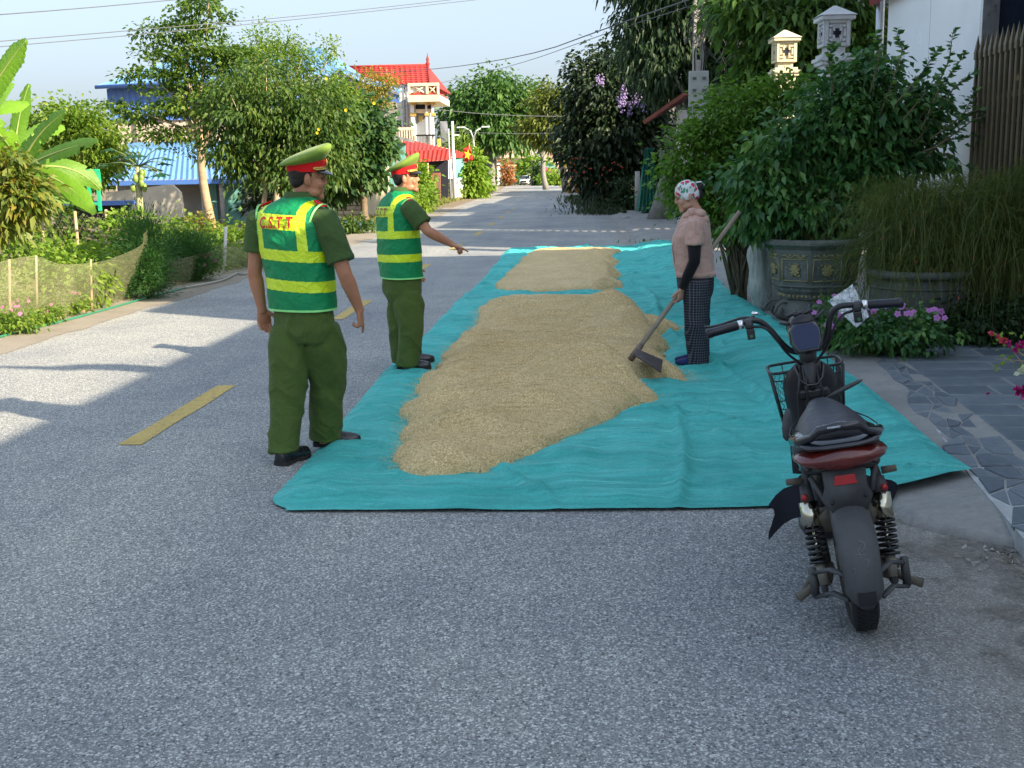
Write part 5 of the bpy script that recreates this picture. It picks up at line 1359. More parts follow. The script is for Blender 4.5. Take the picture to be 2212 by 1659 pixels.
prop(fl.build('mauve_blooms', M('mauve_petal', (.26, .19, .38), .7, .2, 3)), 'mauve bloom clusters high in the dark tree', 'flowers', kind='stuff')
# ============================================================ PEOPLE
def fuse(mb, voxel, smooth=4, fac=.5):
    me = mb.mesh('tmp'); o = bpy.data.objects.new('tmp', me); COL.objects.link(o)
    r = o.modifiers.new('r', 'REMESH'); r.mode = 'VOXEL'; r.voxel_size = voxel; r.use_smooth_shade = True
    if smooth: s = o.modifiers.new('s', 'SMOOTH'); s.factor = fac; s.iterations = smooth
    dg = bpy.context.evaluated_depsgraph_get(); dg.update()
    out = bpy.data.meshes.new_from_object(o.evaluated_get(dg))
    bpy.data.objects.remove(o); bpy.data.meshes.remove(me)
    out.materials.clear()
    return out
def displace(me, fn):
    n = len(me.vertices); co = np.empty(n * 3, np.float32); no = np.empty(n * 3, np.float32)
    me.vertices.foreach_get('co', co); me.vertices.foreach_get('normal', no)
    co = co.reshape(-1, 3); no = no.reshape(-1, 3)
    co = co + no * fn(co)[:, None]
    me.vertices.foreach_set('co', co.ravel().astype(np.float32)); me.update()
def fit(me, root, name, mats):
    me.transform(Matrix.Translation(-Vector(root.location)))
    return link(name, me, root, mats)
t = NT('skin')
c = t.ramp(t.noise(9, 5, .6), [(.3, (.36, .155, .085)), (.7, (.47, .225, .13))])
t.col(c); t.setp(rough=.5, spec=.4, sss=.12); t.p.inputs['Subsurface Radius'].default_value = (.02, .008, .004); t.bump(t.noise(160, 3, .6), .0008)
SKIN = t.mat
t = NT('skin_fair')
c = t.ramp(t.noise(9, 5, .6), [(.3, (.40, .22, .15)), (.7, (.52, .31, .22))])
t.col(c); t.setp(rough=.5, spec=.4, sss=.12); t.p.inputs['Subsurface Radius'].default_value = (.02, .008, .004); t.bump(t.noise(120, 3, .6), .001)
SKINW = t.mat
def cloth(name, col, scale=420, rough=.85, fold=.01, sheen=.2, fs=6, var=.12):
    t = NT(name); lo = tuple(q * (1 - var) for q in col); hi = tuple(q * (1 + var) for q in col)
    c = t.ramp(t.noise(7, 5, .65), [(.3, lo), (.7, hi)])
    t.col(c); t.setp(rough=rough, spec=.25, sheen=sheen)
    t.bump(t.math('ADD', t.math('MULTIPLY', t.noise(fs, 4, .6, dist=1.2), 1.0), t.math('MULTIPLY', t.noise(scale, 2, .5), .02)), fold, 1.0)
    return t.mat
POLG = cloth('uniform_green', (.070, .115, .025), fold=.025, sheen=.05)
SHIRTG = cloth('shirt_green', (.050, .095, .026), fold=.02, sheen=.05)
VGRN = cloth('vest_green', (.006, .24, .085), rough=.55, fold=.02, sheen=0, fs=9)
t = NT('reflective_yellow'); c = t.ramp(t.noise(30, 3, .6), [(.3, (.64, .86, .006)), (.7, (.76, .93, .02))]); c = t.mix(t.ramp(t.voro(26, 'F1', 'Distance'), [(.0, .0), (.5, .35)]), c, (.48, .74, .02)); t.col(c); t.setp(rough=.35, spec=.6); t.bump(t.noise(11, 4, .6, dist=1.5), .02); VYEL = t.mat
VPIP = M('vest_piping', (.28, .80, .25), .6, .08, 20)
CAPG = cloth('cap_green', (.16, .25, .035), fold=.006, sheen=.1)
CAPR = cloth('cap_red', (.62, .008, .012), fold=.004, sheen=.1)
LETR = M('red_print', (.50, .025, .015), .6, .15, 12)
LETB = M('brown_print', (.22, .05, .02), .6, .15, 12)
SHOE = M('black_leather', (.012, .013, .017), .28, .3, 12, .002, 14, spec=.6)
SOLE = M('black_rubber', (.02, .02, .02), .8, .3, 12)
HAIR = M('black_hair', (.010, .008, .007), .55, .3, 60, .006, 180)
VIS = M('glossy_visor', (.015, .013, .016), .18, .2, 8, spec=.7)
EYEW = M('eye_white', (.6, .55, .5), .3); LIP = M('lip', (.32, .11, .085), .5, .1, 20)

def EL(mb, c, r, n=14, M_=None, m=0): mb.ball(c, 1.0, n, m, M_, sc=r)
def head_shapes(mb, H, female=False):
    EL(mb, (0, -.012, .045), (.076, .096, .090), 18, H); EL(mb, (0, .028, -.022), (.062, .070, .086), 18, H)
    EL(mb, (0, .072, -.092), (.028, .027, .024), 12, H)
    for s in (-1, 1):
        EL(mb, (s * .040, .022, -.066), (.028, .046, .030), 12, H); EL(mb, (s * .036, .064, -.022), (.027, .026, .028), 12, H)
        EL(mb, (s * .080, -.008, .002), (.013, .021, .034), 12, H); EL(mb, (s * .088, -.016, .006), (.008, .012, .028), 10, H)
        EL(mb, (s * .030, .080, .030), (.024, .016, .010), 10, H)
    mb.tube([(0, .090, .028), (0, .100, .006), (0, .110, -.014)], [.010, .011, .012], 8, M=H)
    EL(mb, (0, .103, -.019), (.018, .013, .009), 10, H); EL(mb, (0, .075, .040), (.048, .022, .022), 12, H); EL(mb, (0, .066, -.058), (.034, .030, .030), 12, H)
    EL(mb, (0, .090, -.052), (.024, .010, .006), 10, H); EL(mb, (0, .088, -.063), (.020, .010, .007), 10, H)
    mb.tube([(0, -.012, -.03), (0, -.030, -.10), (0, -.045, -.19)], [.058, .056, .068], 14, M=H)
def face_parts(root, H, fem=False):
    for s in (-1, 1):
        mb = MBo(); EL(mb, (s * .029, .078, .011), (.010, .009, .0035), 10, H); mb.done('eye', HAIR if fem else M('eye_dark', (.06, .03, .02), .3), root)
        mb = MBo(); mb.tube([(s * .014, .100, .032), (s * .030, .097, .038), (s * .047, .084, .031)], [.0025, .003, .0015], 6, M=H); mb.done('eyebrow', HAIR, root)
        if fem is None: continue
        mb = MBo(); mb.tube([(s * .017, .0915, .010), (s * .029, .090, .013), (s * .042, .080, .009)], [.0012, .0018, .0012], 6, M=H); mb.done('eyelid', HAIR, root)
    mb = MBo(); EL(mb, (0, .0945, -.0525), (.019, .008, .0042), 10, H); EL(mb, (0, .0925, -.0625), (.016, .008, .005), 10, H); mb.done('lips', LIP, root)
def hand(mb, W, d, n, side, curls, tl=1.0, L=.092, point=None):
    """W wrist, d towards the fingers, n palm normal (the side fingers curl to), side: unit vector towards the thumb"""
    W = Vector(W); d = Vector(d).normalized(); n = Vector(n); n = (n - d * n.dot(d)).normalized(); s = n.cross(d) if side > 0 else d.cross(n)
    mb.tube([W - d * .03, W, W + d * .03, W + d * .07, W + d * L], [.026, .027, .036, .041, .038], 12, flat=[.75, .68, .5, .42, .36], twist=0) if False else None
    rings = []
    for (q, w, h) in ((-.03, .027, .021), (0, .027, .019), (.025, .034, .017), (.06, .041, .015), (L, .039, .012), (L + .008, .030, .006)):
        c = W + d * q; rings.append([c + s * (w * 1.08 * math.cos(a)) + n * (h * math.sin(a)) for a in [2 * math.pi * i / 14 for i in range(14)]])
    mb.loft(rings)
    Ls = [.070, .080, .074, .058]
    for i in range(4):
        off = (.030 - .0205 * i); p = W + d * (L - .004 - abs(i - 1) * .004) + s * off
        c = curls[i]; dd = d.copy(); pts = [p - d * .015, p]; segs = [.45, .30, .25]; ang = 0
        for k, sg in enumerate(segs):
            ang += c * (1.0 if k == 0 else 1.15); v = (d * math.cos(ang) + n * math.sin(ang)); pts.append(pts[-1] + v * Ls[i] * sg * tl)
        mb.tube(pts, [.0098, .0098, .0092, .0085, .0068], 8)
    p = W + d * .022 + s * .026
    t1 = (d * .55 + s * .70 + n * .35).normalized(); t2 = (d * .8 + s * .25 + n * .55).normalized()
    mb.tube([p - t1 * .02, p + t1 * .012, p + t1 * .042, p + t1 * .042 + t2 * .030, p + t1 * .042 + t2 * .048], [.014, .0145, .0115, .0105, .0075], 8)
def shoe(root, heel, dirv, L=.29, h=.135, w=.052):
    heel = Vector(heel); d = Vector((dirv[0], dirv[1], 0)).normalized(); s = Vector((-d.y, d.x, 0))
    mb = MBo(); rings = []
    for (f, ww, hh) in ((0, .55, .45), (.03, .78, .72), (.12, .85, .98), (.24, .82, 1.0), (.36, .80, .86), (.5, .90, .66), (.66, 1.0, .56), (.8, .96, .50), (.92, .76, .42), (.985, .44, .30), (1.0, .2, .2)):
        c = heel + d * (f * L); ring = []
        for i in range(16):
            a = 2 * math.pi * i / 16; x = math.cos(a) * w * ww; z = math.sin(a)
            z = .022 + (max(0, z) ** .8 * h * hh * .80 if z > 0 else z * .008)
            ring.append(c + s * x * (1 - .25 * max(0, math.sin(a))) + Vector((0, 0, z)))
        rings.append(ring)
    mb.loft(rings); mb.done('shoe', SHOE, root)
    mb = MBo(); rings = []
    for (f, ww) in ((-.01, .5), (.03, .85), (.15, .92), (.4, .82), (.66, 1.06), (.85, .95), (.96, .6), (1.01, .12)):
        c = heel + d * (f * L); z0 = .0 if f < .3 or f > .45 else .010
        rings.append([c + s * (w * ww) + Vector((0, 0, z0)), c + s * (w * ww) + Vector((0, 0, .026)), c - s * (w * ww) + Vector((0, 0, .026)), c - s * (w * ww) + Vector((0, 0, z0))])
    mb.loft(rings, smooth=False); o = mb.done('sole', SOLE, root)

class Torso:
    """ring stack: list of (z, centre xy, half width a, half depth b) in world, yaw phi (clockwise positive seen from above)"""
    def __init__(s, rows, phi):
        s.rows = rows; s.z = np.array([r[0] for r in rows]); s.cx = np.array([r[1] for r in rows]); s.cy = np.array([r[2] for r in rows])
        s.a = np.array([r[3] for r in rows]); s.b = np.array([r[4] for r in rows]); s.phi = phi
    def at(s, th, z, off=0.0, e=.82):
        cx = np.interp(z, s.z, s.cx); cy = np.interp(z, s.z, s.cy); a = np.interp(z, s.z, s.a) + off; b = np.interp(z, s.z, s.b) + off
        lx = np.sign(np.cos(th)) * np.abs(np.cos(th)) ** e * a; ly = np.sign(np.sin(th)) * np.abs(np.sin(th)) ** e * b
        c, q = math.cos(-s.phi), math.sin(-s.phi)
        return cx + lx * c - ly * q, cy + lx * q + ly * c, lx, ly
def shell(tor, name, zs, off, mats, root, matfn=None, nth=340, fold=.008, seed=0, shoulder=.0, dropfn=None):
    th = np.linspace(0, 2 * np.pi, nth, endpoint=False)[None, :]; Z = np.array(zs)[:, None] + 0 * th; TH = th + 0 * Z
    x, y, lx, ly = tor.at(TH, Z, off)
    # shoulder slope: vertices away from the neck sink near the top; hem dips
    amp = fold * (fbm(np.cos(TH) * 2.2 + 5, Z * 6 + np.sin(TH) * 2.2, 4, seed) - .5) * 2 + fold * .8 * (1 - np.abs(np.sin(Z * 34 + 3 * np.sin(TH * 2 + seed) + 4 * fbm(TH * 1.2, Z * 3, 3, seed + 2)))) * (vnoise(np.cos(TH) * 2 + 9, Z * 4 + np.sin(TH) * 2, seed + 3) - .2)
    x2, y2, _, _ = tor.at(TH, Z, off + amp)
    dz = dropfn(lx, ly, Z) if dropfn else 0
    V = np.stack([x2, y2, Z + dz], -1).reshape(-1, 3) - np.array(root.location)
    nz = len(zs); i = np.arange(nz - 1)[:, None] * nth + np.arange(nth)[None, :]; j = np.arange(nz - 1)[:, None] * nth + (np.arange(nth)[None, :] + 1) % nth
    F = np.stack([i, j, j + nth, i + nth], -1).reshape(-1, 4)
    me = npmesh(name, V, F, True)
    o = link(name, me, root, mats)
    if matfn:
        LX = (lx[:-1] + lx[1:]) / 2; LY = (ly[:-1] + ly[1:]) / 2; ZZ = (Z[:-1] + Z[1:]) / 2
        me.polygons.foreach_set('material_index', matfn(LX, LY, ZZ).astype(np.int32).ravel())
    return o
def fold_fn(seed, amp, sx=6, sz=3):
    def f(co):
        a = fbm(co[:, 0] * sx + co[:, 1] * sx * .7, co[:, 2] * sz * .7, 4, seed) - .5
        b = 1 - np.abs(2 * fbm(co[:, 0] * 4.5 + co[:, 2] * 2.2, co[:, 1] * 4 + co[:, 2] * 3.0, 3, seed + 5) - .95) * 1.8
        return amp * (a * 1.6 + np.clip(b, 0, 1) ** 3 * .9)
    return f

def peaked_cap(root, H):
    mb = MBo(); n = 40; rings = []
    def ring(a, b, z0, tilt, sh=0): return [(a * math.cos(q), b * math.sin(q) + sh, z0 + tilt * math.sin(q)) for q in [2 * math.pi * i / n for i in range(n)]]
    mb.loft([ring(.0835, .106, .050, .0, -.006), ring(.085, .108, .075, .002, -.006), ring(.086, .109, .102, .018, -.006)], M=H, cap=False); mb.done('cap_band', CAPR, root)
    mb = MBo()
    rs = [ring(.084, .107, .098, .018, -.006), ring(.100, .122, .106, .028, -.006), ring(.122, .143, .122, .044, -.006), ring(.129, .150, .134, .052, -.006), ring(.128, .148, .145, .057, -.006), ring(.114, .132, .154, .054, -.006), ring(.088, .104, .159, .042, -.006), ring(.055, .066, .161, .026, -.006), ring(.015, .018, .161, .008, -.006)]
    mb.loft(rs, M=H); mb.done('cap_crown', CAPG, root)
    mb = MBo(); vv = []; m_ = 18
    for k, (rr, zz) in enumerate(((1.0, 0), (1.16, -.006), (1.30, -.015), (1.42, -.026))):
        for i in range(m_):
            q = math.pi * (.14 + .72 * i / (m_ - 1)); ed = math.sin(math.pi * i / (m_ - 1)) ** .5
            r_ = 1 + (rr - 1) * ed; vv.append((.085 * r_ * math.cos(q), -.006 + .108 * r_ * math.sin(q), .058 + zz * ed))
    ff = [(k * m_ + i, k * m_ + i + 1, (k + 1) * m_ + i + 1, (k + 1) * m_ + i) for k in range(3) for i in range(m_ - 1)]
    vv2 = [(a, b, c - .004) for a, b, c in vv]; nn = len(vv)
    mb.add(vv, ff, 0, True, H); mb.add(vv2, [tuple(reversed(f)) for f in ff], 0, True, H); mb.done('cap_visor', VIS, root)
    mb = MBo(); pts = [(.089 * math.cos(q), -.006 + .112 * math.sin(q), .064) for q in [math.pi * (.12 + .76 * i / 16) for i in range(17)]]
    mb.tube(pts, .0055, 6, M=H); mb.tube([(a, b, c + .010) for a, b, c in pts], .004, 6, M=H)
    EL(mb, (.088, .030, .070), (.006, .008, .008), 8, H); EL(mb, (-.088, .030, .070), (.006, .008, .008), 8, H); mb.done('gold_cord', GOLD, root)
    mb = MBo(); EL(mb, (0, .112, .098), (.020, .006, .024), 12, H); mb.done('cap_badge', GOLD, root)
def letters(root, tor, text, x0, x1, zc, h, off, mat, bold=.02):
    cu = bpy.data.curves.new('t', 'FONT'); cu.body = text; cu.size = 1; cu.offset = bold; cu.extrude = 0; cu.space_character = 1.12
    o = bpy.data.objects.new('t', cu); COL.objects.link(o); dg = bpy.context.evaluated_depsgraph_get(); dg.update()
    me = bpy.data.meshes.new_from_object(o.evaluated_get(dg)); bpy.data.objects.remove(o)
    bm = bmesh.new(); bm.from_mesh(me); bmesh.ops.triangulate(bm, faces=bm.faces[:]); bmesh.ops.subdivide_edges(bm, edges=[e for e in bm.edges if e.calc_length() > .1], cuts=3, use_grid_fill=False); bm.to_mesh(me); bm.free()
    n = len(me.vertices); co = np.empty(n * 3, np.float32); me.vertices.foreach_get('co', co); co = co.reshape(-1, 3)
    mn, mx_ = co.min(0), co.max(0)
    u = (co[:, 0] - mn[0]) / (mx_[0] - mn[0]); v = (co[:, 1] - mn[1]) / (mx_[1] - mn[1])
    lx = x0 + u * (x1 - x0); z = zc + (v - .5) * h
    # find theta on the back (-y side) for that local x: rings are read left to right as seen from behind
    a = np.interp(z, tor.z, tor.a) + off; th = -np.arccos(np.clip(np.sign(lx) * (np.abs(lx) / a) ** (1 / .82), -1, 1))
    x, y, _, _ = tor.at(th, z, off)
    V = np.stack([x, y, z], -1) - np.array(root.location)
    me.vertices.foreach_set('co', V.astype(np.float32).ravel()); me.update()
    me.materials.clear(); return link('lettering', me, root, mat)

def officer(label, P, Hm, tor, legs, arms, vest, text, seed, group='officers in reflective vests'):
    """P: foot point; legs: list of (hip, knee, ankle); arms: list of (shoulder, elbow, wrist, hand args, sleeve end fraction)"""
    root = thing('person', label, 'person', P, 0, group)
    mb = MB()
    head_shapes(mb, Hm)
    zt = max(r[0] for r in tor.rows)
    nk = Hm @ Vector((0, -.045, -.18))
    mb.tube([nk + Vector((0, 0, .03)), Vector((tor.cx[-1], tor.cy[-1], zt - .05)), Vector((tor.cx[0], tor.cy[0], tor.z[0] - .02))], [.06, .085, .10], 14)
    for (sh, el, wr, hd, *_r) in arms:
        sh, el, wr = Vector(sh), Vector(el), Vector(wr)
        c = Vector((tor.cx[-2], tor.cy[-2], sh.z - .02))
        mb.tube([c, c.lerp(sh, .8), sh, sh.lerp(el, .35), sh.lerp(el, .8), el, el.lerp(wr, .25), el.lerp(wr, .7), wr, wr + (wr - el).normalized() * .02], [.05, .052, .055, .052, .044, .041, .044, .034, .027, .026], 14)
        hand(mb, wr, *hd)
    for (hp, kn, an) in legs:
        hp, kn, an = Vector(hp), Vector(kn), Vector(an)
        mb.tube([Vector((tor.cx[0], tor.cy[0], tor.z[0])), hp, hp.lerp(kn, .5), kn, kn.lerp(an, .35), an], [.08, .075, .07, .052, .05, .036], 12)
        mb.tube([an, Vector((an.x, an.y, .05))], [.036, .04], 10)
    fit(fuse(mb, .0045, 5), root, 'body', SKIN)
    face_parts(root, Hm, None)
    mb = MBo(); EL(mb, (0, -.030, .050), (.0790, .082, .088), 20, Hm); EL(mb, (0, -.052, .0), (.064, .050, .050), 16, Hm); EL(mb, (.062, .008, .040), (.016, .014, .03), 10, Hm); EL(mb, (-.062, .008, .040), (.016, .014, .03), 10, Hm)
    me = fuse(mb, .005, 3); fit(me, root, 'hair', HAIR)
    peaked_cap(root, Hm)
    # trousers
    mb = MB()
    z0 = tor.z[0]
    cpel = Vector((tor.cx[0], tor.cy[0], z0 - .06))
    rings = []
    for (dz, fa, fb_) in ((-.18, .84, .92), (-.11, 1.06, 1.04), (-.03, 1.05, 1.02), (.06, .95, .95), (.12, .9, .9)):
        ths = np.linspace(0, 2 * np.pi, 24, endpoint=False); X, Y_, _, _ = tor.at(ths, z0, -.012, .9)
        rings.append([((q[0] - cpel.x) * fa + cpel.x, (q[1] - cpel.y) * fb_ + cpel.y, z0 + dz) for q in zip(X, Y_)])
    mb.loft(rings)
    for (hp, kn, an) in legs:
        hp, kn, an = Vector(hp), Vector(kn), Vector(an)
        fl = Vector((an.x, an.y, max(.075, an.z - .03)))
        mb.tube([hp + Vector((0, 0, .03)), hp.lerp(kn, .25), hp.lerp(kn, .65), kn, kn.lerp(an, .3), kn.lerp(an, .7), an, fl], [.104, .122, .116, .104, .096, .091, .089, .091], 20, flat=[1, 1, 1, 1, 1, 1, 1, 1.15])
    me = fuse(mb, .008, 8); displace(me, fold_fn(seed, .016)); fit(me, root, 'trousers', POLG)
    # shirt
    mb = MB()
    rings = []
    for z in list(np.linspace(tor.z[0] - .0, zt - .015, 10)):
        ths = np.linspace(0, 2 * np.pi, 26, endpoint=False); X, Y_, _, _ = tor.at(ths, z, -.016); rings.append([(x, y, z) for x, y in zip(X, Y_)])
    mb.loft(rings)
    for (sh, el, wr, hd, sl) in arms:
        sh, el = Vector(sh), Vector(el); e_ = sh.lerp(el, sl); c = Vector((tor.cx[-3], tor.cy[-3], sh.z - .05)); dd = (sh - c)
        mb.tube([c.lerp(sh, .45) - Vector((0, 0, .02)), c.lerp(sh, .78) + Vector((0, 0, .0)), sh + Vector((0, 0, -.005)), sh.lerp(e_, .4), sh.lerp(e_, .8), e_], [.085, .088, .078, .078, .076, .080], 18)
    me = fuse(mb, .008, 6); displace(me, fold_fn(seed + 7, .008, 7, 5)); fit(me, root, 'shirt', SHIRTG)
    # collar
    mb = MBo(); n = 30; c0 = Vector((tor.cx[-1], tor.cy[-1], zt - .012)); rg_ = []
    nd = (Hm @ Vector((0, -.03, -.10))) - (Hm @ Vector((0, -.045, -.19)))
    for (rr, dz) in ((.082, -.02), (.074, .015), (.070, .040), (.076, .042), (.088, .010), (.098, -.016)):
        rg_.append([(c0.x + rr * math.cos(q) + nd.x * max(0, dz) * 2, c0.y + rr * 1.02 * math.sin(q) + nd.y * max(0, dz) * 2, c0.z + dz) for q in [2 * math.pi * i / n for i in range(n)]])
    mb.loft(rg_, cap=False); mb.done('collar', SHIRTG, root)
    for (sh, el, wr, hd, sl) in arms:
        sh = Vector(sh); c = Vector((tor.cx[-1], tor.cy[-1], zt)); dv = (c - sh); dv.z = 0; dv.normalize()
        mb = MBo(); a = sh + Vector((0, 0, .070)) + dv * .005; b = sh + dv * .08 + Vector((0, 0, .098)); pr = Vector((-dv.y, dv.x, 0)) * .022
        mb.add([a - pr, a + pr, b + pr * .6, b - pr * .6, a - pr + Vector((0, 0, .008)), a + pr + Vector((0, 0, .008)), b + pr * .6 + Vector((0, 0, .008)), b - pr * .6 + Vector((0, 0, .008))], [(0, 1, 5, 4), (1, 2, 6, 5), (2, 3, 7, 6), (3, 0, 4, 7), (4, 5, 6, 7)]); mb.done('epaulette', [CAPR], root)
    # vest
    zm, zl, ztx, hem = vest['mid'], vest['low'], vest['text'], vest['hem']
    zs = np.concatenate([np.arange(hem, zt - .05, .003), np.linspace(zt - .05, zt, 12)])
    tilt = vest.get('tilt', 0.0)
    def mf(lx, ly, z):
        m = np.zeros(lx.shape, int); zz = z + lx * tilt
        m[(np.abs(zz - zm) < .031)] = 1; m[(np.abs(zz - zl) < .031)] = 1
        m[(zz > zm) & (np.abs(np.abs(lx) - .150) < .026) & (z < zt - .004)] = 1
        m[(zz > ztx - .042) & (zz < ztx + .042) & (np.abs(lx) < .15) & (ly < 0)] = 1
        m[(z < hem + .012)] = 2
        return m
    shell(tor, 'vest', zs, .010, [VGRN, VYEL, VPIP], root, mf, fold=.007, seed=seed, dropfn=vest.get('drop'))
    # piping round the armholes
    for (sh, el, wr, hd, sl) in arms:
        sh, el = Vector(sh), Vector(el); c = Vector((tor.cx[-3], tor.cy[-3], 0)); ax = (sh - c); ax.z = 0; ax.normalize(); ax = (ax + Vector((0, 0, -.15))).normalized()
        u = ax.orthogonal().normalized(); w = ax.cross(u); mb = MBo(); mid = sh - ax * .045 - Vector((0, 0, .045))
        pts = []
        for i in range(29):
            q = 2 * math.pi * i / 28; dd = (Vector((0, 0, 1)) - ax * ax.z).normalized(); ee = ax.cross(dd)
            pts.append(mid + dd * (.124 * math.cos(q)) + ee * (.088 * math.sin(q)) + ax * (.012 * math.cos(q)))
        mb.tube(pts, .0065, 6, cap=False); mb.done('armhole_piping', VPIP, root)
    letters(root, tor, 'C.S.T.T', -.120, .118, ztx - .002, .066, .0235, text, .03)
    return root
def headM(p, yaw, pitch=0, roll=0, s=1.0):
    """yaw clockwise from +Y"""
    return Matrix.Translation(p) @ Matrix.Rotation(-yaw, 4, 'Z') @ Matrix.Rotation(-pitch, 4, 'X') @ Matrix.Rotation(roll, 4, 'Y') @ Matrix.Scale(s, 4)

# ---- nearer officer
Yo = 6.28
def q1(px, py, Y=Yo): return at(px, py, Y)
c_hip = q1(657, 690); c_sh = q1(634, 470)
rows = [(q1(655, 668).z - .0, c_hip.x, Yo, .196, .138), (q1(650, 640).z, c_hip.x - .004, Yo, .196, .140), (q1(645, 600).z, q1(650, 600).x, Yo, .197, .140), (q1(640, 540).z, q1(640, 540).x, Yo, .210, .140), (q1(635, 480).z, q1(632, 480).x, Yo + .01, .222, .132), (q1(632, 458).z, q1(631, 458).x, Yo + .02, .215, .118), (q1(632, 445).z, q1(633, 445).x, Yo + .03, .175, .100), (q1(632, 434).z, q1(637, 434).x, Yo + .04, .115, .085), (q1(632, 426).z, q1(640, 426).x, Yo + .05, .075, .072)]
torA = Torso(rows, R(27))
phi = R(27); rt = Vector((math.cos(phi), -math.sin(phi), 0)); fw_ = Vector((math.sin(phi), math.cos(phi), 0))
shR = q1(703, 474, Yo - .10); shL = q1(561, 474, Yo + .10)
HA = headM(q1(663, 389, Yo + .07), R(68), R(1), R(4), 1.0)
officer('officer nearest the camera, seen from behind, pointing one finger down at the sheet', tuple(gp(672, 992)), HA, torA,
        [(q1(625, 715, 6.28), q1(622, 830, 6.24), q1(613, 968, 6.17)), (q1(695, 712, 6.28), q1(708, 825, 6.38), q1(703, 945, 6.44))],
        [(shR, q1(745, 592, 6.15), q1(776, 668, 6.20), ((.04, .10, -.55), (-.4, .1, -.3), -1, [.10, .95, 1.05, 1.1]), .78),
         (shL, q1(550, 590, 6.36), q1(566, 668, 6.38), ((.05, .05, -.5), (.45, -.85, 0), 1, [.35, .42, .45, .5]), .62)],
        dict(mid=q1(640, 548).z, low=q1(640, 612).z, text=q1(605, 478).z, hem=q1(650, 668).z, tilt=.06, drop=lambda lx, ly, z: -.02 * lx / .2 * -1 * 0), LETR, 3)
pa = bpy.data.objects['person']
shoe(pa, gp(606, 1004) + Vector((0, -.03, 0)), (.45, 1.0), .27)
shoe(pa, gp(676, 975) + Vector((0, .03, .028)), (1.0, .12), .285)

# ---- farther officer
Yb = 9.16
def q2(px, py, Y=Yb): return at(px, py, Y)
rows = [(q2(868, 602).z, q2(868, 602).x, Yb, .190, .150), (q2(865, 580).z, q2(865, 580).x, Yb, .190, .152), (q2(865, 545).z, q2(863, 545).x, Yb, .195, .155), (q2(865, 505).z, q2(860, 505).x, Yb, .208, .150), (q2(865, 460).z, q2(858, 460).x, Yb, .222, .140), (q2(862, 440).z, q2(860, 440).x, Yb, .205, .125), (q2(862, 428).z, q2(862, 428).x, Yb, .165, .105), (q2(862, 418).z, q2(864, 418).x, Yb, .105, .088), (q2(862, 412).z, q2(866, 412).x, Yb, .073, .072)]
torB = Torso(rows, R(58))
HB = headM(q2(876, 388), R(82), R(-6), R(2), .98)
pb_ = officer('officer standing farther up the sheet with one arm stretched out pointing', tuple(gp(885, 803)), HB, torB,
        [(q2(870, 640, 9.24), q2(866, 710, 9.22), q2(872, 778, 9.30)), (q2(880, 640, 9.08), q2(888, 712, 9.06), q2(880, 786, 9.08))],
        [(q2(888, 452, 8.98), q2(925, 500, 8.93), q2(975, 527, 8.98), ((.62, .05, -.28), (-.2, .0, -.6), -1, [.06, 1.05, 1.1, 1.15]), .70),
         (q2(842, 456, 9.36), q2(860, 530, 9.42), q2(890, 580, 9.44), ((.3, .1, -.5), (.3, -.4, 0), 1, [.3, .35, .4, .4]), .62)],
        dict(mid=q2(860, 506).z, low=q2(860, 556).z, text=q2(825, 457).z, hem=q2(868, 600).z, tilt=-.02), LETB, 19)
shoe(pb_, gp(857, 808) + Vector((0, .03, .03)), (1.0, .05), .285)
shoe(pb_, gp(866, 796) + Vector((0, .06, .03)), (1.0, .25), .285)

# ---- woman with the hoe
Yw = 9.24
def q3(px, py, Y=Yw): return at(px, py, Y)
wm = thing('person', 'woman in floral headscarf and pink hooded top holding a long hoe', 'person', tuple(gp(1505, 796)))
HW = headM(q3(1484, 426), R(-97), R(17), 0, .93)
rows = [(q3(1500, 590).z, q3(1503, 590).x, Yw, .158, .150), (q3(1500, 570).z, q3(1498, 570).x, Yw, .160, .158), (q3(1497, 540).z, q3(1494, 540).x, Yw, .160, .160), (q3(1495, 510).z, q3(1494, 510).x, Yw, .172, .150), (q3(1497, 485).z, q3(1498, 485).x, Yw, .172, .125), (q3(1497, 470).z, q3(1500, 470).x, Yw, .130, .100), (q3(1497, 460).z, q3(1500, 460).x, Yw, .085, .080)]
torW = Torso(rows, R(-90))
mb = MB(); head_shapes(mb, HW, True)
mb.tube([q3(1497, 455), q3(1500, 500), q3(1503, 600)], [.055, .09, .10], 12)
shW, elW, wrW = q3(1500, 492, 9.07), q3(1500, 565, 9.03), q3(1473, 622, 9.10)
mb.tube([q3(1500, 485, 9.15), shW, shW.lerp(elW, .5), elW, elW.lerp(wrW, .5), wrW, wrW + Vector((0, 0, -.02))], [.045, .048, .044, .038, .034, .026, .025], 12)
hand(mb, wrW, (-.05, .02, -.5), (-.5, .45, 0), 1, [.5, .62, .66, .7])
shW2, elW2, wrW2 = q3(1498, 492, 9.42), q3(1505, 555, 9.50), q3(1497, 590, 9.46)
mb.tube([q3(1500, 485, 9.32), shW2, elW2, wrW2], [.045, .046, .038, .026], 12); hand(mb, wrW2, (-.3, 0, -.4), (.4, -.4, 0), -1, [.6, .7, .7, .7])
lgs = [(q3(1505, 620, 9.15), q3(1503, 700, 9.13), q3(1508, 775, 9.17)), (q3(1505, 620, 9.33), q3(1508, 700, 9.34), q3(1510, 772, 9.34))]
for hp, kn, an in lgs:
    mb.tube([q3(1503, 600), hp, kn, an, Vector((an.x, an.y, .05))], [.08, .075, .052, .036, .038], 12)
fit(fuse(mb, .0045, 4), wm, 'body', SKINW); face_parts(wm, HW, True)
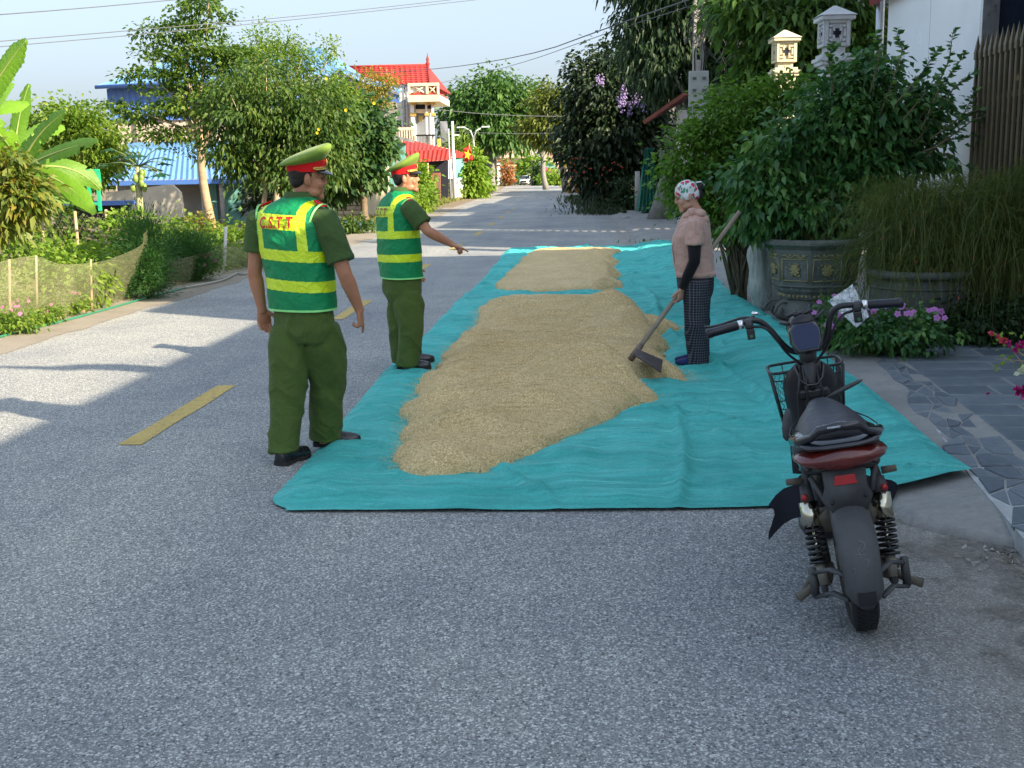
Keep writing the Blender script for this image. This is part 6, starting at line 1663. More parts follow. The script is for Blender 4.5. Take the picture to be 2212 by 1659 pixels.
# scarf
t = NT('floral_scarf')
vz = t.noise(60, 2, .5)
f1 = t.voro(26, 'F1', 'Distance'); f1c = t.voro(26, 'F1', 'Color'); s1 = t.n.new('ShaderNodeSeparateColor'); t.l.new(f1c, s1.inputs[0])
blob = t.math('MULTIPLY', t.ramp(t.math('ADD', f1, t.math('MULTIPLY', vz, .18)), [(.52, 1.0), (.62, 0.0)]), t.ramp(s1.outputs[0], [(.35, 0.0), (.37, 1.0)]))
f2 = t.voro(48, 'F1', 'Distance', t.mapv((1, 1, .5), loc=(.3, .1, 0))); f2c = t.voro(48, 'F1', 'Color', t.mapv((1, 1, .5), loc=(.3, .1, 0))); s2 = t.n.new('ShaderNodeSeparateColor'); t.l.new(f2c, s2.inputs[0])
leafm = t.math('MULTIPLY', t.ramp(f2, [(.42, 1.0), (.50, 0.0)]), t.ramp(s2.outputs[1], [(.40, 0.0), (.42, 1.0)]))
c = t.mix(leafm, (.62, .66, .68), (.10, .28, .20)); c = t.mix(blob, c, (.60, .06, .12)); c = t.mix(t.math('MULTIPLY', blob, t.ramp(f1, [(.1, 1.0), (.2, 0.0)])), c, (.35, .02, .04))
t.col(c); t.setp(rough=.8, spec=.2); t.bump(t.noise(14, 4, .6, dist=1), .012); SCARF = t.mat
mb = MB(); 
EL(mb, (0, -.012, .052), (.086, .106, .098), 20, HW); EL(mb, (0, -.060, .010), (.072, .060, .060), 16, HW); EL(mb, (.0, .055, .058), (.062, .044, .030), 14, HW)
for s in (-1, 1): EL(mb, (s * .072, .0, .015), (.018, .05, .04), 12, HW)
me = fuse(mb, .006, 4); displace(me, lambda co: .004 * (fbm(co[:, 0] * 12, co[:, 2] * 16, 3, 4) - .5) * 2); fit(me, wm, 'headscarf', SCARF)
mb = MB(); EL(mb, (0, -.128, .050), (.040, .040, .042), 12, HW); EL(mb, (0, -.115, .0), (.045, .03, .05), 12, HW); fit(fuse(mb, .005, 3), wm, 'hair', HAIR)
mb = MBo(); mb.tube([HW @ Vector((-.02, -.10, .10)), HW @ Vector((.0, -.15, .09)), HW @ Vector((.01, -.17, .055))], [.012, .016, .02], 8, flat=.5); mb.done('scarf_knot', SCARF, wm)
PINK = cloth('pink_fleece', (.50, .315, .265), fold=.035, sheen=.3, rough=.95)
mb = MB(); rings = []
for z in np.linspace(torW.z[0], torW.z[-1], 12):
    ths = np.linspace(0, 2 * np.pi, 26, endpoint=False); X, Y_, _, _ = torW.at(ths, z, .004, .9); rings.append([(x, y, z) for x, y in zip(X, Y_)])
mb.loft(rings)
EL(mb, tuple(q3(1475, 535)), (.085, .12, .10), 14); EL(mb, tuple(q3(1476, 565)), (.075, .12, .09), 14)
e_ = shW.lerp(elW, .52); mb.tube([q3(1500, 488, 9.17), shW, shW.lerp(e_, .5), e_], [.075, .072, .070, .072], 16)
e2 = shW2.lerp(elW2, .5); mb.tube([q3(1500, 488, 9.32), shW2, e2], [.075, .072, .070], 16)
me = fuse(mb, .008, 6); displace(me, fold_fn(61, .011, 6, 6)); fit(me, wm, 'hooded_top', PINK)
mb = MBo(); rr_ = []
for (zz, of_) in ((-.03, -.010), (-.028, .012), (.012, .016), (.02, .006)):
    ths = np.linspace(0, 2 * np.pi, 30, endpoint=False); X, Y_, _, _ = torW.at(ths, torW.z[0] + zz, of_, .9); rr_.append([(x, y, torW.z[0] + zz) for x, y in zip(X, Y_)])
mb.loft(rr_); mb.done('waistband', PINK, wm)
mb = MBo(); mb.tube([q3(1462, 500, 9.18), q3(1452, 535, 9.16), q3(1458, 570, 9.17), q3(1468, 590, 9.18)], .004, 5); mb.done('zip', M('zip_grey', (.25, .2, .2), .5), wm)
mb = MB()
for k, (px, py, rr) in enumerate(((1483, 466, .035), (1495, 459, .048), (1512, 462, .052), (1520, 475, .045))):
    for dy in (-.07, 0, .07): EL(mb, tuple(q3(px, py, Yw + dy)), (rr, rr * 1.2, rr * .8), 12)
me = fuse(mb, .007, 6); displace(me, fold_fn(66, .006, 16, 14)); fit(me, wm, 'hood', PINK)
mb = MBo(); mb.tube([shW.lerp(elW, .45), elW, elW.lerp(wrW, .5), wrW + Vector((0, 0, .0))], [.056, .047, .043, .034], 16); mb.done('arm_sleeve', cloth('black_knit', (.006, .006, .009), fold=.008, sheen=.1), wm)
mb = MBo(); mb.tube([shW2.lerp(elW2, .45), elW2, wrW2], [.056, .047, .034], 16); mb.done('arm_sleeve', bpy.data.materials['black_knit'], wm)
t = NT('checked_cloth')
sep = t.n.new('ShaderNodeSeparateXYZ'); t.l.new(t.tc.outputs['Object'], sep.inputs[0])
sx_ = t.math('SINE', t.math('MULTIPLY', t.math('ADD', sep.outputs[0], t.math('MULTIPLY', sep.outputs[1], .55)), 300)); sz_ = t.math('SINE', t.math('MULTIPLY', sep.outputs[2], 290))
a = t.ramp(sx_, [(.50, 0.0), (.62, 1.0)]); b = t.ramp(sz_, [(.50, 0.0), (.62, 1.0)])
c = t.mix(t.math('MULTIPLY', t.math('ADD', a, b), .5), (.016, .018, .030), (.12, .125, .145)); t.col(c); t.setp(rough=.85, spec=.2); t.bump(t.noise(7, 4, .6, dist=1.2), .02); CHK = t.mat
mb = MB(); rings = []
for (dz, f) in ((-.20, .86), (-.12, 1.0), (-.03, 1.02), (.05, .98)):
    ths = np.linspace(0, 2 * np.pi, 24, endpoint=False); X, Y_, _, _ = torW.at(ths, torW.z[0], -.004, .9); cx, cy = torW.cx[0], torW.cy[0]; rings.append([((x - cx) * f + cx, (y - cy) * f + cy, torW.z[0] + dz) for x, y in zip(X, Y_)])
mb.loft(rings)
for hp, kn, an in lgs:
    mb.tube([hp + Vector((0, 0, .05)), hp.lerp(kn, .4), kn, kn.lerp(an, .5), an, Vector((an.x, an.y, .045))], [.112, .108, .094, .088, .088, .092], 18)
me = fuse(mb, .008, 8); displace(me, fold_fn(71, .010)); fit(me, wm, 'trousers', CHK)
SOCK = cloth('blue_sock', (.02, .03, .12), fold=.004)
for (hx, hy) in ((1530, 797), (1528, 790)):
    g = gp(hx, hy); mb = MBo(); d = Vector((-1, -.05, 0)).normalized(); g = g + Vector((-.04, 0, .04)); rings = []
    s_ = Vector((-d.y, d.x, 0))
    for (f, ww, hh) in ((0, .5, .5), (.05, .8, .9), (.25, .85, 1.1), (.5, .9, .75), (.75, 1.0, .5), (.92, .7, .35), (1, .2, .2)):
        c_ = g + d * f * .235; rings.append([c_ + s_ * (math.cos(q) * .043 * ww) + Vector((0, 0, .02 + max(-.015, math.sin(q) * .06 * hh))) for q in [2 * math.pi * i / 14 for i in range(14)]])
    mb.loft(rings); mb.done('sock', SOCK, wm)
# hoe
hoe = thing('hoe', 'long handled hoe with a dark blade resting in the grain', 'hoe', tuple(at(1400, 790, 8.95)))
b0, b1 = at(1374, 760, 8.86), at(1597, 458, 9.66)
WOOD = M('worn_handle', (.26, .21, .16), .75, .2, 10, .002)
mb = MBo(); mb.tube([b0 + (b1 - b0) * (-.02), b0.lerp(b1, .3), b0.lerp(b1, .7), b1], [.022, .019, .018, .019], 12); mb.done('handle', WOOD, hoe)
mb = MBo(); mb.tube([b0 + (b1 - b0) * (-.05), b0 + (b1 - b0) * .045], [.026, .026], 12); mb.done('socket', M('rusty_steel', (.20, .15, .12), .7, .3, 20, .002, metal=.4), hoe)
mb = MBo(); p0, p1 = at(1373, 762, 8.70), at(1430, 792, 8.50); sd_ = Vector((.02, .17, .02)); up_ = Vector((0, .0, .006))
mb.add([p0 - sd_ * .6, p0 + sd_ * .6, p1 + sd_, p1 - sd_] + [q + up_ for q in (p0 - sd_ * .6, p0 + sd_ * .6, p1 + sd_, p1 - sd_)], [(0, 1, 2, 3), (7, 6, 5, 4), (0, 4, 5, 1), (1, 5, 6, 2), (2, 6, 7, 3), (3, 7, 4, 0)]); mb.done('blade', M('dark_blade', (.07, .055, .05), .5, .3, 14, .002, metal=.5), hoe)
# ============================================================ ELECTRIC SCOOTER
SO = Vector((1.018, 3.83, 0.0))
sc_ = thing('scooter', 'black electric scooter leaning on its stand with a wire basket in front', 'scooter', tuple(SO))
SL, SHD = R(9.5), R(-5.5)
SM = Matrix.Rotation(SHD, 4, 'Z') @ Matrix.Rotation(-SL, 4, 'Y')
SC_BLK = M('scooter_plastic', (.016, .017, .020), .42, .25, 7, .001, 30, grime=.0, coat=.1)
SC_DUST = M('dusty_plastic', (.060, .062, .066), .62, .3, 6, .001, 20, grime=.35)
SC_GLS = M('scooter_gloss', (.010, .011, .016), .15, .2, 5, coat=.5)
SC_SEAT = M('seat_vinyl', (.028, .032, .045), .45, .15, 10, .0015, 50)
SC_RED = M('lamp_red', (.12, .014, .012), .18, .25, 14, coat=.6, grime=.2)
REFL = M('reflector_red', (.45, .03, .035), .4, .15, 30)
TYRE = M('tyre_rubber', (.012, .012, .014), .75, .3, 20, .002, 90)
CHROME = M('chrome', (.62, .58, .46), .18, .15, 10, metal=1.0, grime=.2)
SPR = M('spring_black', (.02, .02, .022), .4, .2, 10, metal=.3)
MUD = M('muddy_metal', (.13, .115, .09), .85, .3, 12, .003, 40, grime=.5)
GRIP = M('grip_rubber', (.010, .012, .020), .35, .2, 14, .0015, 60)
DASH = M('dash_screen', (.012, .022, .065), .2, .1, 4, spec=.4)
def sp(mb, name, mat, label=None, parent=None, bevel=None):
    s_ = [((v[0] * .87 if (v[2] > .575 and v[1] < .56) else v[0]), v[1], v[2]) for v in mb.v]; mb.v = [tuple(SM @ Vector(v)) for v in s_]
    o = mb.build(name, mat, parent if parent is not None else sc_, bevel)
    if label: o['label'] = label
    return o
def sbox(name, c, d, mat, bev=.006, label=None, parent=None, M_=None):
    mb = MB(); mb.box(c, d, 0, M_, bev=bev); return sp(mb, name, mat, label, parent)
def stube(name, pts, r, mat, n=10, parent=None, flat=None, label=None):
    mb = MB(); mb.tube(pts, r, n, flat=flat); return sp(mb, name, mat, label, parent)
RW = .225
def wheel(name, v, w, rad, tw):
    mb = MB(); n = 44; prof = [(rad - .055, -tw * .42), (rad - .03, -tw * .5), (rad - .010, -tw * .42), (rad, -tw * .22), (rad + .001, 0), (rad, tw * .22), (rad - .010, tw * .42), (rad - .03, tw * .5), (rad - .055, tw * .42)]
    rings = []
    for i in range(n + 1):
        a = 2 * math.pi * i / n; rings.append([(x, v + r * math.sin(a), w + r * math.cos(a)) for r, x in prof])
    mb.loft(rings, cap=False)
    # tread blocks
    for i in range(60):
        a = 2 * math.pi * i / 60
        for s in (-1, 1):
            x0 = s * tw * .12; x1 = s * tw * .36; da = .035
            q = [(x0, a + s * .02), (x1, a + .05), (x1, a + .05 + da), (x0, a + s * .02 + da)]
            mb.add([(x, v + (rad + .0035) * math.sin(b), w + (rad + .0035) * math.cos(b)) for x, b in q] + [(x, v + (rad - .012) * math.sin(b), w + (rad - .012) * math.cos(b)) for x, b in q], [(0, 1, 2, 3), (0, 4, 5, 1), (1, 5, 6, 2), (2, 6, 7, 3), (3, 7, 4, 0)])
    wh = sp(mb, name, TYRE)
    mb = MB(); mb.tube([(-tw * .35, v, w), (tw * .35, v, w)], rad - .052, 32)
    mb.tube([(-tw * .6, v, w), (tw * .6, v, w)], .075, 20); r_ = sp(mb, 'rim', MUD, parent=wh)
    return wh
wheel('wheel', 0, RW, RW, .092)
wheel('wheel', 1.02, .205, .205, .075)
def fender(name, v, w, rad, wd, a0, a1, mat, n=22):
    mb = MB(); rings = []
    for i in range(n + 1):
        f = i / n; a = a0 + (a1 - a0) * f; ww = wd * (.82 + .30 * math.sin(min(1, f * 1.3) * math.pi * .75)) * (1 if f < .9 else max(.42, 1 - ((f - .9) / .1) ** 2 * .55))
        pf = [(-1, -.030), (-.92, -.010), (-.7, .004), (-.35, .011), (0, .013), (.35, .011), (.7, .004), (.92, -.010), (1, -.030)]
        rings.append([(x * ww, v - (rad + z) * math.sin(a), w + (rad + z) * math.cos(a)) for x, z in pf] + [(x * ww * .93, v - (rad + z - .006) * math.sin(a), w + (rad + z - .006) * math.cos(a)) for x, z in reversed(pf)])
    mb.loft(rings); return sp(mb, name, mat)
fd = fender('rear_fender', 0, RW, RW + .028, .062, R(-28), R(104), SC_DUST)
mb = MB()
for z_ in (.078, .098):   # moulded plate on the fender
    pass
def fpt(x, a, off=.016): return (x, -(RW + .028 + off) * math.sin(a), RW + (RW + .028 + off) * math.cos(a))
q = [fpt(-.030, R(90)), fpt(.030, R(90)), fpt(.030, R(100)), fpt(-.030, R(100))]; mb.add(q + [tuple(Vector(p) * 1.0 + Vector((0, .006, 0))) for p in q], [(0, 1, 2, 3), (0, 4, 5, 1), (2, 6, 7, 3), (1, 5, 6, 2), (3, 7, 4, 0)]); sp(mb, 'moulded_plate', SC_BLK, parent=fd)
# scratched chalk scribble
CHK_ = M('scratch', (.22, .23, .26), .9)
for pts in ([(.004, 52), (.018, 54), (.02, 58), (.006, 60), (.0, 57)], [(-.012, 62), (.02, 63), (.004, 60)], [(-.004, 58), (.002, 66)], [(.012, 66), (.024, 67), (.016, 71), (.004, 72), (.016, 76)], [(-.03, 71), (-.022, 73), (-.03, 76)]):
    stube('scribble', [fpt(x, R(a), .0145) for x, a in pts], .0009, CHK_, 4, fd)
# brackets of the fender
for s in (-1, 1):
    mb = MB()
    for (w0, w1) in ((.285, .30), (.195, .215)):
        mb.tube([(s * .055, -.215, w0 - .01), (s * .10, -.17, w1 - .015), (s * .155, -.10, (w0 + w1) / 2 - .04)], [.014, .014, .013], 6, flat=.6)
    mb.tube([(s * .155, -.10, .17), (s * .155, -.10, .27)], .015, 6); sp(mb, 'fender_bracket', SC_DUST)
    # swing arm, motor cover
    stube('swing_arm', [(s * .085, .34, .25), (s * .09, .15, .215), (s * .105, -.02, .20)], [.024, .022, .024], MUD, 8, flat=1.4)
    stube('axle_nut', [(s * .07, 0, RW), (s * .15, 0, RW - .01)], [.024, .018], MUD, 8)
    # shock absorber
    top = Vector((s * .128, .06, .53)); bot = Vector((s * .118, -.045, .22)); dv = bot - top
    sh = stube('shock_absorber', [top + dv * .02, top + dv * .22], [.020, .026], SC_DUST, 14)
    stube('chrome_sleeve', [top + dv * .20, top + dv * .47], .034, CHROME, 18, sh)
    mb = MB(); pts = []
    for i in range(96):
        f = i / 95; a = f * 6.5 * 2 * math.pi; p = top + dv * (.46 + .38 * f); u = dv.orthogonal().normalized(); w_ = dv.normalized().cross(u); pts.append(p + u * .031 * math.cos(a) + w_ * .031 * math.sin(a))
    mb.tube(pts, .0058, 6); sp(mb, 'coil_spring', SPR, parent=sh)
    stube('piston_rod', [top + dv * .45, top + dv * .86], .007, CHROME, 8, sh)
    stube('spring_seat', [top + dv * .84, top + dv * .87], .037, SPR, 16, sh)
    stube('lower_tube', [top + dv * .86, top + dv * 1.1], [.019, .017], M('dusty_alu', (.30, .28, .23), .6, .2, 9, metal=.4), 12, sh)
    stube('bolt_cap', [top + dv * .12 + Vector((s * .01, -.024, 0)), top + dv * .12 + Vector((s * .012, -.038, 0))], .011, REFL, 10, sh)
    stube('shock_bracket', [(s * .125, .07, .62), (s * .128, .06, .50)], [.016, .017], SC_DUST, 6, flat=1.5)
    stube('turn_mount', [(s * .14, .05, .545), (s * .19, .04, .55)], [.014, .012], MUD, 8)
    # foot pegs low
    stube('foot_peg', [(s * .11, .03, .19), (s * .17, -.03, .165), (s * .215, -.05, .15)], [.017, .014, .018], MUD, 8)
stube('side_stand', [(-.09, .22, .2), (-.15, .24, .10), (-.20, .26, .012)], [.010, .010, .012], MUD, 8)
stube('brake_cable', [(-.10, -.02, .20), (-.085, -.05, .12), (-.08, -.06, .03)], .0022, STEEL, 5)
stube('chain_link', [(-.05, -.04, .2), (-.035, -.07, .1), (-.03, -.06, .05)], [.010, .008, .006], MUD, 6)
sbox('motor_cover', (-.115, .02, .20), (.02, .13, .14), SC_DUST, .02); sbox('controller_box', (.125, .03, .19), (.03, .11, .09), SC_DUST, .01)
# frame, battery body
mb = MB()
def sring(v, w, a, b, n=28, e=.7, tw=0): return [(math.copysign(abs(math.cos(q)) ** e, math.cos(q)) * a, v, w + math.copysign(abs(math.sin(q)) ** e, math.sin(q)) * b) for q in [2 * math.pi * i / n for i in range(n)]]
mb.loft([sring(.10, .50, .085, .07), sring(.16, .44, .10, .13), sring(.35, .42, .105, .17), sring(.48, .42, .10, .17), sring(.52, .42, .08, .15)]); sp(mb, 'battery_case', SC_BLK)
mb = MB(); mb.loft([sring(-.02, .45, .07, .015), sring(.0, .40, .105, .045), sring(.14, .37, .11, .05), sring(.3, .34, .10, .04)]); sp(mb, 'inner_fender', MUD)
mb = MB(); mb.loft([sring(.48, .20, .12, .03), sring(.62, .19, .14, .03), sring(.8, .22, .13, .04), sring(.86, .30, .11, .05)]); sp(mb, 'foot_board', SC_BLK)
# loose dark mat hanging over the foot board
mb = MB(); n = 14; rows_ = []
for j in range(6):
    f = j / 5; rows_.append([(-.255 + .475 * i / n + .02 * math.sin(j), .40 + .05 * f + .012 * math.sin(i * 1.1), (.46 - .05 * ((i / n - .55) * 2) ** 2 * 1.6) - f * (.16 - .04 * abs(i / n - .3)) + .012 * math.sin(i * .9 + j)) for i in range(n + 1)])
mb.loft(rows_, cap=False, closed=False); mb.loft([[(a, b + .006, c) for a, b, c in r] for r in rows_][::-1], cap=False, closed=False)
sp(mb, 'hanging_mat', M('mat_vinyl', (.030, .034, .052), .55, .15, 6, .002, 30))
stube('mat_trim', [(-.10, .385, .36), (.02, .392, .375), (.20, .40, .39)], .003, REFL, 5)
# tail
mb = MB(); mb.loft([sring(-.122, .648, .012, .004, e=1.25), sring(-.118, .648, .11, .030, e=1.25), sring(-.09, .646, .165, .041, e=1.25), sring(-.03, .648, .185, .043, e=1.2), sring(.02, .652, .18, .03, e=1.2)][::-1]); sp(mb, 'tail_light', SC_RED)
mb = MB(); mb.loft([sring(-.125, .694, .06, .004), sring(-.11, .697, .135, .012), sring(-.04, .70, .168, .016), sring(.1, .69, .17, .03), sring(.22, .67, .15, .05)][::-1]); sp(mb, 'tail_cowl', SC_GLS)
mb = MB(); mb.loft([sring(-.06, .603, .10, .010), sring(-.0, .60, .155, .03), sring(.10, .60, .15, .05), sring(.25, .60, .12, .08)][::-1]); sp(mb, 'under_cowl', SC_BLK)
for s in (-1, 1):
    mb = MB(); pts = [(s * .135, -.075, .66), (s * .17, -.03, .66), (s * .18, .05, .64), (s * .15, .05, .585), (s * .14, -.04, .60)]
    mb.loft([[Vector(p) for p in pts], [Vector(p) + Vector((-s * .025, .01, 0)) for p in pts]]); sp(mb, 'side_lens', M('smoked_lens', (.05, .055, .06), .15, .1, 5, coat=.5))
# grab rail
mb = MB(); pts = [(-.172, .03, .700), (-.150, -.05, .713), (-.105, -.090, .732), (-.078, -.105, .757), (0, -.112, .766), (.078, -.105, .757), (.105, -.090, .732), (.150, -.05, .713), (.172, .03, .700)]
mb.tube(pts, [.018, .018, .015, .016, .016, .016, .015, .018, .018], 10, flat=1.0); sp(mb, 'grab_rail', SC_GLS)
mb = MB()
mb.box((-.02, -.130, .768), (.05, .002, .006))
sp(mb, 'scuffed_print', M('scuff_white', (.42, .46, .52), .7, .3, 60))
# seat
def seat_ring(v, w, a, hgt, n=22):
    out = []
    for i in range(n):
        q = 2 * math.pi * i / n; x = math.copysign(abs(math.cos(q)) ** .75, math.cos(q)) * a; z = math.sin(q)
        out.append((x, v, w + (hgt * (z ** .8 if z > 0 else -.0) if z > 0 else z * .03) - .062 * (abs(x) / .17) ** 2.2))
    return out
mb = MB(); mb.loft([seat_ring(-.055, .725, .05, .012), seat_ring(-.045, .722, .12, .026), seat_ring(.0, .718, .165, .036), seat_ring(.10, .712, .178, .050), seat_ring(.20, .708, .160, .060), seat_ring(.29, .705, .125, .062), seat_ring(.38, .700, .085, .062), seat_ring(.46, .695, .068, .055), seat_ring(.50, .690, .045, .035), seat_ring(.51, .685, .015, .015)]); st_ = sp(mb, 'seat', SC_SEAT)
mb = MB(); pts = []
for (v, a, w_) in ((.30, .118, .712), (.2, .158, .708), (.1, .176, .706), (0, .164, .712), (-.04, .125, .718)): pts.append((-a, v, w_))
pts += [(0, -.058, .724)] + [(-p[0], p[1], p[2]) for p in reversed(pts)]
mb.tube(pts, .0028, 5); sp(mb, 'seat_piping', BLACK, parent=st_)
mb = MB(); mb.loft([seat_ring(-.03, .700, .13, .012), seat_ring(.02, .690, .168, .014), seat_ring(.12, .685, .18, .016), seat_ring(.22, .68, .16, .016), seat_ring(.35, .68, .12, .02)]); sp(mb, 'seat_pan', SC_BLK)
mb = MB(); q = Vector((-.158, -.031, .716)); mb.box(q, (.026, .004, .022), 0, None); sp(mb, 'sticker', M('sticker_red', (.42, .10, .08), .5, .5, 160), parent=st_)
# plate holder
mb = MB(); ol = [(-.085, .60), (.085, .60), (.070, .545), (.085, .505), (.060, .450), (-.050, .445), (-.088, .505), (-.072, .545)]
mb.loft([[(x, -.075 - (.60 - z) * .12, z) for x, z in ol], [(x * .9, -.06 - (.60 - z) * .12 + .03, z) for x, z in ol]]); ph = sp(mb, 'plate_holder', SC_DUST)
sbox('reflector', (0, -.084, .568), (.078, .006, .034), REFL, .002, parent=ph)
for (x, z) in ((-.055, .492), (.062, .505)): stube('bolt_hole', [(x, -.088, z), (x, -.094, z)], .006, BLACK, 8, ph)
mb = MB(); mb.tube([(-.11, .0, .57), (-.07, -.03, .48), (-.04, -.05, .43)], .010, 6); sp(mb, 'holder_stay', SC_DUST); mb = MB(); mb.tube([(.11, .0, .57), (.09, -.02, .50)], .010, 6); sp(mb, 'holder_stay', SC_DUST)
# front: steering column, shield
stube('steering_column', [(0, .70, .86), (0, .76, .66), (0, .84, .42)], [.030, .034, .036], SC_BLK, 14)
for s in (-1, 1): stube('fork_leg', [(s * .05, .84, .46), (s * .055, .93, .32), (s * .055, 1.02, .205)], [.017, .016, .015], SC_DUST, 10)
fender('front_fender', 1.02, .205, .235, .050, R(-60), R(80), SC_BLK)
mb = MB()
def shr(w, a, v, d): return [(x * a, v + d * (x * x) - .02 * (1 - x * x) * 0, w) for x in np.linspace(-1, 1, 9)] + [(x * a * .9, v + .03 + d * (x * x), w) for x in np.linspace(1, -1, 9)]
mb.loft([shr(.845, .045, .735, .02), shr(.81, .085, .74, .03), shr(.76, .112, .745, .04), shr(.68, .110, .765, .05), shr(.58, .100, .79, .05), shr(.46, .115, .81, .06), shr(.34, .12, .83, .06)]); sp(mb, 'leg_shield', SC_BLK)
mb = MB(); pts = [(-.055, .71, .84), (-.045, .70, .78), (-.02, .695, .755), (.02, .695, .755), (.045, .70, .78), (.055, .71, .84)]; mb.tube(pts, .007, 8); sp(mb, 'collar_trim', SC_GLS)
stube('key_switch', [(.0, .72, .745), (.0, .70, .745)], .016, SC_GLS, 12)
sbox('cross_brace', (0, .715, .715), (.13, .03, .045), SC_BLK, .012)
for i, x in enumerate((-.035, -.015, .02)): stube('cable', [(x, .70, .84), (x * 1.8, .69, .72), (x * 1.5 - .02, .72, .56), (x, .70, .42)], .0045, BLACK, 6)
# pegs folded near the column
def blade(name, a, b, w_):
    mb = MB(); a = Vector(a); b = Vector(b); mb.tube([a, a.lerp(b, .25), a.lerp(b, .6), a.lerp(b, .9), b], [w_ * .4, w_ * .8, w_, w_ * .8, w_ * .25], 8, flat=.45); sp(mb, name, SC_DUST)
blade('folding_peg', (.04, .66, .70), (.185, .60, .765), .022); blade('folding_peg', (-.14, .52, .71), (-.165, .50, .585), .024)
# handlebar
hbp = [(-.37, .685, 1.035), (-.27, .70, 1.045), (-.205, .715, 1.058), (-.165, .725, 1.045), (-.130, .735, 1.00), (-.100, .74, .945), (-.062, .745, .895), (0, .75, .885), (.062, .745, .895), (.095, .74, .945), (.105, .735, 1.00), (.125, .725, 1.045), (.165, .715, 1.058), (.24, .70, 1.047), (.37, .685, 1.035)]
def smooth_path(P, it=2):
    P = [Vector(p) for p in P]
    for _ in range(it):
        Q = [P[0]]
        for a, b in zip(P[:-1], P[1:]): Q += [a.lerp(b, .25), a.lerp(b, .75)]
        P = Q + [P[-1]]
    return P
stube('handlebar', smooth_path(hbp), .0125, SC_BLK, 12)
for s in (-1, 1):
    g = stube('grip', [(s * .258, .702, 1.0455), (s * .262, .701, 1.045), (s * .36, .687, 1.036), (s * .372, .685, 1.035), (s * .388, .683, 1.033), (s * .392, .683, 1.033)], [.012, .0185, .0185, .021, .021, .012], GRIP, 16)
    stube('metal_ring', [(s * .238, .7045, 1.047), (s * .258, .7015, 1.0455)], .0195, M('bright_alu', (.8, .8, .8), .22, .05, 10, metal=1.0), 18, g)
    sbox('switch_pod', (s * .215, .704, 1.044), (.034, .042, .042), SC_BLK, .008); sbox('switch_block', (s * .213, .688, 1.004), (.032, .028, .044), SC_BLK, .005)
    sbox('switch_button', (s * .213, .672, .996), (.012, .006, .012), M('button_green', (.03, .16, .08), .4), .002)
    sbox('switch_cap', (s * .215, .684, 1.050), (.026, .006, .020), SC_DUST, .003)
    # brake lever, bent outward
    if s < 0:
        mb = MB(); mb.tube(smooth_path([(s * .19, .735, 1.062), (s * .23, .765, 1.066), (s * .28, .790, 1.056), (s * .33, .80, 1.045), (s * .385, .795, 1.045), (s * .39, .79, 1.052)], 1), [.012] + [.009] * 8 + [.006, .007], 8, flat=.7); sp(mb, 'brake_lever', SC_BLK)
        stube('lever_barrel', [(-.17, .74, 1.075), (-.195, .745, 1.08)], .008, M('bright_alu', (.8, .8, .8), .22), 8)
    else:
        mb = MB(); mb.tube([(s * .19, .735, 1.055), (s * .24, .765, 1.05), (s * .3, .78, 1.04), (s * .36, .775, 1.035)], [.011, .008, .007, .006], 8, flat=.7); sp(mb, 'brake_lever', SC_BLK)
    stube('brake_hose', smooth_path([(s * .20, .715, 1.028), (s * .155, .71, 1.022), (s * .118, .715, .975), (s * .085, .72, .90), (s * .03, .73, .84)]), .0055, BLACK, 8)
# display and lamp
mb = MB()
def octa(w, a, h, v, tilt):
    pts = [(-.62, 1), (.62, 1), (1, .55), (1, -.3), (.72, -1), (-.72, -1), (-1, -.3), (-1, .55)]
    return [(x * a, v + z * h * tilt, w + z * h) for x, z in pts]
mb.loft([octa(.962, .050, .044, .650, .75), octa(.962, .062, .056, .656, .75), octa(.958, .066, .060, .685, .75), octa(.950, .050, .045, .72, .75)]); dh = sp(mb, 'display_housing', SC_GLS)
mb = MB(); mb.add([(x, v - .0025, w) for x, v, w in octa(.965, .052, .046, .650, .75)], [tuple(range(8))]); sp(mb, 'screen', DASH, parent=dh)
mb = MB(); mb.tube([(0, .70, .985), (0, .80, .985)], [.058, .062], 16); mb.tube([(0, .80, .985), (0, .83, .985)], [.064, .045], 16); sp(mb, 'headlamp', SC_BLK)
for s in (-1, 0, 1): stube('lamp_fin', [(s * .03 - .03, .74, 1.045), (s * .03 + .015, .76, 1.052)], .008, SC_BLK, 6)
mb = MB(); mb.tube([(0, .725, .91), (0, .70, .84)], [.040, .030], 12); sp(mb, 'stem_cover', SC_BLK)
stube('indicator_stalk', [(.05, .74, 1.01), (.09, .75, 1.045)], [.007, .005], SC_BLK, 6); stube('indicator_stalk', [(-.05, .74, 1.01), (-.09, .75, 1.02)], [.007, .005], SC_BLK, 6)
# basket
B0, B1 = (-.155, .155), (.87, 1.09)
ZT, ZB = .79, .56
bt = lambda x, v, z: (x * (1 - .18 * (ZT - z) / .23), .87 + (v - .87) * (1 - .25 * (ZT - z) / .23), z)
def hoop(z, r, parent=None, name='basket_rim'):
    x0, x1 = B0; v0, v1 = B1; c = .03
    P = [(x0 + c, v0), (x1 - c, v0), (x1, v0 + c), (x1, v1 - c), (x1 - c, v1), (x0 + c, v1), (x0, v1 - c), (x0, v0 + c), (x0 + c, v0)]
    return stube(name, smooth_path([bt(x, v, z) for x, v in P], 1), r, BLACK, 8, parent)
bk_ = hoop(ZT, .0065, None, 'basket'); hoop(ZT - .035, .003, bk_, 'hoop'); hoop(ZB, .005, bk_, 'hoop'); hoop(ZT - .16, .0025, bk_, 'hoop')
for (x, v) in ((-.155, .87), (.155, .87), (-.155, 1.09), (.155, 1.09)): stube('corner_rod', [bt(x * .97, v, ZT), bt(x * .97, v, ZB)], .006, BLACK, 8, bk_)
mb = MB()
def wire(a, b, r=.0013): mb.tube([a, b], r, 4)
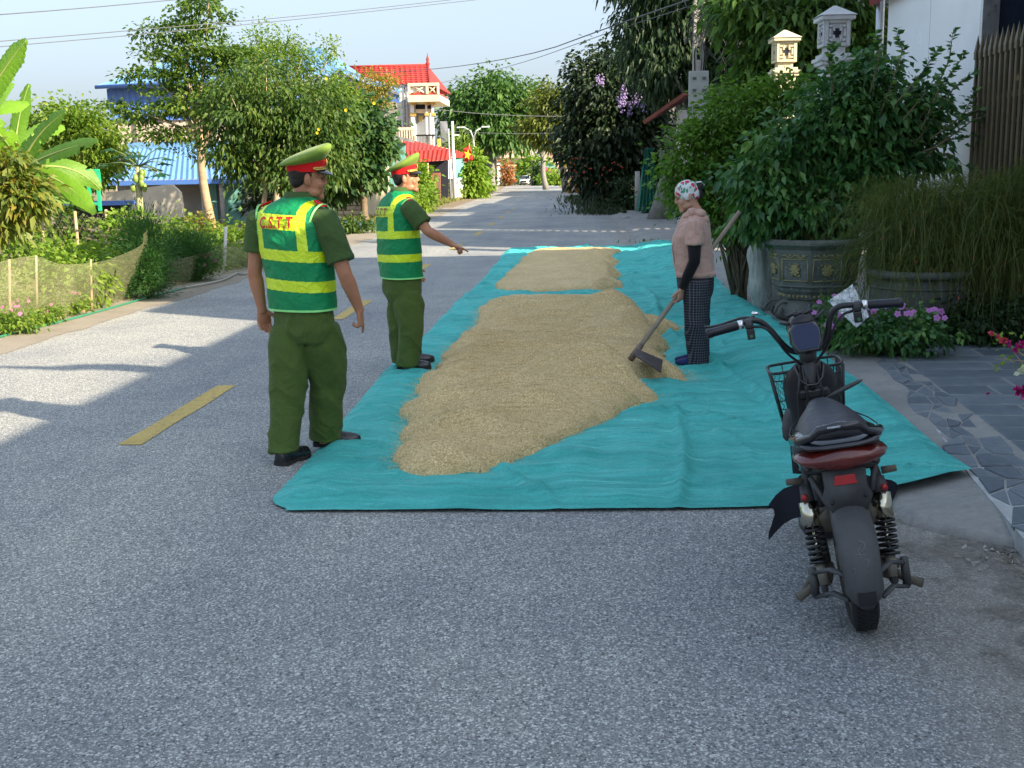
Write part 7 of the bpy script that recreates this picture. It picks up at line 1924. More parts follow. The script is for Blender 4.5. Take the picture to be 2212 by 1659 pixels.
for face in range(4):
    for i in range(1, 14):
        f = i / 14
        if face == 0: P = lambda g, z: bt(B0[0] + (B0[1] - B0[0]) * g, .872, z)
        elif face == 1: P = lambda g, z: bt(B0[0] + (B0[1] - B0[0]) * g, 1.088, z)
        elif face == 2: P = lambda g, z: bt(-.154, .87 + .22 * g, z)
        else: P = lambda g, z: bt(.154, .87 + .22 * g, z)
        zz = np.linspace(ZT - .035, ZT - .16, 9)
        for k in range(8):
            d = .5 / 14 * (1 if k % 2 == 0 else -1)
            wire(P(f - d / 2, zz[k]), P(f + d / 2, zz[k + 1]))
        if i % 3 == 0: wire(P(f, ZT), P(f, ZB), .0022)
sp(mb, 'wire_mesh', BLACK, parent=bk_)
# ============================================================ POTS AND PLANTS ON THE RIGHT
t = NT('pot_stone')
c = t.ramp(t.noise(5, 6, .7), [(.3, (.085, .105, .10)), (.7, (.17, .195, .18))]); c = t.mix(t.ramp(t.noise(26, 6, .8), [(.55, 0.0), (.7, .6)]), c, (.28, .29, .25)); t.col(c); t.setp(rough=.75, spec=.35)
t.bump(t.math('ADD', t.voro(70, 'F1', 'Distance'), t.noise(60, 4, .7)), .006); POTM = t.mat
POTR = M('pot_relief', (.30, .27, .13), .7, .35, 22, .003, grime=.4)
POTG = M('grey_pot', (.115, .125, .115), .85, .2, 6, .008, 30, grime=.5)
def relief_flower(mb, c, u, v, n, r, rg_):
    for (pr, cnt, off) in ((.95, 9, .1), (.62, 7, .5), (.32, 5, .9)):
        for k in range(cnt):
            a = 2 * math.pi * k / cnt + off + rg_.uniform(-.2, .2); d = u * math.cos(a) + v * math.sin(a)
            mb.ball(tuple(c + d * r * pr * .6 + n * .010), 1, 7, 0, Matrix.Identity(4), sc=(r * .22, r * .16, r * .22))
    for k in range(10):
        a = rg_.uniform(0, 6.28); d = u * math.cos(a) * 1.55 + v * math.sin(a) * .95; mb.ball(tuple(c + d * r * .85 + n * .006), 1, 6, 0, Matrix.Identity(4), sc=(r * .13, r * .1, r * .13))
def ornate_pot(label, x, y, z, H, Rr, seed, relief, rz=0.0, nsides=8):
    r_ = thing('ornate_pot', label, 'flower pot', (x, y, z), 0, 'ornate octagonal plant pots')
    rg_ = random.Random(seed); a0 = math.pi / nsides + rz
    k = 1 / math.cos(math.pi / nsides)
    mb = MB(); mb.lathe([(Rr * .82 * k, .42 * H), (Rr * .86 * k, .44 * H), (Rr * .80 * k, .46 * H), (Rr * .92 * k, .86 * H), (Rr * .90 * k, .88 * H)], nsides, smooth=False, a0=a0); mb.build('bowl', POTM, r_)
    mb = MB(); mb.lathe([(Rr * .90 * k, .88 * H), (Rr * 1.0 * k, .92 * H), (Rr * 1.06 * k, .94 * H), (Rr * 1.07 * k, .97 * H), (Rr * 1.02 * k, H), (Rr * .90 * k, H), (Rr * .88 * k, .90 * H)], nsides, smooth=False, a0=a0); mb.build('rim', POTM, r_)
    mb = MB(); mb.lathe([(Rr * .62 * k, .26 * H), (Rr * .68 * k, .28 * H), (Rr * .70 * k, .34 * H), (Rr * .78 * k, .38 * H), (Rr * .80 * k, .42 * H)], nsides, smooth=False, a0=a0)
    for i in range(nsides * 5):   # meander band
        a = 2 * math.pi * i / (nsides * 5); rr_ = Rr * .80; mb.box((rr_ * math.cos(a), rr_ * math.sin(a), (.395 + .012 * (i % 2)) * H), (.03, .012, .014), rz=a + math.pi / 2)
    mb.build('meander_band', POTM, r_)
    for i in range(nsides):
        mb = MB()
        am = 2 * math.pi * (i + .5) / nsides + a0
        for j in range(5):
            u = (j - 2) * .10 * Rr; cx = Rr * .705; mb.ball((cx * math.cos(am) - u * math.sin(am) * 1.0, cx * math.sin(am) + u * math.cos(am), .315 * H), .016 * Rr / .45, 7)
        mb.build("bead_row", POTR, r_)
    mb = MB(); mb.lathe([(Rr * .60, 0), (Rr * .78, .02 * H), (Rr * .86, .09 * H), (Rr * .80, .19 * H), (Rr * .66, .25 * H), (Rr * .62, .28 * H)], 24)
    mb.build('foot', POTG, r_)
    for i in range(nsides):
        a = 2 * math.pi * i / nsides + a0; mb = MB(); c0 = Vector((Rr * .80 * math.cos(a), Rr * .80 * math.sin(a), .12 * H)); d = Vector((math.cos(a), math.sin(a), 0)); pts = []
        for q in range(14):
            f = q / 13; b = f * 2.3 * math.pi; rr_ = .11 * Rr / .45 * (1 - f * .7); pts.append(c0 + d * rr_ * math.cos(b) + Vector((0, 0, rr_ * math.sin(b))))
        mb.tube(pts, .016, 6); mb.build('scroll', POTG, r_)
    for i in range(nsides):
        am = 2 * math.pi * (i + .5) / nsides + a0; n = Vector((math.cos(am), math.sin(am), -.12)).normalized(); u = Vector((-math.sin(am), math.cos(am), 0)); v = n.cross(u)
        if v.z < 0: v = -v
        rm = Rr * .855; c = Vector((rm * math.cos(am), rm * math.sin(am), .64 * H)) + n * .006; w2 = Rr * .30; h2 = .13 * H
        fb = MB()
        for (p, q) in (((-w2, -h2), (w2, -h2)), ((w2, -h2), (w2, h2)), ((w2, h2), (-w2, h2)), ((-w2, h2), (-w2, -h2))): fb.tube([c + u * p[0] + v * p[1], c + u * q[0] + v * q[1]], .0065, 5)
        pan = fb.build('panel_frame', POTR, r_)
        mb = MB(); relief_flower(mb, c, u, v, n, h2 * .72, rg_); mb.build('relief_flower', relief, pan)
        mb = MB(); c2 = c + v * (.165 * H) + n * .004; pts = [c2 + u * (w2 * 1.0 * (q / 12 * 2 - 1)) + v * (.014 * math.sin(q * 1.2)) for q in range(13)]; mb.tube(pts, .007, 5)
        for q in (-.7, -.3, .3, .7): mb.ball(tuple(c2 + u * w2 * q + v * .012), .013, 6)
        mb.build('vine_relief', POTR, pan)
    mb = MB(); mb.lathe([(Rr * .9, .95 * H), (Rr * .5, .965 * H), (.01, .97 * H)], 16); mb.build('soil', SOIL, r_)
    return r_
P1 = at(1757, 640, 11.65)
ornate_pot('large octagonal stone pot with gold flower panels under the big bush', P1.x, 11.65, .085, .84, .47, 3, POTR, R(6))
P3 = at(1622, 600, 15.6)
ornate_pot('smaller brown octagonal pot on bricks near the driveway', P3.x + .05, 15.6, .16, .56, .30, 4, M('pot_relief_brown', (.22, .15, .08), .7, .35, 22, .003), R(10))
for i, (dx, dy) in enumerate(((-.20, -.18), (-.05, -.20), (.10, .15))):
    o = MB(); o.box((0, 0, .035), (.21, .10, .065), bev=.004); b = o.build('brick', BRICK); b.location = (P3.x + dx, 15.55 + dy, .09); b.rotation_euler = (0, 0, .2 * i)
    prop(b, ['red hollow brick under the left edge of the brown pot', 'red hollow brick in the middle under the brown pot', 'red hollow brick at the back of the brown pot'][i], 'brick', 'bricks under the brown pot')
# grey round pot
P2 = at(1985, 680, 10.3)
g = thing('round_pot', 'big grey round clay pot hidden under the weeping plant', 'flower pot', (P2.x, 10.3, .08))
mb = MB(); mb.lathe([(.26, 0), (.30, .02), (.38, .18), (.43, .34), (.44, .44), (.42, .52), (.40, .56)], 36); mb.build('bowl', POTG, g)
mb = MB(); mb.lathe([(.40, .55), (.46, .57), (.47, .60), (.45, .63), (.40, .63), (.38, .58)], 36); mb.build('rim', POTG, g)
mb = MB(); mb.lathe([(.445, .465), (.452, .475), (.445, .485)], 36)
rg_ = random.Random(9)
for i in range(14):
    a = 2 * math.pi * i / 14; c0 = Vector((.425 * math.cos(a), .425 * math.sin(a), .30)); d = Vector((-math.sin(a), math.cos(a), 0)); pts = []
    for q in range(12): f = q / 11; b = f * 4.5; rr_ = .06 * (1 - f * .7); pts.append(c0 + d * rr_ * math.cos(b) + Vector((0, 0, rr_ * math.sin(b))))
    mb.tube(pts, .006, 4)
mb.build('scroll_relief', POTG, g)
# scholar's rock
t = NT('pale_rock'); c = t.ramp(t.noise(3, 7, .75, vec=t.mapv((3, 3, .7))), [(.3, (.26, .31, .29)), (.5, (.50, .55, .52)), (.72, (.80, .84, .82))]); t.col(c); t.setp(rough=.6, spec=.4); t.bump(t.noise(5, 7, .75, vec=t.mapv((4, 4, .8))), .05); ROCK = t.mat
rk = at(1652, 640, 12.5); mb = MB(); rings = []
for i in range(16):
    f = i / 15; z = .86 * f; w = .17 * (1.0 - .25 * f) * (1 if f < .8 else 1 - ((f - .8) / .2) ** 1.5 * .75) * (.75 + .5 * min(1, f * 4)); ring = []
    for j in range(24):
        a = 2 * math.pi * j / 24; r_ = w * (1 + .20 * math.cos(a * 3 + f * 1.5) + .10 * math.sin(a * 7 + f * 4) + .06 * math.sin(f * 19 + a * 2)); ring.append((r_ * math.cos(a) + .05 * (f - .5) * -1, r_ * .8 * math.sin(a), z))
    rings.append(ring)
mb.loft(rings); o = mb.build('rock', ROCK); o.location = (rk.x, 12.5, .07); prop(o, 'tall pale fluted ornamental rock beside the large pot', 'rock')
bl = thing('agave', 'dark sword shaped leaves behind the pale rock', 'plant', (at(1660, 640, 13.4).x, 13.4, .1))
for i, (dx, h_) in enumerate(((-.55, .82), (-.35, .95), (-.15, .9), (.1, .8))):
    mb = MB(); pts = [Vector((0, 0, 0)), Vector((dx * .4, -.05, h_ * .5)), Vector((dx, -.1, h_))]; mb.tube(pts, [.04, .045, .004], 6, flat=.15); mb.build('leaf', M('agave_green', (.05, .09, .05), .5, .2, 5), bl)
# slabs on the ground
for i, (px, py, w, lab) in enumerate(((1622, 657, .34, 'thin pale slab lying behind the rock'), (1655, 663, .4, 'second thin slab lying nearer the rock'))):
    p = gp(px, py, .09); mb = MB(); mb.box((0, 0, .015), (w, .12, .03), bev=.003); o = mb.build('slab', CONC); o.location = (p.x, p.y, .085); o.rotation_euler = (0, 0, .1); prop(o, lab, 'slab', 'slabs lying by the rock')

# bushes in the pots
def pot_bush(name, label, Y, base, ells, ncl, per, cr, L, mat, seed, nl=60, **kw):
    E = pxe(Y, ells); r_ = thing(name, label, 'shrub', tuple(base)); o, C = foliage('foliage', E, ncl, per, cr, L, mat, seed, r_, offset=tuple(base), **kw)
    rng = np.random.RandomState(seed); mb = MB()
    for c in C[rng.choice(len(C), nl, replace=False)]:
        q = Vector(c) - Vector(base); mb.tube([(rng.uniform(-.08, .08), rng.uniform(-.08, .08), 0), (q.x * .35, q.y * .35, q.z * .45 + .1), (q.x * .8, q.y * .8, q.z * .8), q], [.016, .011, .006, .003], 5)
    mb.build('stems', BARK, r_); return r_, C
pot_bush('potted_bush', 'big glossy leaved bush growing from the large ornate pot', 11.75, (P1.x, 11.65, .85),
         [(1700, 330, 90, 90), (1790, 260, 90, 80), (1880, 230, 90, 90), (1850, 340, 110, 90), (1940, 290, 80, 80), (1720, 440, 100, 70), (1640, 400, 70, 90), (1810, 430, 80, 70), (1760, 490, 80, 28), (1660, 470, 60, 40), (1990, 230, 50, 50), (2000, 330, 50, 50), (1900, 140, 40, 40), (1830, 170, 50, 40)],
         620, 24, .17, .105, LF_P, 101, wr=.27, droop=.35, down=.25, out=.6, shell=.35)
LF_PL = leaf_mat('pot_leaf_light', [(.05, .14, .02), (.10, .22, .03), (.20, .32, .05)], .35)
pot_bush('lagerstroemia_bush', 'finer light green bush spreading left of the large pot', 13.4, (at(1600, 500, 13.4).x, 13.4, .1),
         [(1560, 300, 90, 50), (1500, 350, 80, 60), (1600, 240, 80, 50), (1530, 420, 90, 60), (1460, 390, 40, 30), (1620, 350, 90, 90), (1660, 220, 60, 40), (1570, 480, 70, 40), (1500, 290, 50, 26), (1700, 200, 60, 30), (1455, 310, 28, 12), (1440, 350, 24, 12)],
         620, 26, .16, .070, LF_PL, 102, wr=.30, droop=.2, down=.1, out=.7, shell=.35, nl=50)
# single sprigs standing up out of the bush
def sprig(root, pts, nl_, L, mat, seed, off):
    rng = np.random.RandomState(seed); pts = [Vector(p) for p in pts]; mb = MB(); mb.tube([p - off for p in pts], [.007] * (len(pts) - 1) + [.002], 5); mb.build('twig', BARK, root)
    P = []; D = []
    for i in range(nl_):
        f = .15 + .85 * i / nl_ * .999; s_ = f * (len(pts) - 1); k = int(s_); p = pts[k].lerp(pts[k + 1], s_ - k); t_ = (pts[k + 1] - pts[k]).normalized()
        for sd in (-1, 1):
            a = rng.uniform(0, 6.28); o_ = Vector((math.cos(a), math.sin(a), .1)); P.append(p); D.append(t_ * .5 + o_ * .8)
    P = np.array([tuple(p) for p in P]) - np.array(off); D = np.array([tuple(d) for d in D]); Ls = L * rng.uniform(.7, 1.2, len(P))
    V, F = leaf_arrays(P, D, Ls, Ls * .28, rng, .25); link('leaves', npmesh('leaves', V, F, False, np.repeat(rng.uniform(0, 1, len(P)), 5)), root, mat)
sg = thing('bush_sprigs', 'loose upright sprigs rising before the white wall and the gate', 'shrub', (P1.x, 11.6, .9))
off = Vector((P1.x, 11.6, .9))
for i, pp in enumerate(([(1960, 300), (2010, 220), (2050, 130), (2060, 60)], [(1970, 320), (2020, 250), (2060, 190), (2110, 150)], [(1900, 250), (1930, 170), (1950, 110), (1935, 60)], [(2000, 340), (2050, 290), (2080, 250), (2110, 190)], [(1990, 330), (2060, 300), (2110, 290), (2140, 310)], [(2010, 300), (2080, 250), (2160, 220), (2210, 180)], [(2020, 320), (2100, 260), (2170, 240), (2200, 260)], [(1950, 260), (2000, 200), (2040, 210), (2060, 240)], [(1880, 200), (1900, 120), (1890, 70)], [(2040, 330), (2070, 380), (2060, 420)], [(1800, 200), (1790, 130), (1800, 90)], [(1990, 280), (2030, 190), (2090, 110)], [(1930, 230), (1990, 160), (2030, 100)])):
    sprig(sg, [at(x, y, 11.45 - .05 * i) for x, y in pp], 26, .085, LF_P, 200 + i, off)

# weeping russelia
rng = np.random.RandomState(33)
ru = thing('weeping_plant', 'weeping rush like plant with red tubular flowers over the grey pot', 'plant', (P2.x, 10.3, .7))
V = []; F = []; A_ = []; b = 0; tips = []
for k in range(5200):
    c = rng.choice(3, p=[.5, .33, .17]); cx, cy, cz = [(P2.x - .05, 10.35, .72), (P2.x + .62, 10.2, .80), (P2.x + 1.15, 10.0, .80)][c]
    a = rng.uniform(0, 2 * np.pi); r_ = rng.uniform(.15, .95) * (1 if c < 2 else .8); h = rng.uniform(.10, .85); fall = rng.uniform(.0, 1.0) ** 1.2; r_ *= rng.uniform(.5, 1.0)
    p0 = np.array([cx + rng.normal(0, .10), cy + rng.normal(0, .10), cz]); d = np.array([math.cos(a), math.sin(a), 0])
    n = 8; pts = []
    for i in range(n + 1):
        f = i / n; pts.append(p0 + d * r_ * (f ** .85) + np.array([0, 0, h * math.sin(f * 2.2) * 1.0 - fall * f ** 3 * .9]) + rng.normal(0, .008, 3) + np.array([math.sin(f * 5 + k), math.cos(f * 4 + k * 1.3), .5 * math.sin(f * 7 + k * 2.1)]) * .07 * f)
    pts = np.array(pts); pts[:, 2] = np.maximum(pts[:, 2], .12)
    if pts[-1, 0] > 4.0 - 0.02: pts[:, 0] = np.minimum(pts[:, 0], 3.86)
    s = np.cross(pts[-1] - pts[0], rng.normal(0, 1, 3)); s = s / (np.linalg.norm(s) + 1e-9) * .0017
    v = np.stack([pts - s, pts + s], 1).reshape(-1, 3); V.append(v); i0 = np.arange(n) * 2 + b; F.append(np.stack([i0, i0 + 1, i0 + 3, i0 + 2], -1)); b += len(v); A_ += [rng.uniform()] * len(v)
    # fine side needles
    m_ = 22; ks = rng.randint(2, n, m_); q0 = pts[ks]; dd = (pts[ks + 1 - (ks == n)] - pts[ks - 1]) ; dd = dd / (np.linalg.norm(dd, axis=1, keepdims=True) + 1e-9) + rng.normal(0, .55, (m_, 3)); q1_ = q0 + dd * rng.uniform(.025, .075, (m_, 1)); ss = np.cross(dd, rng.normal(0, 1, (m_, 3))); ss = ss / (np.linalg.norm(ss, axis=1, keepdims=True) + 1e-9) * .0013
    v = np.stack([q0 - ss, q0 + ss, q1_ + ss * .4, q1_ - ss * .4], 1).reshape(-1, 3); V.append(v); i0 = (np.arange(m_) * 4 + b)[:, None]; F.append(i0 + np.arange(4)[None]); b += len(v); A_ += [rng.uniform()] * len(v)
    tips.append(pts[-1])
V = np.concatenate(V) - np.array([P2.x, 10.3, .7]); F = np.concatenate(F)
link('stems', npmesh('stems', V, F, False, A_), ru, leaf_mat('rush_stem', [(.055, .095, .018), (.10, .15, .03), (.21, .22, .07)], .35))
mb = MB()
for k in range(110):
    t_ = Vector(tips[rng.randint(len(tips))]) + Vector(rng.normal(0, .03, 3))
    if t_.y > 10.5: continue
    mb.tube([t_ - Vector((P2.x, 10.3, .7)), t_ - Vector((P2.x, 10.3, .7)) + Vector((rng.normal(0, .008), rng.normal(0, .008), -.026))], [.003, .0062], 5)
mb.build('red_flowers', M('coral_red', (.50, .07, .04), .6), ru)
# violet periwinkle bed
pb2 = at(1920, 790, 9.25)
pw = periwinkle('wide clump of violet periwinkles in front of the grey pot', pb2.x, 9.25, .09, .55, .34, .40, 170, 44, .028, PETV, 301, mat=LF_P, Lf=.055)
periwinkle('small violet periwinkle sprouting behind the scooter handlebar', at(1800, 740, 9.6).x, 9.6, .09, .22, .2, .45, 60, 6, .024, PETV, 302, mat=LF_P)
weeds('fallen_twigs', 'dry twigs and leaves under the violet flowers', [(2.6, 8.85), (2.75, 9.0), (3.1, 9.2)], 500, .06, leaf_mat('dead_leaf', []), 12, .3, up=.0)
psh('potted_fern', 'dark foliage at the base of the gate posts', 2030, 2212, 640, 760, 9.9, 130, 18, .07, LF_DK, 303, cr=.18)
# foil sheet
t = NT('foil'); t.col((.75, .78, .8)); t.setp(metal=1.0, rough=.22); t.bump(t.noise(14, 5, .7), .03); FOIL = t.mat
mb = MB(); n = 12; rows_ = []
for j in range(n + 1):
    f = j / n; rows_.append([tuple(at(1788 + 28 * (i / n) + 62 * f * 1.0 + (i / n) * 26 * (1 - f), 650 + 58 * f - (i / n) * 36 * (1 - f * .3), 9.0 - .1 * f + .03 * math.sin(i * 2 + j * 1.7) + rg_.uniform(-.02, .02))) for i in range(n + 1)])
mb.loft(rows_, cap=False, closed=False); o = mb.build('foil_sheet', FOIL); prop(o, 'crumpled silver foil sheet behind the scooter handlebar', 'foil')
# bougainvillea at the right edge
bx = thing('bougainvillea', 'bougainvillea with white and magenta bracts at the right edge', 'plant', (2.95, 5.55, .09))
off = Vector((2.95, 5.55, .09))
mb = MB(); mb.lathe([(.14, 0), (.16, .02), (.20, .25), (.21, .27), (.18, .27)], 20); mb.build('pot', M('terracotta', (.35, .16, .09), .85, .15, 8, .002), bx)
stems_ = [[(2330, 900), (2260, 800), (2200, 760), (2150, 720)], [(2330, 900), (2250, 840), (2212, 790), (2190, 760)], [(2330, 900), (2270, 860), (2230, 850), (2205, 845)], [(2330, 900), (2240, 820), (2212, 780), (2150, 775)]]
mb = MB()
for s_ in stems_: mb.tube([Vector((0, 0, .2))] + [at(x, y, 5.45) - off for x, y in s_], [.010, .008, .005, .004, .002], 5)
mb.build('stems', BARKP, bx)
MAG = leaf_mat('magenta_bract', [(.45, .015, .22), (.55, .03, .30)], .35); WHT = leaf_mat('white_bract', [(.75, .75, .72), (.8, .8, .78)], .3); PNK = leaf_mat('pink_bract', [(.60, .08, .14), (.70, .12, .22)], .35)
rg_ = random.Random(2)
for (px, py, s_, mt) in ((2140, 722, .020, PNK), (2152, 728, .020, PNK), (2168, 735, .026, PNK), (2176, 742, .024, MAG), (2196, 752, .030, MAG), (2208, 745, .028, MAG), (2203, 805, .032, WHT), (2214, 798, .032, WHT), (2196, 842, .026, MAG), (2206, 848, .034, MAG), (2214, 858, .032, MAG), (2212, 842, .03, MAG), (2134, 852, .014, MAG)):
    p = at(px, py, 5.4) - off; mb = MB()
    for k in range(9):
        d = Vector((rg_.uniform(-1, 1), rg_.uniform(-1, .3), rg_.uniform(-.6, 1))).normalized(); s2 = d.orthogonal().normalized()
        if rg_.random() < .5: s2 = d.cross(s2)
        mb.add([p, p + d * s_ * .55 + s2 * s_ * .42, p + d * s_, p + d * s_ * .55 - s2 * s_ * .42], [(0, 1, 2), (0, 2, 3)])
    mb.build('bract_cluster', mt, bx)
V, F = leaf_arrays(np.array([tuple(at(2145 + rg_.uniform(0, 90), 725 + rg_.uniform(-10, 70), 5.43) - off) for _ in range(46)]), rng.normal(0, 1, (46, 3)), np.full(46, .028), np.full(46, .009), rng)
link('leaves', npmesh('leaves', V, F, False, np.repeat(rng.uniform(0, 1, 46), 5)), bx, LF_B)

# ============================================================ STREET FURNITURE
# concrete pole with meter boxes
pc = at(1507, 300, 30); pl = thing('utility_pole', 'slotted concrete utility pole with grey meter boxes and tangled cables', 'utility pole', (pc.x, 30, 0), R(4))
mb = MB()
for s in (-1, 1): mb.box((s * .105, 0, 3.9), (.08, .17, 7.8), bev=.01)
z = .6
while z < 7.6: mb.box((0, 0, z), (.14, .10, .28)); z += .62
mb.build('shaft', CONC, pl)
mb = MB(); mb.box((-.02, -.16, 3.72), (.50, .16, .90), bev=.015); bxm = mb.build('meter_box', M('box_grey', (.30, .33, .33), .7, .08, 4, .002, grime=.4), pl)
for (x, z) in ((-.14, 3.98), (.11, 3.98), (-.14, 3.68), (.11, 3.68)):
    mb = MB(); mb.box((x, -.245, z), (.15, .012, .13), bev=.004); mb.build('window_frame', M('box_grey', ()), bxm)
    mb = MB(); mb.box((x, -.253, z), (.10, .006, .075)); mb.build('pane', M('meter_glass', (.10, .11, .10), .2), bxm)
mb = MB(); mb.box((-.02, -.15, 3.02), (.44, .14, .40), bev=.01); mb.build('lower_box', M('box_grey', ()), pl)
rg_ = random.Random(8)
mb = MB()
for i in range(26):
    a = rg_.uniform(0, 6.28); z0 = rg_.uniform(4.9, 6.4); r_ = rg_.uniform(.15, .38)
    pts = [Vector((r_ * math.cos(a + q * .7) * (1 + .1 * rg_.random()), r_ * math.sin(a + q * .7), z0 + .10 * math.sin(q * 2 + a))) for q in range(8)]; mb.tube(pts, .010, 4)
for i in range(16):
    e = Vector((rg_.uniform(.8, 3.2), rg_.uniform(-1, 1), rg_.uniform(6.2, 7.8))); s = Vector((0, -.1, rg_.uniform(5.2, 6.2))); mb.tube([s, s.lerp(e, .5) - Vector((0, 0, .25)), e], .011, 4)
for i in range(7):
    s = Vector((.1, -.12, rg_.uniform(4.3, 5.8))); mb.tube([s, s + Vector((rg_.uniform(.2, .6), 0, -.5)), s + Vector((rg_.uniform(.4, 1.1), 0, -1.2)), s + Vector((rg_.uniform(.9, 1.6), 0, rg_.uniform(.2, 1.0)))], .010, 4)
for i in range(6): x = rg_.uniform(-.2, .2); mb.tube([(x, -.1, 4.15), (x * 1.2, -.14, 4.6), (x * .4, -.1, 5.2)], .009, 4)
mb.build('cable_tangle', BLACK, pl)
# overhead wires
def wirepx(name, label, pts, r):
    P_ = smooth_path([at(*p) for p in pts], 2); mb = MB(); o0 = P_[0]; mb.tube([p - o0 for p in P_], r, 5); o = mb.build(name, M('wire', (.10, .11, .12), .6)); o.location = o0; prop(o, label, 'wire', 'overhead wires')
wirepx('overhead_wire', 'dark cable sagging from the concrete pole to the red roofed house', [(1500, -5, 30), (1325, 55, 38), (1150, 120, 55), (930, 152, 78), (740, 160, 100)], .022)
wirepx('overhead_wire', 'thinner cable just below the dark sagging cable', [(1500, 10, 30), (1320, 68, 40), (1120, 140, 60), (948, 180, 88)], .014)
wirepx('overhead_wire', 'uppermost wire crossing the top left corner of the sky', [(-60, 36, 22), (180, 18, 23), (480, -10, 25)], .010)
wirepx('overhead_wire', 'upper of the two parallel wires crossing behind the slim tree', [(-60, 94, 24), (380, 58, 28), (700, 30, 32), (1060, -10, 36)], .010)
wirepx('overhead_wire', 'lower of the two parallel wires crossing behind the slim tree', [(-60, 106, 25), (380, 68, 29), (700, 36, 33), (1060, -4, 37)], .010)
wirepx('overhead_wire', 'pale wire crossing before the big street tree', [(938, 236, 88), (1060, 248, 90), (1200, 252, 92), (1260, 250, 94)], .025)
wirepx('overhead_wire', 'low wire crossing below the street lamp arms', [(938, 282, 92), (1100, 290, 94), (1250, 286, 96)], .018)
# posts on the left
def post(name, label, px, py0, py1, Y, r, mat, cat='pole', extra=None, group=None):
    a = at(px, py0, Y); o_ = thing(name, label, cat, (a.x, Y, 0), 0, group); mb = MB(); mb.tube([(0, 0, 0), (0, 0, a.z)], [r * 1.15, r], 10); mb.build('shaft', mat, o_); return o_, a
o_, a = post('flag_pole', 'white metal pole with a small lamp before the shop', 977, 262, 428, 76, .09, M('pale_metal', (.55, .6, .62), .5))
mb = MB(); mb.box((.25, 0, a.z - .9), (.4, .12, .10)); mb.build('lamp_arm', M('pale_metal', ()), o_)
post('flag_pole', 'thin grey pole left of the white metal pole', 969, 278, 428, 77, .05, M('grey_metal', (.35, .38, .4), .5))
post('timber_stake', 'short rusty stake before the red shop', 924, 352, 430, 66, .05, WOODP)
for (px, py, Y, arms, lab) in ((1023, 300, 100, (-1, 1), 'twin arm street lamp before the big street tree'), (1164, 300, 215, (-1,), 'single arm street lamp above the distant car'), (1238, 280, 98, (), 'pale grey lamp post right of the leaning tree')):
    o_, a = post('street_lamp', lab, px, py, 400, Y, .09, M('pale_metal', ()), 'street lamp', group='street lamps along the far road')
    for s in arms:
        mb = MB(); k = Y / 100; mb.tube([(0, 0, a.z), (s * .25 * k, 0, a.z + .7 * k), (s * .8 * k, 0, a.z + 1.0 * k)], .06 * k, 6); mb.build('arm', M('pale_metal', ()), o_)
        mb = MB(); mb.box((s * 1.1 * k, 0, a.z + 1.02 * k), (.7 * k, .25, .12)); mb.build('lamp_head', M('pale_metal', ()), o_)
# flags
def flag(label, pts, Y, star, base):
    o_ = thing('flag', label, 'flag', tuple(at(*pts[0], Y))); off = Vector(o_.location); n = 10
    A_, B_, C_, D_ = [at(x, y, Y) for x, y in pts]; mb = MB(); rows_ = []
    for j in range(n + 1):
        rows_.append([tuple(A_.lerp(B_, i / n).lerp(D_.lerp(C_, i / n), j / n) - off + Vector((0, .12 * math.sin(i * 1.1 + j * .5), 0))) for i in range(n + 1)])
    mb.loft(rows_, cap=False, closed=False); mb.build('cloth', M('flag_red', (.60, .02, .02), .8), o_)
    c = at(*star, Y - .2) - off; r1 = .42 * (Y / 82); mb = MB(); vv = [c]
    for k in range(10): a = math.pi / 2 + k * math.pi / 5 - .25; rr_ = r1 if k % 2 == 0 else r1 * .4; vv.append(c + Vector((rr_ * math.cos(a) * .7, 0, rr_ * math.sin(a))))
    mb.add(vv, [(0, 1 + k, 1 + (k + 1) % 10) for k in range(10)]); mb.build('star', M('star_yellow', (.85, .6, .03), .7), o_)
    mb = MB(); mb.tube([at(*base, Y) - off, A_ - off + Vector((0, 0, .1))], .03, 5); mb.build('staff', WOODP, o_)
flag('red flag with yellow star hanging at the shop corner on the left', [(1014, 312), (1022, 345), (1004, 351), (1000, 324)], 81, (1010, 334), (1012, 350))
flag('smaller red flag by the leaning tree on the right', [(1220, 340), (1230, 352), (1229, 361), (1220, 358)], 104, (1224, 354), (1219, 395))
# green net cloth
t = NT('green_net'); c = t.ramp(t.noise(6, 5, .7), [(.3, (.01, .16, .11)), (.7, (.03, .28, .20))]); t.col(c); t.setp(rough=.8); tr = t.n.new('ShaderNodeBsdfTransparent'); mx = t.n.new('ShaderNodeMixShader'); mx.inputs[0].default_value = .22
t.l.new(t.p.outputs[0], mx.inputs[1]); t.l.new(tr.outputs[0], mx.inputs[2]); t.l.new(mx.outputs[0], t.out.inputs[0]); GNET = t.mat
mb = MB(); rows_ = []; n = 18
for j in range(13):
    f = j / 12; a = at(1392 - 16 * f, 320 + 138 * f, 43.5); b = at(1412 + 8 * f, 320 + 135 * f, 43.5); rows_.append([tuple(a.lerp(b, i / n) + Vector((0, .12 * math.sin(i * 1.9 + f * 2), 0))) for i in range(n + 1)])
mb.loft(rows_, cap=False, closed=False); prop(mb.build('net_curtain', GNET), 'green shade net hanging to the ground beside the grey gate', 'net')
post('timber_post', 'grey timber post in front of the dark trunk by the green net', 1377, 370, 460, 46, .10, CONC, 'post')
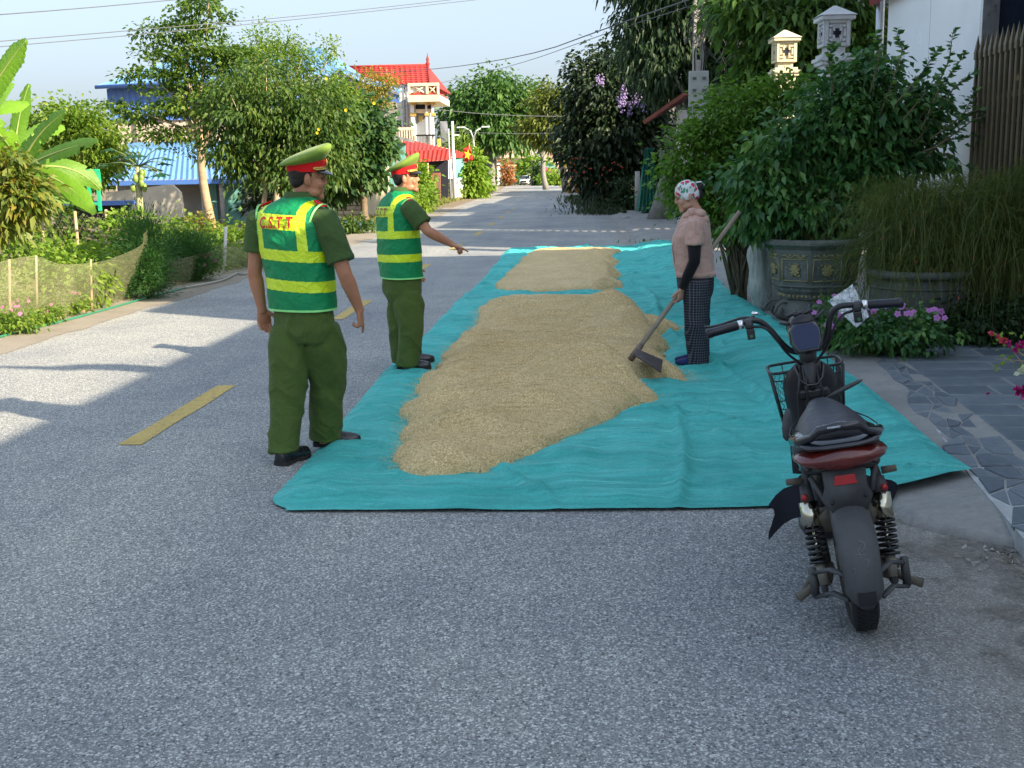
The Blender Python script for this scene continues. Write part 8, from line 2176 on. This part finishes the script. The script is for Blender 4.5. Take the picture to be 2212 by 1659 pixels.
# small shop signboard with rows of lettering
sg_ = thing('signboard', 'small dark board with white lettering under the dark tree', 'sign', tuple(at(1277, 395, 62)))
off = Vector(sg_.location)
mb = MB(); q = [at(x, y, 62) - off for x, y in Rc(1262, 362, 1292, 406)]; mb.add(q + [p + Vector((0, .06, 0)) for p in q], [(3, 2, 1, 0), (4, 5, 6, 7), (0, 1, 5, 4), (1, 2, 6, 5), (2, 3, 7, 6), (3, 0, 4, 7)]); mb.build('board', M('sign_dark', (.03, .035, .035), .6), sg_)
def text_obj(body, p, size, mat, parent, name='lettering'):
    cu = bpy.data.curves.new('t', 'FONT'); cu.body = body; cu.size = size; cu.offset = .01 * size; cu.align_x = 'CENTER'; cu.extrude = .004
    o = bpy.data.objects.new('t', cu); COL.objects.link(o); dg = bpy.context.evaluated_depsgraph_get(); dg.update(); me = bpy.data.meshes.new_from_object(o.evaluated_get(dg)); bpy.data.objects.remove(o)
    me.materials.clear(); o = link(name, me, parent, mat); o.location = p; o.rotation_euler = (math.pi / 2, 0, 0); return o
for (tx, py, sz, mt) in (('GẠO', 371, .20, WHITE), ('RAU', 379, .17, REDP), ('Giặt Sấy', 389, .20, WHITE), ('0914 38', 398, .18, WHITE)):
    text_obj(tx, at(1277, py + 1, 61.9) - off, sz, mt, sg_)
wb_ = thing('white_sack', 'white sheet bundle lying beside the small signboard', 'sack', tuple(at(1298, 400, 61)))
mb = MB(); off = Vector(wb_.location)
for (px, py, r_) in ((1296, 396, .30), (1304, 400, .28), (1301, 388, .2)): EL(mb, tuple(at(px, py, 61) - off), (r_, .2, r_ * .9), 10)
mb.build('sheet', WHITE, wb_)
psh('croton_bush', 'yellow orange shrub at the kerb before the leaning tree', 1232, 1250, 388, 412, 100, 40, 14, .35, leaf_mat('croton_leaf', [(.5, .25, .05), (.6, .35, .08)], .3), 331, wr=.12, cr=.4)
# rubble by the kerb at right
for i, (px, py, s_) in enumerate(((1312, 452, .16), (1325, 458, .2), (1340, 466, .14), (1352, 476, .18), (1362, 486, .12), (1335, 472, .1))):
    p = gp(px, py); mb = MB(); EL(mb, (0, 0, s_ * .4), (s_, s_ * .8, s_ * .5), 7); o = mb.build('stone', CONC); o.location = p; o.rotation_euler = (0, 0, i); prop(o, ['grey kerb stone farthest up the verge', 'large grey stone second up the verge', 'grey stone third up the verge', 'grey stone fourth up the verge by the drain', 'small grey stone nearest the driveway', 'little stone among the verge stones'][i], 'stone', 'stones along the right verge')
weeds('kerb_weeds', 'green weeds in the crack of the driveway', [(2.2, 26.2), (2.6, 26.6)], 240, .12, LF_P, 14, .4)
weeds('right_verge_weeds', 'ragged weeds along the right kerb', [(2.0, 44), (1.8, 52), (1.4, 66), (1.0, 80)], 3500, .3, LF_DR, 15, .9)

# ============================================================ GARDEN FENCES, HOSE
t = NT('garden_net'); c = t.ramp(t.noise(5, 4, .6), [(.3, (.28, .30, .15)), (.7, (.40, .40, .24))]); t.col(c); t.setp(rough=.8, spec=.2)
wv = t.math('ADD', t.noise(160, 2, .5, vec=t.mapv((1, 1, .05))), t.noise(160, 2, .5, vec=t.mapv((.05, .05, 1))))
tr = t.n.new('ShaderNodeBsdfTransparent'); mx = t.n.new('ShaderNodeMixShader'); t.l.new(t.ramp(wv, [(.8, .38), (1.2, .72)]), mx.inputs[0])
t.l.new(t.p.outputs[0], mx.inputs[1]); t.l.new(tr.outputs[0], mx.inputs[2]); t.l.new(mx.outputs[0], t.out.inputs[0]); NET = t.mat
def net_panel(root, top, bot, name='net'):
    """top/bot: matching lists of (px,py,Y)"""
    T = smooth_path([at(*p) for p in top], 2); n = len(T); Bt = smooth_path([gp(p[0], p[1]) for p in bot], 2); off = Vector(root.location); mb = MB(); rows_ = []
    m_ = min(len(T), len(Bt))
    for j in range(9):
        f = j / 8; rows_.append([tuple(T[i].lerp(Bt[i], f) - off + Vector((.03 * math.sin(i * .8 + f * 3), .02 * math.cos(i), 0))) for i in range(m_)])
    mb.loft(rows_, cap=False, closed=False); mb.build(name, NET, root)
nf = thing('net_fence', 'sagging pale green garden net fence nearest the left edge', 'fence', (-7, 13, 0))
net_panel(nf, [(-60, 575, 11.2), (0, 568, 11.7), (70, 548, 12.2), (130, 573, 12.8), (190, 568, 13.5), (250, 560, 14.3), (305, 528, 14.9), (318, 500, 15.0)], [(-60, 740), (0, 722), (70, 704), (130, 690), (190, 672), (245, 655), (290, 640), (318, 632)])
for (px, py, by) in ((78, 552, 700), (196, 560, 672), (312, 490, 632), (20, 560, 715)):
    g_ = gp(px + (2 if px < 300 else -6), by); mb = MBo(); tp = at(px, py, g_.y); mb.tube([g_, tp], [.018, .014], 6); mb.done('stake', WOODP if px != 312 else BARK, nf)
nf2 = thing('net_fence', 'farther garden net fence tied to tall white stakes', 'fence', (-7, 19.5, 0))
net_panel(nf2, [(318, 560, 15.2), (390, 560, 17.0), (430, 548, 18.0), (470, 528, 19.0), (530, 535, 20.0), (575, 505, 20.8), (588, 470, 21.0)], [(318, 632), (380, 618), (430, 605), (480, 594), (530, 585), (560, 578), (572, 572)])
net_panel(nf2, [(588, 470, 21.0), (600, 520, 22.0), (612, 540, 22.5)], [(566, 575), (590, 566), (604, 562)])
for (px, py, bx_, by) in ((586, 452, 566, 578), (488, 490, 484, 592), (596, 440, 640, 600)):
    g_ = gp(bx_, by); mb = MBo(); mb.tube([g_, at(px, py, g_.y)], [.03, .028], 8); mb.done('stake', M('white_stake', (.62, .60, .56), .7, .15, 8), nf2)
# hexagonal wire fence behind
wf = thing('wire_fence', 'rusty hexagonal wire fence behind the vegetable bed', 'fence', (-8, 17, 0)); off = Vector(wf.location)
mb = MB(); A0, A1 = at(-60, 560, 15.0), at(236, 540, 18.0); zt0, zt1 = at(-60, 478, 15).z, at(236, 462, 18).z; cw, chh = .07, .08
Lf = math.hypot(A1.x - A0.x, A1.y - A0.y); nc = int(Lf / cw); V = []; F = []
def wp(i, k): f = i / nc; zt_ = zt0 + (zt1 - zt0) * f; return Vector((A0.x + (A1.x - A0.x) * f, A0.y + (A1.y - A0.y) * f, .05 + (zt_ - .05) * k)) - off
nr = 13
for i in range(nc):
    for k in range(nr):
        z0, z1 = k / nr, (k + 1) / nr; up = (i + k) % 2; a, b_ = (wp(i, z0), wp(i + 1, z1)) if up else (wp(i + 1, z0), wp(i, z1))
        s = Vector((0, 0, .0028)) if True else None; b0_ = len(V); V += [a - s, a + s, b_ + s, b_ - s]; F.append((b0_, b0_ + 1, b0_ + 2, b0_ + 3))
mb.add(V, F); mb.build('wire_mesh', M('rusty_wire', (.20, .15, .11), .7, .2, 10), wf)
for f in (0, .25, .5, .75, 1): mb = MB(); p = wp(int(f * nc), 0); mb.tube([p, p + Vector((0, 0, 1.15))], .025, 6); mb.build('post', WOODP, wf)
# dry big leaves hanging on the wire fence
for i, (px, py) in enumerate(((35, 615), (62, 600), (20, 590))):
    p = at(px, py, 13.4); mb = MB(); mb.add([p, p + Vector((.10, -.03, -.02)), p + Vector((.07, -.05, -.26)), p + Vector((-.06, -.02, -.2))], [(0, 1, 2), (0, 2, 3)]); o = mb.build('dry_leaf', leaf_mat('dry_big_leaf', [(.45, .42, .22), (.5, .45, .25)], .4)); prop(o, ['large pale dry leaf lowest on the wire fence', 'large pale dry leaf middle of the wire fence', 'large pale dry leaf left of the other two'][i], 'leaf', 'dry leaves caught on the fence')
# blue net fence
t = NT('blue_net'); c = t.ramp(t.noise(3, 4, .6), [(.3, (.02, .07, .18)), (.7, (.05, .13, .28))]); t.col(c); t.setp(rough=.8); tr = t.n.new('ShaderNodeBsdfTransparent'); mx = t.n.new('ShaderNodeMixShader'); mx.inputs[0].default_value = .2
t.l.new(t.p.outputs[0], mx.inputs[1]); t.l.new(tr.outputs[0], mx.inputs[2]); t.l.new(mx.outputs[0], t.out.inputs[0])
bn = thing('net_fence', 'blue net fence with a ragged top between the two officers', 'fence', tuple(gp(765, 498))); off = Vector(bn.location); mb = MB(); top = []; bot = []
for i in range(25):
    px = 716 + i * 4.4; Y = 34 + i * .22; bot.append(gp(px, 505 - i * .6) - off); tp = at(px, 456 + (10 if i % 4 == 0 else 20 - (i % 4) * 2) + i * .5, float((bot[-1] + off).y)); top.append(tp - off + Vector((0, .05 * math.sin(i * 2), 0)))
mb.loft([top, bot], cap=False, closed=False); mb.build('net', t.mat, bn)
for i in (0, 8, 16, 24): mb = MB(); mb.tube([bot[i], top[i] + Vector((0, 0, .1))], .03, 5); mb.build('stake', DARK, bn)
psh('verge_bush', 'dark weeds at the foot of the blue net', 720, 800, 478, 512, 33.5, 60, 18, .12, LF_D, 333, cr=.25)
# hose
HOS = M('green_hose', (.03, .20, .12), .45, .12, 20); HOG = M('grey_hose', (.34, .34, .30), .6, .15, 20)
hp_ = smooth_path([tuple(gp(x, y, .016)) for x, y in ((-80, 752), (0, 727), (60, 712), (150, 690), (230, 668), (300, 648), (360, 632), (400, 622))], 2)
mb = MB(); mb.tube(hp_, .014, 8); prop(mb.build('garden_hose', HOS), 'green garden hose lying along the left road edge', 'hose')
hp_ = smooth_path([tuple(gp(x, y, .03)) for x, y in ((400, 621), (440, 614), (480, 606), (500, 596), (515, 588), (522, 594), (545, 586), (565, 580), (572, 568))], 2)
mb = MB(); mb.tube(hp_, .016, 8); prop(mb.build('garden_hose', HOG), 'grey hose curling beside the farther net fence', 'hose')

# ============================================================ CAR
Yc = 196.0; cc = at(1138, 399, Yc)
car = thing('parked_car', 'white car facing the camera at the far end of the road', 'car', (cc.x, Yc, 0), R(-10))
cz = .0; WH = M('car_white', (.75, .76, .77), .25, .02, 1, coat=.5); GL = M('car_glass', (.03, .04, .06), .1)
mb = MB()
def cr(y, a, z0, z1): return [(-a, y, z0), (-a * 1.0, y, (z0 + z1) / 2), (-a * .92, y, z1), (a * .92, y, z1), (a, y, (z0 + z1) / 2), (a, y, z0)]
mb.loft([cr(-2.25, .80, .32, .80), cr(-2.1, .90, .25, .95), cr(-1.2, .92, .22, 1.05), cr(1.8, .92, .22, 1.08), cr(2.2, .85, .3, .95)]); body = mb.build('body', WH, car)
mb = MB(); mb.loft([cr(-1.15, .84, 1.0, 1.04), cr(-.45, .74, 1.04, 1.62), cr(1.2, .72, 1.04, 1.66), cr(2.0, .80, 1.0, 1.08)]); mb.build('cabin', WH, car)
mb = MB(); mb.add([(-.76, -1.13, 1.07), (.76, -1.13, 1.07), (.64, -.50, 1.57), (-.64, -.50, 1.57)], [(0, 1, 2, 3)]); o = mb.build('windscreen', GL, car); o.location.y = -.03
for s in (-1, 1):
    mb = MB(); mb.add([(s * .80, -.9, 1.08), (s * .78, 1.6, 1.1), (s * .74, 1.1, 1.56), (s * .74, -.4, 1.56)], [(0, 1, 2, 3)]); o = mb.build('side_window', GL, car); o.location.x = s * .06
    for y in (-1.4, 1.45): mb = MB(); mb.tube([(s * .72, y, .34), (s * .93, y, .34)], .34, 18); w = mb.build('wheel', TYRE, car); mb = MB(); mb.tube([(s * .93, y, .34), (s * .94, y, .34)], .2, 12); mb.build('rim', STEEL, w)
    mb = MB(); mb.box((s * .62, -2.2, .80), (.34, .2, .12), bev=.03); mb.build('headlight', M('lamp_glass', (.5, .55, .6), .1), car)
    mb = MB(); mb.box((s * 1.02, -.75, 1.1), (.2, .12, .14), bev=.03); mb.build('mirror', WH, car)
mb = MB(); mb.box((0, -2.26, .66), (.9, .08, .26), bev=.04); mb.build('grille', BLACK, car); mb = MB(); mb.box((0, -2.26, .36), (1.3, .08, .16), bev=.02); mb.build('bumper_intake', BLACK, car)
# motorbike and parasol things near it
mbk = thing('motorbike', 'dark motorbike parked left of the distant car', 'motorbike', tuple(gp(1108, 402))[:2] + (0,)); mbk.location = (at(1112, 400, 190).x, 190, 0)
for y in (-.6, .6): mb = MB(); mb.tube([(-.05, y, .3), (.05, y, .3)], .3, 14); mb.build('wheel', TYRE, mbk)
mb = MB(); mb.loft([sring(-.5, .75, .12, .12), sring(0, .7, .18, .2), sring(.5, .8, .12, .12)]); mb.build('body', REDP, mbk); mb = MB(); mb.tube([(-.35, -.5, 1.05), (.35, -.5, 1.05)], .03, 6); mb.build('handlebar', BLACK, mbk)
